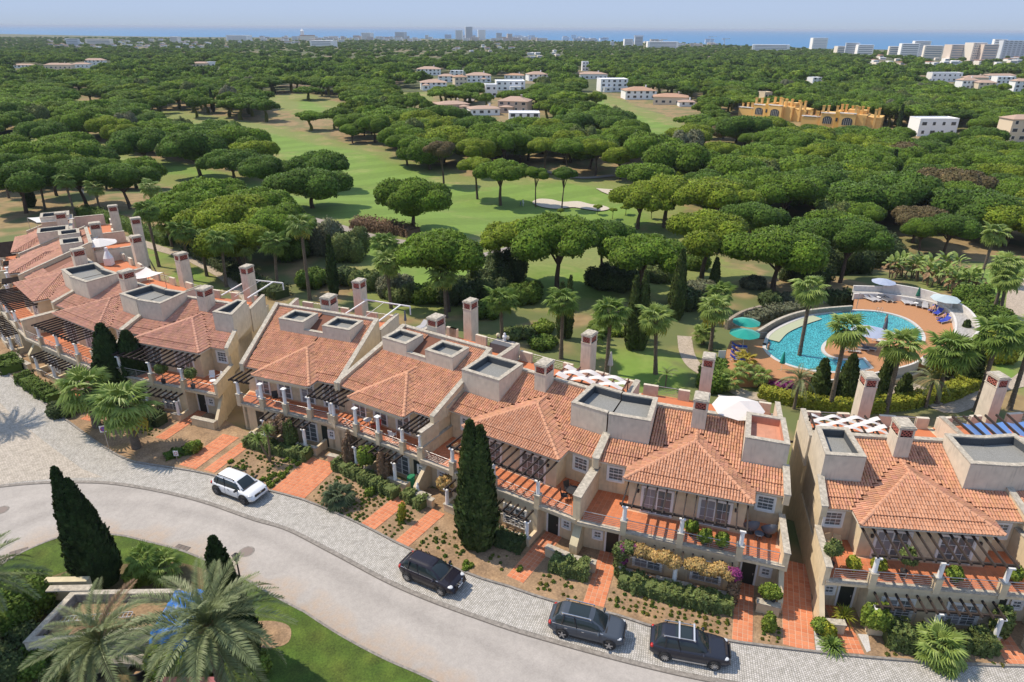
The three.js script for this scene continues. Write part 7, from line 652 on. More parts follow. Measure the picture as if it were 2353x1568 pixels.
sail([r8(1, 870, 722), r8(1, 1005, 662), r8(1, 1125, 700), r8(1, 950, 745)], M.whiteFab, 'cream shade sail on the terrace between two roof chimneys'); sail([r8(1, 440, 405), r8(1, 525, 395), r8(1, 570, 440), r8(1, 430, 455)], M.whiteFab, 'narrow white shade sail behind the three roof boxes'); sail([r8(1, 440, 465), r8(1, 690, 445), r8(1, 640, 490), r8(1, 500, 500)], M.whiteFab, 'white shade sail tucked under the large parasol'); sail([r8(1, 185, 325), r8(1, 395, 285), r8(1, 515, 328), r8(1, 250, 358)], M.whiteFab, 'largest white shade sail at the far end of the row');
{ const c = za(1, 685, 500, 8.0); parasolOpen(V(c.x, 5.85, c.z), 2.1, 2.2, M.whiteFab, 'large white parasol on a roof terrace near the far end', { n: 6 }); const d = za(4, 1590, 560, 7.9); parasolOpen(V(d.x, 5.85, d.z), 2.0, 2.1, M.whiteFab, 'square white parasol behind the red-floored roof box', { n: 4, turn: 0.5 }); parasolClosed(za(3, 2050, 520, 5.9), 2.3, fab([0.6, 0.6, 0.55]), 'closed grey-white parasol beyond the woven canopy', 0.2); parasolClosed(za(2, 1805, 475, 5.85), 1.9, M.navy, 'thin closed dark parasol on the terrace with the sun chair', 0.12); }
function woven(q, nr, nw, mat, label, wood) { // strips threaded over and under rafters
  const g = thing('woven_canopy', label, 'canopy', q[0].clone()), e = (u, v, dy) => { const p = q[0].clone().lerp(q[1], u).lerp(q[3].clone().lerp(q[2], u), v).sub(q[0]); p.y += dy; return p; };
  for (let i = 0; i <= nr; i++) mesh('rafter', bar(e(i / nr, -0.12, 0), e(i / nr, 1.06, 0), 0.09, 0.12), wood, g); for (const v of [0, 1]) mesh('beam', bar(e(-0.03, v, -0.14), e(1.03, v, -0.14), 0.1, 0.14), wood, g);
  for (let j = 0; j < nw; j++) { const L = [], v0 = (j + 0.04) / nw, v1 = (j + 0.96) / nw, n = nr * 6; for (let i = 0; i < n; i++) { const y = (k) => 0.02 + 0.13 * Math.cos((k / 6 + j) * Math.PI); L.push([e(i / n, v0, y(i)), e((i + 1) / n, v0, y(i + 1)), e((i + 1) / n, v1, y(i + 1)), e(i / n, v1, y(i))]); } mesh('cloth_strip', tris(L), mat, g); }
  for (const [u, v] of [[0, 0], [1, 0], [0, 1], [1, 1]]) { const p = e(u, v, -0.2); mesh('post', rod(V(p.x, -2.1, p.z), p, 0.05), wood, g); } return g;
}
const wdB = std([0.13, 0.06, 0.035], 0.8); woven([za(3, 1535, 530, 7.9), za(3, 1655, 430, 7.9), za(3, 2225, 565, 7.9), za(3, 2175, 655, 7.9)].map((p, i, a) => a[[1, 2, 3, 0][i]]), 5, 3, M.whiteFab, 'white cloth woven through brown rafters behind the big roof box', wdB); woven([za(5, 335, 425, 7.9), za(5, 960, 455, 7.9), za(5, 1085, 605, 7.9), za(5, 375, 540, 7.9)], 6, 4, M.whiteFab, 'white cloth woven through grey rafters behind the end roof box', M.wood);
{ const g = thing('awning', 'blue cloth awning slung between dark rafters', 'awning', za(5, 1800, 560, 7.9)), o = g.position, w = (x, y) => za(5, x, y, 7.9).sub(o); for (let i = 0; i < 4; i++) { const x0 = 1745 + i * 205, x1 = x0 + 185, a = w(x0, 500 - i * 5), b = w(x1, 495 - i * 5), c = w(x1 + 110, 615 - i * 2), d = w(x0 + 125, 617 - i * 2), m = (p, q) => p.clone().lerp(q, 0.5).add(V(0, -0.18, 0)); mesh('cloth', tris([[a, m(a, b), m(d, c), d], [m(a, b), b, c, m(d, c)]]), M.blueFab, g); } for (let i = 0; i < 6; i++) { const x = 1725 + i * 103; mesh('rafter', bar(w(x - 60, 440 - i * 4), w(x + 150, 625 - i * 2), 0.1, 0.16), M.wood, g); } }
function frameBars(segs, label) { const g = thing('steel_frame', label, 'pergola frame', segs[0][0].clone()), o = g.position.clone(); segs.forEach(([a, b, r]) => mesh('steel_bar', bar(a.clone().sub(o), b.clone().sub(o), r ?? 0.11), M.white, g)); return g; }
{ const a = za(2, 75, 170, 7.6), b = za(2, 335, 22, 7.8), c = za(2, 650, 55, 7.8), d = za(2, 320, 195, 7.6), e = za(2, 558, 45, 7.8); frameBars([[a, b], [b, c], [e, d], [c, c.clone().setY(7.0)], [a.clone().lerp(d, 0.5), b.clone().lerp(c, 0.33), 0.03], [b, b.clone().setY(5.9)]], 'white steel pergola frame over the gable house terrace'); }
{ const a = za(2, 1235, 345, 7.6), b = za(2, 1440, 213, 7.8), b0 = za(2, 1345, 198, 7.8), c = za(2, 1845, 275, 7.8), d = za(2, 1530, 428, 7.6), e = za(2, 1755, 262, 7.8); frameBars([[a, b], [b0, c], [e, d], [c, c.clone().setY(6.9)], [b0, b0.clone().setY(5.9)], [a.clone().lerp(d, 0.55), b.clone().lerp(c, 0.4), 0.03]], 'white steel pergola frame beside the slim garden chimney'); }
{ const g = thing('furniture_cover', 'grey fabric cover over terrace furniture by the statues', 'furniture cover', za(3, 1050, 290, 5.85)); mesh('cloth', (() => { const q = new THREE.BoxGeometry(2.0, 0.85, 1.3, 6, 3, 5); const p = q.attributes.position; for (let i = 0; i < p.count; i++) { const k = 1 + (0.42 - p.getY(i)) * 0.12 + 0.03 * Math.sin(i * 3.1); p.setX(i, p.getX(i) * k); p.setZ(i, p.getZ(i) * k); } q.computeVertexNormals(); return q.translate(0, 0.43, 0); })(), M.lgD, g); g.rotation.y = -0.5; const s = thing('garden_statue', 'white bust between two round lamps on the terrace parapet', 'statue', za(3, 1065, 190, 6.76)); mesh('body', new THREE.LatheGeometry([[0.2, 0], [0.14, 0.12], [0.22, 0.3], [0.2, 0.45], [0.08, 0.52], [0.13, 0.65], [0, 0.8]].map((q) => new THREE.Vector2(...q)), 14), M.white, s); for (const [x, y, h, l] of [[1003, 165, 6.76, 'cream globe lamp left of the bust'], [1092, 190, 6.76, 'cream globe lamp right of the bust'], [822, 280, 5.9, 'cream globe lamp on the red terrace floor']]) { const q = thing('globe_lamp', l, 'lamp', za(3, x, y, h)); mesh('globe', new THREE.SphereGeometry(0.2, 16, 12).translate(0, 0.25, 0), M.cream, q); mesh('base', new THREE.CylinderGeometry(0.08, 0.12, 0.1, 10).translate(0, 0.05, 0), M.darkMetal, q); } lounger(za(2, 1945, 490, 5.85), -0.6, M.lg, 'grey sun chair on the roof terrace beside the chimney'); const bb = thing('barbecue', 'white masonry barbecue with a conical hood on a roof terrace', 'barbecue', za(1, 755, 650, 5.9)); mesh('hood', new THREE.CylinderGeometry(0.22, 0.6, 0.9, 4).rotateY(0.78).translate(0, 1.35, 0), M.white, bb); mesh('body', bx(0.9, 0.9, 0.8, 0, 0.45, 0), M.white, bb); mesh('flue', bx(0.3, 0.5, 0.3, 0, 2.0, 0), M.white, bb); }
// ---------- parked cars ----------
M.rubber = std([0.02, 0.02, 0.021], 0.8); M.rim = std([0.55, 0.55, 0.56], 0.3, { metalness: 0.8 }); M.chrome = std([0.75, 0.75, 0.76], 0.15, { metalness: 1 }); M.carGlass = new THREE.MeshPhysicalMaterial({ color: new THREE.Color().setRGB(0.022, 0.032, 0.036), roughness: 0.05, specularIntensity: 1 }); M.lampW = std([0.6, 0.62, 0.64], 0.15); M.lampR = std([0.45, 0.02, 0.015], 0.25); M.black = std([0.018, 0.018, 0.02], 0.6);
const paint = (c) => new THREE.MeshPhysicalMaterial({ color: new THREE.Color().setRGB(...c), roughness: 0.5, metalness: 0, specularIntensity: 0.3, clearcoat: 0.8, clearcoatRoughness: 0.03 });
const tyreGeo = new THREE.TorusGeometry(0.27, 0.085, 10, 28).scale(1, 1, 1.3);
function rimGeo(n, w) { const l = [new THREE.TorusGeometry(0.235, 0.02, 8, 28), new THREE.CylinderGeometry(0.05, 0.05, 0.06, 12).rotateX(Math.PI / 2)]; for (let i = 0; i < n; i++) l.push(bx(w, 0.23, 0.03, 0, 0.125, 0.02).rotateZ(i / n * 6.2832)); return merge(l); }
function car(A, Bp, label, name, s) { // A, Bp: ground contacts of the near-side rear and front wheels
  const d = Bp.clone().sub(A), wb = d.length(), fx = d.clone().normalize(), lat = V(-fx.z, 0, fx.x), k = wb / s.wb, g = thing(name, label, 'car', A.clone().lerp(Bp, 0.5).addScaledVector(lat, -s.W * 0.44 * k).setY(0.03), -Math.atan2(fx.z, fx.x), 'cars parked along the kerb'); g.scale.setScalar(k);
  const L = s.L, W = s.W / 2, R = s.rear, xr = -s.wb / 2 - R, xf = xr + L, NS = 44, ring = [], bodyP = s.body;
  const top = (x) => { const P = s.top; for (let i = 0; i + 1 < P.length; i++) if (x <= P[i + 1][0]) { const t = (x - P[i][0]) / (P[i + 1][0] - P[i][0]); return lerp(P[i][1], P[i + 1][1], t * t * (3 - 2 * t) * 0.4 + t * 0.6); } return P[P.length - 1][1]; };
  for (let i = 0; i <= NS; i++) { const x = lerp(xr, xf, i / NS), e = Math.abs((x - (xr + xf) / 2) / (L / 2)), w = W * (1 - 0.17 * Math.pow(e, 7) - 0.035 * e * e), ty = top(x), yb = 0.24 + 0.16 * Math.pow(e, 9), sh = Math.min(ty, s.belt) - 0.09; const r = [[0.9, yb], [0.965, yb + 0.1], [1.0, lerp(yb, sh, 0.55)], [0.985, sh - 0.06], [0.94, sh + 0.03], [0.8, Math.min(ty, sh + 0.1)], [0.45, ty], [0, ty + 0.012]]; ring.push([...r.map(([a, y]) => V(x, y, a * w)), ...r.slice(0, -1).reverse().map(([a, y]) => V(x, y, -a * w))]); }
  const P = [], id = [], n = ring[0].length; ring.forEach((r) => r.forEach((p) => P.push(p.x, p.y, p.z))); for (let i = 0; i < NS; i++) for (let j = 0; j + 1 < n; j++) { const a = i * n + j; id.push(a, a + 1, a + n, a + n, a + 1, a + n + 1); } for (const [i, f] of [[0, 1], [NS, 0]]) for (let j = 1; j + 1 < n; j++) { const a = i * n; f ? id.push(a, a + j + 1, a + j) : id.push(a, a + j, a + j + 1); }
  const bg = new THREE.BufferGeometry(); bg.setAttribute('position', new THREE.Float32BufferAttribute(P, 3)); bg.setIndex(id); bg.computeVertexNormals(); mesh('body', bg, bodyP, g);
  // greenhouse
  const [b0, t0, t1, b1] = s.cab, yb = s.belt - 0.06, yt = s.H - 0.05, wB = W * 0.9, wT = W * 0.7, e = (x, y, z) => V(x, y, z), bow = 0.07, roofW = (t) => wT * (1 - 0.06 * Math.pow(Math.abs(t - 0.5) * 2, 2));
  const NX = 40, NT = 12, gh = (x) => { const r = clamp((x - b0) / (t0 - b0 + 0.25), 0, 1), f = clamp((b1 + 0.06 - x) / (b1 - t1 + 0.3), 0, 1), e2 = (v) => 1 - Math.pow(1 - v, 1.75); return yb + (yt + 0.07 - yb) * Math.min(e2(r), e2(f)); }, xs = range(b0, b1 + 0.06, NX + 1), gpt = (i, j) => { const x = xs[i], h = gh(x) - yb, th = j / NT * Math.PI / 2, c = Math.pow(Math.cos(th), 0.42), s2 = Math.pow(Math.sin(th), 0.62), w = wB * (1 - 0.1 * Math.pow(Math.abs((x - (b0 + b1) / 2) / ((b1 - b0) / 2)), 4)); return V(x + 0.06 * (1 - (c) ** 2) * (x > t1 ? 1 : 0), yb + h * s2, w * c * (1 - 0.2 * h * s2 / (yt - yb))); };
  const cls = { windscreen: [], rear_window: [], roof: [], side_window: [] }; for (let i = 0; i < NX; i++) for (let j = 0; j < NT; j++) { const x = (xs[i] + xs[i + 1]) / 2, yf = (gpt(i, j).y + gpt(i, j + 1).y) / 2, side = j < NT * 0.55, fr = (yf - yb) / (yt - yb); const nm = side ? (fr > 0.1 && fr < 0.8 && x > b0 + 0.22 && x < b1 - 0.1 && gh(x) - yf > 0.07 ? 'side_window' : 'roof') : x > t1 + 0.06 && x < b1 + 0.04 && j > NT * 0.6 ? 'windscreen' : x < t0 - 0.0 && j > NT * 0.6 ? 'rear_window' : 'roof'; for (const sd of [1, -1]) { const q = [[i, j], [i + 1, j], [i + 1, j + 1], [i, j + 1]].map(([p, r]) => { const v = gpt(p, r); v.z *= sd; return v; }); cls[nm].push(sd > 0 ? q : q.reverse()); } }
  const smoothG = (L) => { let q = tris(L); q.deleteAttribute('uv'); q.deleteAttribute('normal'); q = mergeVertices(q, 1e-3); q.computeVertexNormals(); return q; };
  mesh('windscreen', smoothG(cls.windscreen), M.carGlass, g); mesh('rear_window', smoothG(cls.rear_window), M.carGlass, g); mesh('roof', smoothG(cls.roof), bodyP, g); for (const sd of [1, -1]) mesh('side_window', smoothG(cls.side_window.filter((q) => q[0].z * sd > 0)), M.carGlass, g);
  for (const sd of [-1, 1]) { const mid = lerp(b0, b1, 0.5), tm = lerp(t0, t1, 0.48), o = 0.012 * sd; const pl = (x0, y0, x1, y1, w, m, nm) => mesh(nm, bar(e(x0, y0, sd * lerp(wB, wT, (y0 - yb) / (yt - yb)) + o), e(x1, y1, sd * lerp(wB, wT, (y1 - yb) / (yt - yb)) + o), w, 0.03), m, g); pl(mid, yb, tm, yt, 0.08, M.black, 'pillar'); pl(lerp(b0, mid, 0.42), yb, lerp(t0, tm, 0.36), yt, s.quarter ? 0.07 : 0.02, M.black, 'pillar'); if (s.chrome) pl(b0 + 0.1, yb + 0.02, b1 - 0.02, yb + 0.02, 0.03, M.chrome, 'window_trim'); 
    if (s.rails) mesh('roof_rail', [bar(e(t0 + 0.2, yt + 0.09, sd * wT * 0.9), e(t1 - 0.05, yt + 0.09, sd * wT * 0.9), 0.045, 0.04), bx(0.08, 0.1, 0.05, t0 + 0.22, yt + 0.045, sd * wT * 0.9), bx(0.08, 0.1, 0.05, t1 - 0.07, yt + 0.045, sd * wT * 0.9)], s.rails, g);
    const m = mesh('mirror', new THREE.SphereGeometry(0.12, 14, 10).scale(0.8, 0.75, 1.25).translate(b1 - 0.28, s.belt + 0.05, sd * (W + 0.08)), s.mirror ?? bodyP, g); mesh('mirror_arm', bx(0.08, 0.04, 0.2, b1 - 0.26, s.belt - 0.02, sd * (W * 0.95)), M.black, m);
    for (const x of [-s.wb / 2, s.wb / 2]) { mesh('wheel_arch', new THREE.CylinderGeometry(s.arch ? 0.44 : 0.39, s.arch ? 0.44 : 0.39, 0.06, 28).rotateX(Math.PI / 2).translate(x, 0.37, sd * (W * 0.975)), M.black, g); const w = mesh('wheel', new THREE.CylinderGeometry(0.25, 0.25, 0.1, 24).rotateX(Math.PI / 2), M.black, g); w.position.set(x, 0.34, sd * (W * 0.96)); mesh('tyre', tyreGeo, M.rubber, w); const rm = mesh('rim', s.rim, s.rimMat ?? M.rim, w); rm.position.z = sd * 0.07; if (sd < 0) rm.rotation.y = Math.PI; }
    mesh('headlight', new THREE.SphereGeometry(0.2, 14, 8).scale(1.1, 0.36, 0.8).translate(xf - 0.36, s.lampY, sd * W * 0.74), M.lampW, g); mesh('tail_light', new THREE.SphereGeometry(0.19, 14, 8).scale(0.6, 0.7, 0.9).translate(xr + 0.14, s.belt - 0.16, sd * W * 0.76), M.lampR, g);
    for (const x of [lerp(b0, b1, 0.3), lerp(b0, b1, 0.62)]) mesh('door_handle', bx(0.17, 0.03, 0.03, x, s.belt - 0.16, sd * (W * 0.985 + 0.01)), s.handle ?? bodyP, g); for (const x of [lerp(b0, b1, 0.12), mid, b1 - 0.22]) mesh('door_seam', bx(0.012, s.belt - 0.5, 0.012, x, (s.belt + 0.3) / 2, sd * (W * 0.993)), M.black, g); mesh('sill', bx(s.wb - 0.9, 0.1, 0.05, 0, 0.27, sd * W * 0.955), s.sill ?? M.black, g); }
  if (s.pano) { const L2 = []; for (let i = 0; i < NX; i++) for (let j = Math.floor(NT * 0.62); j < NT; j++) { const x = (xs[i] + xs[i + 1]) / 2, cx = (t0 + t1) / 2 + s.pano[1], hw = (t1 - t0) * s.pano[0] * 0.5; if (Math.abs(x - cx) < hw) for (const sd of [1, -1]) { const q = [[i, j], [i + 1, j], [i + 1, j + 1], [i, j + 1]].map(([p, r]) => { const v = gpt(p, r); v.z *= sd; v.y += 0.012; return v; }); L2.push(sd > 0 ? q : q.reverse()); } } mesh('glass_roof', smoothG(L2), M.carGlass, g); }
  if (s.bars) for (const x of s.bars) mesh('roof_bar', bar(e(x, yt + 0.13, -wT * 1.02), e(x, yt + 0.13, wT * 1.02), 0.1, 0.035), std([0.7, 0.72, 0.75], 0.35, { metalness: 0.5 }), g);
  mesh('grille', bx(0.06, 0.2, W * 1.05, xf - 0.05, s.lampY - 0.06, 0), M.black, g); mesh('lower_grille', bx(0.08, 0.14, W * 1.3, xf - 0.09, 0.42, 0), M.black, g); mesh('number_plate', bx(0.03, 0.11, 0.5, xf + 0.0, s.lampY - 0.23, 0), M.plastic, g); mesh('cowl', bx(0.12, 0.02, wB * 1.7, b1 + 0.1, s.belt - 0.015, 0), M.black, g); for (const z of [-0.25, 0.2]) mesh('wiper', bar(e(b1 + 0.08, yb + 0.03, z), e(b1 - 0.06, yb + 0.12, z + 0.5), 0.02), M.black, g); mesh('badge', new THREE.TorusGeometry(0.07, 0.014, 6, 18).rotateY(1.571).translate(xf - 0.005, s.lampY + 0.0, 0), M.chrome, g);
  if (s.vee) mesh('chrome_strip', [bar(e(xf + 0.0, s.lampY - 0.1, 0.1), e(xf - 0.06, s.lampY + 0.08, 0.3), 0.035), bar(e(xf + 0.0, s.lampY - 0.1, -0.1), e(xf - 0.06, s.lampY + 0.08, -0.3), 0.035)], M.chrome, g); return g;
}
const wheels = (x0, y0, s, a, b) => [a, b].map(([x, y]) => at((x0 + x / s) / 1.22397, (y0 + y / s) / 1.22397, 0.03));
car(...wheels(560, 1290, 10.67, [575, 1055], [1370, 1358]), 'white hatchback with black wheel arches and dark roof rails', 'parked_car', { wb: 2.604, L: 4.09, W: 1.85, H: 1.52, rear: 0.66, belt: 0.98, lampY: 0.74, top: [[-2, 0.9], [-1.85, 0.97], [0.55, 0.99], [1.0, 0.97], [1.75, 0.86], [2.0, 0.72], [2.13, 0.56]], cab: [-1.86, -1.5, 0.35, 1.05], body: paint([0.72, 0.74, 0.77]), rails: M.black, mirror: M.black, arch: 1, rim: rimGeo(7, 0.06), rimMat: std([0.1, 0.1, 0.105], 0.5), handle: M.black });
car(...wheels(1100, 1520, 9.223, [440, 1032], [1310, 1412]), 'black crossover with chrome window trim and a chrome V on its nose', 'parked_car', { wb: 2.646, L: 4.38, W: 1.82, H: 1.58, rear: 0.8, belt: 1.0, lampY: 0.8, top: [[-2.1, 0.95], [-1.95, 1.0], [0.6, 1.01], [1.05, 1.0], [1.8, 0.9], [2.1, 0.75], [2.25, 0.55]], cab: [-1.95, -1.55, 0.3, 1.1], body: paint([0.012, 0.010, 0.018]), chrome: 1, rim: rimGeo(10, 0.035), vee: 1, quarter: 1 });
car(...wheels(1520, 1670, 8.71, [535, 1058], [1680, 1342]), 'steel grey estate with a panoramic glass roof and silver rails', 'parked_car', { wb: 2.873, L: 4.66, W: 1.89, H: 1.64, rear: 0.95, belt: 1.04, lampY: 0.82, top: [[-2.35, 0.98], [-2.2, 1.04], [0.6, 1.05], [1.05, 1.04], [1.9, 0.95], [2.2, 0.8], [2.3, 0.55]], cab: [-2.2, -1.75, 0.25, 1.05], body: paint([0.055, 0.068, 0.088]), chrome: 1, rails: M.chrome, pano: [0.6, 0.15], rim: rimGeo(5, 0.09), handle: M.chrome, quarter: 1 });
car(...wheels(1800, 1730, 8.296, [570, 1042], [1720, 1257]), 'dark navy off-roader with two silver load bars across its roof', 'parked_car', { wb: 2.975, L: 4.92, W: 1.97, H: 1.7, rear: 0.98, belt: 1.08, lampY: 0.86, top: [[-2.4, 1.0], [-2.3, 1.08], [0.6, 1.09], [1.05, 1.08], [2.0, 0.99], [2.35, 0.82], [2.46, 0.55]], cab: [-2.25, -1.85, 0.28, 1.05], body: paint([0.018, 0.021, 0.034]), rails: M.rim, pano: [0.5, 0.3], bars: [-0.75, 0.15], rim: rimGeo(10, 0.045), sill: M.rim, quarter: 1 });
// ---------- signs, covers, lamp ----------
{ const p = za(18, 925, 1160), h = heightAbove(p, Z(18, 880, 1010)[1]), g = thing('no_parking_sign', 'square white sign with a round no-parking disc on a thin pole', 'sign', p, 0.25); mesh('pole', rod(V(0, 0, 0), V(0, h + 0.6, 0), 0.03), M.metal, g); mesh('panel', bx(0.62, 0.62, 0.03, 0, h + 0.3, 0.04), M.plastic, g); mesh('disc', new THREE.CylinderGeometry(0.24, 0.24, 0.01, 28).rotateX(1.5708).translate(0, h + 0.3, 0.062), std([0.12, 0.10, 0.5], 0.5), g); mesh('red_ring', new THREE.TorusGeometry(0.22, 0.03, 6, 32).translate(0, h + 0.3, 0.066), std([0.5, 0.04, 0.08], 0.5), g); mesh('red_bar', bx(0.44, 0.05, 0.012, 0, h + 0.3, 0.07).rotateZ(0), std([0.5, 0.04, 0.08], 0.5), g).rotation.z = 0;
  const q = za(13, 1168, 110), s = thing('small_sign', 'small low sign with a faint red ring in the green edging', 'sign', q); mesh('post', rod(V(0, 0, 0), V(0, 0.6, 0), 0.03), M.metal, s); mesh('panel', bx(0.4, 0.5, 0.04, 0, 0.75, 0), M.plastic, s); mesh('ring', new THREE.TorusGeometry(0.13, 0.02, 6, 24).translate(0, 0.76, 0.025), M.redPl, s);
  [[13, 1625, 708, 0.42, 'round iron cover with a pale collar in the middle of the road'], [13, 5, 435, 0.42, 'round iron cover at the frame edge of the road']].forEach(([z, x, y, r, l]) => { const m = thing('manhole_cover', l, 'manhole cover', za(z, x, y, 0.004)); mesh('collar', new THREE.CircleGeometry(r * 1.3, 28).rotateX(-Math.PI / 2).translate(0, 0.003, 0), M.kerb, m); mesh('cover', new THREE.CylinderGeometry(r, r, 0.012, 28).translate(0, 0.004, 0), std([0.22, 0.18, 0.16], 0.8), m); });
  [[13, 1200, 684, 'iron drain grate against the lawn kerb, near the date palm'], [13, 122, 708, 'iron drain grate against the lawn kerb, near the tall cypress']].forEach(([z, x, y, l], i) => { const a = za(z, x, y, 0.004), m = thing('drain_grate', l, 'drain', a, i ? 0.55 : -0.35); mesh('frame', bx(1.1, 0.012, 0.5, 0, 0.002, 0), M.darkMetal, m); for (let k = 0; k < 3; k++) mesh('grate_plate', bx(0.32, 0.02, 0.42, -0.36 + k * 0.36, 0.004, 0), std([0.16, 0.13, 0.11], 0.8), m); });
  const f = za(13, 1592, 936), hl2 = heightAbove(f, Z(13, 1542, 770)[1]), l = thing('street_lamp', 'black lantern lamp post on the lawn beside the date palm', 'street lamp', f); mesh('post', rod(V(0, 0, 0), V(0, hl2, 0), 0.07, 0.045, 8), M.black, l); mesh('base', new THREE.CylinderGeometry(0.1, 0.16, 0.5, 10).translate(0, 0.25, 0), M.black, l); const ln = mesh('lantern', [new THREE.CylinderGeometry(0.24, 0.12, 0.42, 4).translate(0, hl2 + 0.22, 0)], std([0.2, 0.21, 0.22], 0.2), l); mesh('lantern_roof', new THREE.ConeGeometry(0.3, 0.25, 4).translate(0, hl2 + 0.56, 0), M.black, ln); for (let i = 0; i < 4; i++) mesh('lantern_bar', rod(V(Math.cos(i * 1.571) * 0.12, hl2, Math.sin(i * 1.571) * 0.12), V(Math.cos(i * 1.571) * 0.25, hl2 + 0.43, Math.sin(i * 1.571) * 0.25), 0.015), M.black, ln);
  const u = zg(1, 578, 195), gl = thing('golf_lamp_post', 'thin grey pole at the edge of the western fairway', 'lamp post', u); const hh = heightAbove(u, Z(1, 535, 55)[1]); mesh('post', rod(V(0, 0, 0), V(0, hh, 0), 0.09, 0.06), M.metal, gl); mesh('control_box', bx(0.5, 0.6, 0.3, 0.15, hh * 0.35, 0.2), M.trim, gl); }
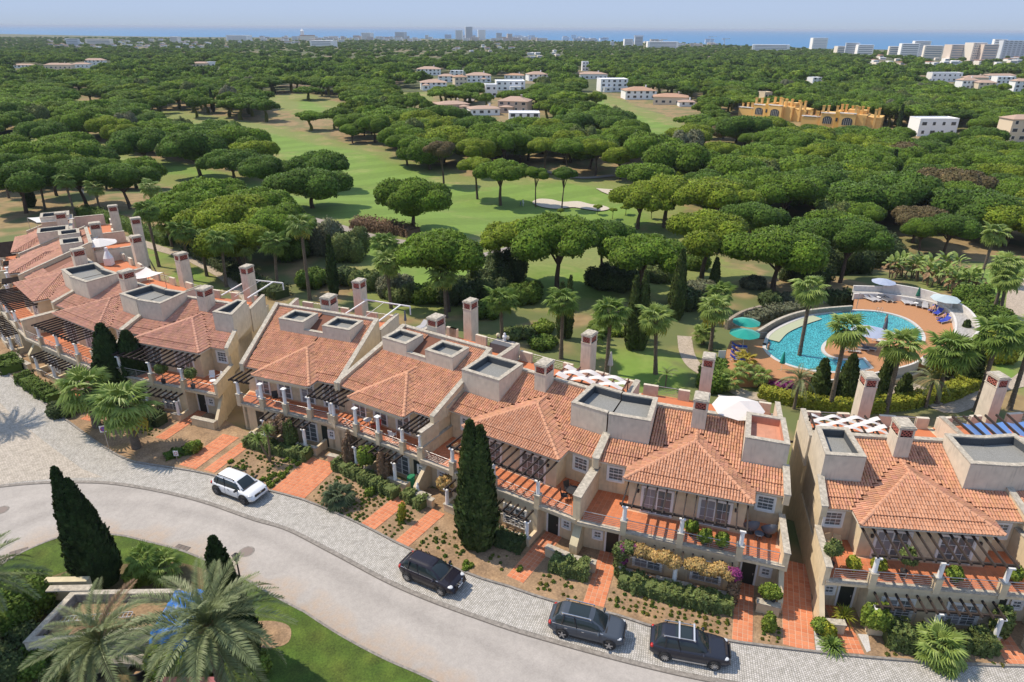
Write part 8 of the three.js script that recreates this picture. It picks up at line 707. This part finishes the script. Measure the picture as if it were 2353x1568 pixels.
// ---------- walled utility roof, tarpaulin, ladder, tubs ----------
{
  const ZF = (x, y, h) => at((x / 2.1375) / 1.22397, (1500 + y / 2.1375) / 1.22397, h), A = ZF(435, 345, 1.9), Bk = ZF(1080, 335, 1.9), C = ZF(1060, 575, 1.9), Dd = ZF(140, 655, 1.9), g = thing('utility_building', 'low cream utility building with a sandy walled roof, half under the date palms', 'utility building'), m2 = M.cream;
  const poly = [Dd, C, Bk, A].map((p) => [p.x, -p.z]); M.sandRoof = std([0.40, 0.30, 0.19], 1, { map: T.soil }); roofBox(g, poly, [], 1.9, -0.2, [M.sandRoof, M.kerb], 'wall'); const e1 = ZF(285, 345, 1.4), e2 = ZF(540, 325, 1.6); mesh('wing_wall', bar(ZF(285, 335, 1.15), ZF(545, 330, 1.15), 0.45, 1.5), m2, g); mesh('wing_wall_cap', bar(ZF(285, 335, 1.94), ZF(545, 330, 1.94), 0.5, 0.08), M.cap, g);
  const fl = thing('garden_wall', 'low pale wall in front of the utility building', 'wall'); mesh('wall_body', bar(ZF(165, 745, 0.3), ZF(950, 775, 0.3), 0.45, 0.7), M.cap, fl); mesh('coping', bar(ZF(165, 745, 0.69), ZF(950, 775, 0.69), 0.5, 0.08), M.kerb, fl);
  const ld = thing('ladder', 'aluminium ladder lying on the sandy roof', 'ladder'), a = ZF(290, 525, 1.42), b = ZF(790, 490, 1.42), dr = b.clone().sub(a).normalize(), nx = V(-dr.z, 0, dr.x).multiplyScalar(0.2); for (const s of [-1, 1]) mesh('rail', bar(a.clone().addScaledVector(nx, s), b.clone().addScaledVector(nx, s), 0.05, 0.08), M.rim, ld); for (let i = 0; i <= 20; i++) { const p = a.clone().lerp(b, i / 20); mesh('rung', bar(p.clone().sub(nx), p.clone().add(nx), 0.04), M.rim, ld); }
  const tp = za(13, 1200, 1150, 2.0), t = thing('tarpaulin', 'crumpled bright blue tarpaulin roped over the corner of the utility roof', 'tarpaulin', tp), G = new THREE.PlaneGeometry(3.0, 4.2, 26, 34), q = G.attributes.position; for (let i = 0; i < q.count; i++) { const x = q.getX(i), y = q.getY(i), r = Math.max(Math.abs(x) / 1.5, Math.abs(y) / 2.1); const k = 0.28 * fbm(x * 0.9, y * 0.9, 4) + 0.1 * Math.abs(simplex.noise(x * 2.5, y * 1.2)); q.setXYZ(i, x * (1 - 0.12 * sst(0.6, 1, r)), 0.35 + k - 1.7 * sst(0.55, 1.0, Math.max(x / 1.5, -y / 2.1)) - 0.3 * sst(0.7, 1, r), -y); } G.computeVertexNormals(); mesh('sheet', G, std([0.015, 0.17, 0.60], 0.45, { side: THREE.DoubleSide }), t); for (let i = 0; i < 4; i++) mesh('rope', new THREE.TubeGeometry(new THREE.CatmullRomCurve3([V(-1 + i * 0.6, -0.5, 2.2), V(-0.8 + i * 0.5, -1.1, 2.5), V(0.2 + i * 0.3, -1.5, 2.4)]), 12, 0.03, 6), std([0.03, 0.25, 0.7], 0.6), t);
  const tub = (x, y, r, l) => { const o = thing('planter_tub', l, 'tub', ZF(x, y, 0)); mesh('rim', new THREE.TorusGeometry(r, 0.05, 8, 32).rotateX(Math.PI / 2).translate(0, 0.62, 0), M.black, o); const w = new THREE.CylinderGeometry(r, r * 0.82, 0.62, 28, 1, true).translate(0, 0.31, 0); mesh('wall', w, std([0.02, 0.02, 0.022], 0.5, { side: THREE.DoubleSide }), o); mesh('contents', new THREE.CircleGeometry(r * 0.9, 24).rotateX(-Math.PI / 2).translate(0, 0.3, 0), M.soil, o); }; tub(583, 850, 0.62, 'large empty black tub beside the leaning palm trunk'); tub(835, 860, 0.46, 'smaller grey-rimmed tub right of the palm trunk');
  const rd = thing('lean_to_roof', 'dull red lean-to roof cut by the lower frame edge', 'shed roof'); mesh('roof_sheet', bar(za(13, 1010, 1600, 1.2), za(13, 1420, 1600, 1.2), 1.2, 0.08), std([0.30, 0.09, 0.10], 0.7), rd); mesh('post', bx(0.1, 1.3, 0.1, za(13, 1210, 1620, 0).x, 0.6, za(13, 1210, 1620, 0).z), M.metal, rd);
  const bp = (x, y, rx, ry, rz2, n, m, l) => bush(ZF(x, y, 0.05), rx, ry, rz2, n, 0.14, l, m);
  bp(90, 520, 2.2, 2.2, 2.2, 6000, M.bush, 'large round bush at the frame edge left of the utility roof'); bp(120, 560, 1.1, 1.4, 1.1, 2200, M.limeB, 'bright green bush in front of the large round one'); bp(40, 400, 1.8, 1.4, 1.6, 3200, M.limeB, 'lime green bush under the cut-off palm fronds'); bp(60, 780, 2.4, 1.6, 2.0, 4200, M.bushD, 'dark shaded bush in the lower frame corner'); bp(245, 800, 1.2, 1.2, 1.1, 2000, M.bush, 'rounded shrub in front of the low pale wall'); bp(475, 810, 1.05, 1.7, 1.0, 2600, M.oleander, 'clipped grey-green shrub beside the large black tub'); bp(345, 860, 0.8, 0.8, 0.7, 1200, M.oleander, 'small grey-green shrub before the clipped one'); bush(za(13, 1130, 1490), 1.2, 1.6, 1.1, 2600, 0.15, 'bright leafy shrub below the blue tarpaulin', M.limeB); bush(za(13, 1310, 1500), 1.4, 1.4, 1.2, 2800, 0.15, 'green leafy shrub at the foot of the tall date palm', M.bush); bush(za(13, 1620, 1545), 1.3, 1.0, 1.2, 2400, 0.15, 'bright low bush at the edge of the cypress shadow', M.limeB);
  hedge([[13, 880, 850], [1000, 0, 0]].slice(0, 1).concat([[13, 960, 860], [13, 1040, 870]]).map((w) => za(...w)), 2.2, 0.8, 4200, 0.13, 'low flowering ground cover right of the tall cypress', M.limeB, { loose: 0.4 });
  const gc = tufts(9000, () => { const s = rnd(), x = lerp(190, 560, rnd()), y = lerp(lerp(960, 830, (x - 190) / 370), 1120, rnd()) + rr(-10, 10); const p = za(13, x, y, 0.06); p.y += 0.05 + 0.28 * Math.max(0, simplex.noise(p.x * 0.7, p.z * 0.7)); return [p, V(0, 1, 0)]; }, 0.16, { up: 0.2 }); tag(mesh('ground_cover', gc, M.oleander), 'mixed low grey-green plants left of the utility roof', 'ground cover', null, 'stuff');
  fanPalm(za(13, 975, 900), heightAbove(za(13, 975, 900), Z(13, 930, 760)[1]), 'dark dwarf fan palm between the tall cypress and the big date palm', { n: 26, s: 0.7, r: 0.14, low: -0.5, mat: M.palmD }); fanPalm(za(13, 1090, 880), 1.0, 'low pale fan palm beside the dwarf one', { n: 24, s: 0.8, r: 0.14, low: -0.3 });
  { const f = at(224, 1345), h = heightAbove(f, 1066); cypress(f, h, [[0.1, 0, 1.3, 0.9], [-0.35, 0.1, 0.95, 1], [0.6, -0.2, 1.05, 0.72]], 42000, 0.15, 'huge blackish cypress on the lawn beside the utility roof', M.cyp); const e = at(548, 1515), k = heightAbove(e, 1229); cypress(e, k, [[0, 0, 1.25, 1], [0.5, 0.3, 1.1, 0.82]], 26000, 0.16, 'tall dark cypress hidden behind the big date palm', M.cyp); }
  const pd = (z, x, y, h, label, o) => { const c = Z(z, x, y), p = at(c[0], c[1], h); datePalm(V(p.x, 0, p.z), h, label, o); };
  pd(13, 1375, 1215, 7.0, 'big grey-green date palm hanging over the blue tarpaulin', { n: 52, s: 1.66, r: 0.3, low: -0.65, fruit: 1 }); pd(13, 655, 1300, 4.6, 'smaller date palm with a dried plume above the ladder', { n: 40, s: 1.3, r: 0.22, low: -0.5, dead: 1 }); pd(13, -170, 900, 5.2, 'date palm of which only two fronds reach into the frame', { n: 40, s: 1.35, r: 0.26, low: -0.5 }); { const s = at(20, 985), p = V(s.x - 5.6, 0, s.z - 2.1); datePalm(p, 7.6, 'date palm outside the frame edge that throws its shadow on the plaza', { n: 46, s: 1.45, r: 0.26, low: -0.5 }); }
}
// ---------- people ----------
{
  const cap = (a, b, ra, rb) => ({ a, b, ra, rb });
  function body(bones, cell) { // one smooth skin over tapered bones, meshed on a grid
    const lo = V(9, 9, 9), hi = V(-9, -9, -9); bones.forEach((q) => { for (const [p, r] of [[q.a, q.ra], [q.b, q.rb]]) { lo.min(p.clone().addScalar(-r - 0.06)); hi.max(p.clone().addScalar(r + 0.06)); } });
    const sz = hi.clone().sub(lo), m = Math.max(sz.x, sz.y, sz.z), N = Math.ceil(m / cell) + 3, mc = new MarchingCubes(N, new THREE.MeshBasicMaterial(), false, false, 60000); mc.isolation = 0; const p = V(), ab = V(), ap = V();
    for (let z = 0; z < N; z++) for (let y = 0; y < N; y++) for (let x = 0; x < N; x++) { p.set(lo.x + x / (N - 1) * m, lo.y + y / (N - 1) * m, lo.z + z / (N - 1) * m); let s = 0; for (const q of bones) { ab.copy(q.b).sub(q.a); ap.copy(p).sub(q.a); const t = clamp(ap.dot(ab) / Math.max(1e-6, ab.lengthSq()), 0, 1), d = ap.addScaledVector(ab, -t).length() - lerp(q.ra, q.rb, t); s += Math.exp(-d * 40); } mc.field[x + y * N + z * N * N] = Math.log(s + 1e-30) / 40; }
    mc.update(); const c = mc.count, g = new THREE.BufferGeometry(), P = mc.positionArray.slice(0, c * 3); for (let i = 0; i < c; i++) for (let k = 0; k < 3; k++) { const v = P[i * 3 + k]; P[i * 3 + k] = [lo.x, lo.y, lo.z][k] + ((v + 1) / 2 * N / (N - 1)) * m; } g.setAttribute('position', new THREE.BufferAttribute(P, 3)); g.computeVertexNormals(); return g;
  }
  const person = (hip, chest, head, knees, feet, elb, hand) => { const B = [cap(hip, chest, 0.14, 0.15), cap(chest, head.clone().lerp(chest, 0.45), 0.1, 0.055), cap(head, head.clone().add(head.clone().sub(chest).normalize().multiplyScalar(0.07)), 0.095, 0.1)]; const lat = V(1, 0, 0); for (const s of [-1, 1]) { const h = hip.clone().addScaledVector(lat, s * 0.09), k = knees.clone().addScaledVector(lat, s * 0.1), f = feet.clone().addScaledVector(lat, s * 0.11), sh = chest.clone().lerp(head, 0.18).addScaledVector(lat, s * 0.17), e = elb.clone().addScaledVector(lat, s * 0.26), w = hand.clone().addScaledVector(lat, s * 0.24); B.push(cap(h, k, 0.085, 0.058), cap(k, f, 0.058, 0.036), cap(f, f.clone().add(V(0, 0.02, 0.14)), 0.038, 0.03), cap(chest, sh, 0.1, 0.055), cap(sh, e, 0.05, 0.04), cap(e, w, 0.04, 0.03)); for (let i = 0; i < 5; i++) { const d = w.clone().sub(e).normalize(), o = V((i - 2) * 0.02, 0, 0); B.push(cap(w, w.clone().addScaledVector(d, i ? 0.15 : 0.09).add(o), 0.024, 0.009)); } } return body(B, 0.04); };
  const lying = person(V(0, 0.42, 0.05), V(0, 0.58, -0.38), V(0, 0.74, -0.62), V(0, 0.5, 0.5), V(0, 0.4, 0.9), V(0, 0.46, -0.15), V(0, 0.42, 0.1)), standing = person(V(0, 0.92, 0), V(0, 1.36, 0.02), V(0, 1.6, 0.04), V(0, 0.48, 0.03), V(0, 0.06, 0), V(0, 1.1, 0.02), V(0, 0.86, 0.1));
  const skin = std([0.45, 0.25, 0.16], 0.6), hair = std([0.04, 0.025, 0.018], 0.8); const who = (p, turn, geo, l, c, y) => { const g = thing('person', l, 'person', p, turn); mesh('body', geo, skin, g); const s = y > 1 ? V(0, 0.95, 0) : V(0, 0.43, 0.06); mesh('swimwear', new THREE.SphereGeometry(0.175, 14, 10).scale(1.05, y > 1 ? 0.75 : 0.7, 0.85).translate(s.x, s.y, s.z), c, g); const h = y > 1 ? V(0, 1.7, -0.01) : V(0, 0.81, -0.68); mesh('hair', new THREE.SphereGeometry(0.115, 12, 8).translate(h.x, h.y, h.z), hair, g); return g; };
  who(pz(1735, 470), -0.8, lying, 'sunbather lying on the first blue lounger by the wall', M.lgB, 0); who(pz(1800, 525), -1.1, lying, 'sunbather on a striped towel by the curved wall', M.plastic, 0); who(pz(1190, 745), 1.3, lying, 'sunbather lying on the pool island', M.redPl, 0); who(pz(430, 748), 1.4, lying, 'sunbather in the teal parasol shade', M.lgB, 0); who(pz(425, 780), 1.35, lying, 'sunbather on the lounger by the palm bed', M.black, 0); who(pz(1412, 575, DY - 0.75), 0.4, standing, 'bather standing waist-deep behind the navy parasol', M.redPl, 2); who(pz(618, 765, DY - 0.9), 1, standing, 'bather in the water at the left pool rim', M.dkGreen, 2);
  const gf = zg(17, 1108, 235), g = thing('person', 'golfer in pale clothes standing in the shade of the spreading pine', 'person', gf, 2); mesh('body', standing, M.plastic, g); mesh('hair', new THREE.SphereGeometry(0.115, 12, 8).translate(0, 1.7, -0.01), hair, g); const tr = thing('golf_trolley', 'dark golf trolley with a bag beside the golfer', 'golf trolley', zg(17, 1092, 238)); mesh('bag', new THREE.CylinderGeometry(0.16, 0.13, 0.9, 12).rotateX(-0.4).translate(0, 0.75, 0), M.navy, tr); for (const s of [-1, 1]) mesh('wheel', new THREE.TorusGeometry(0.15, 0.03, 6, 18).rotateY(1.571).translate(s * 0.3, 0.17, 0.1), M.black, tr); mesh('handle', rod(V(0, 0.4, 0.2), V(0, 1.05, -0.5), 0.02), M.metal, tr);
}
renderer.render(scene, camera);
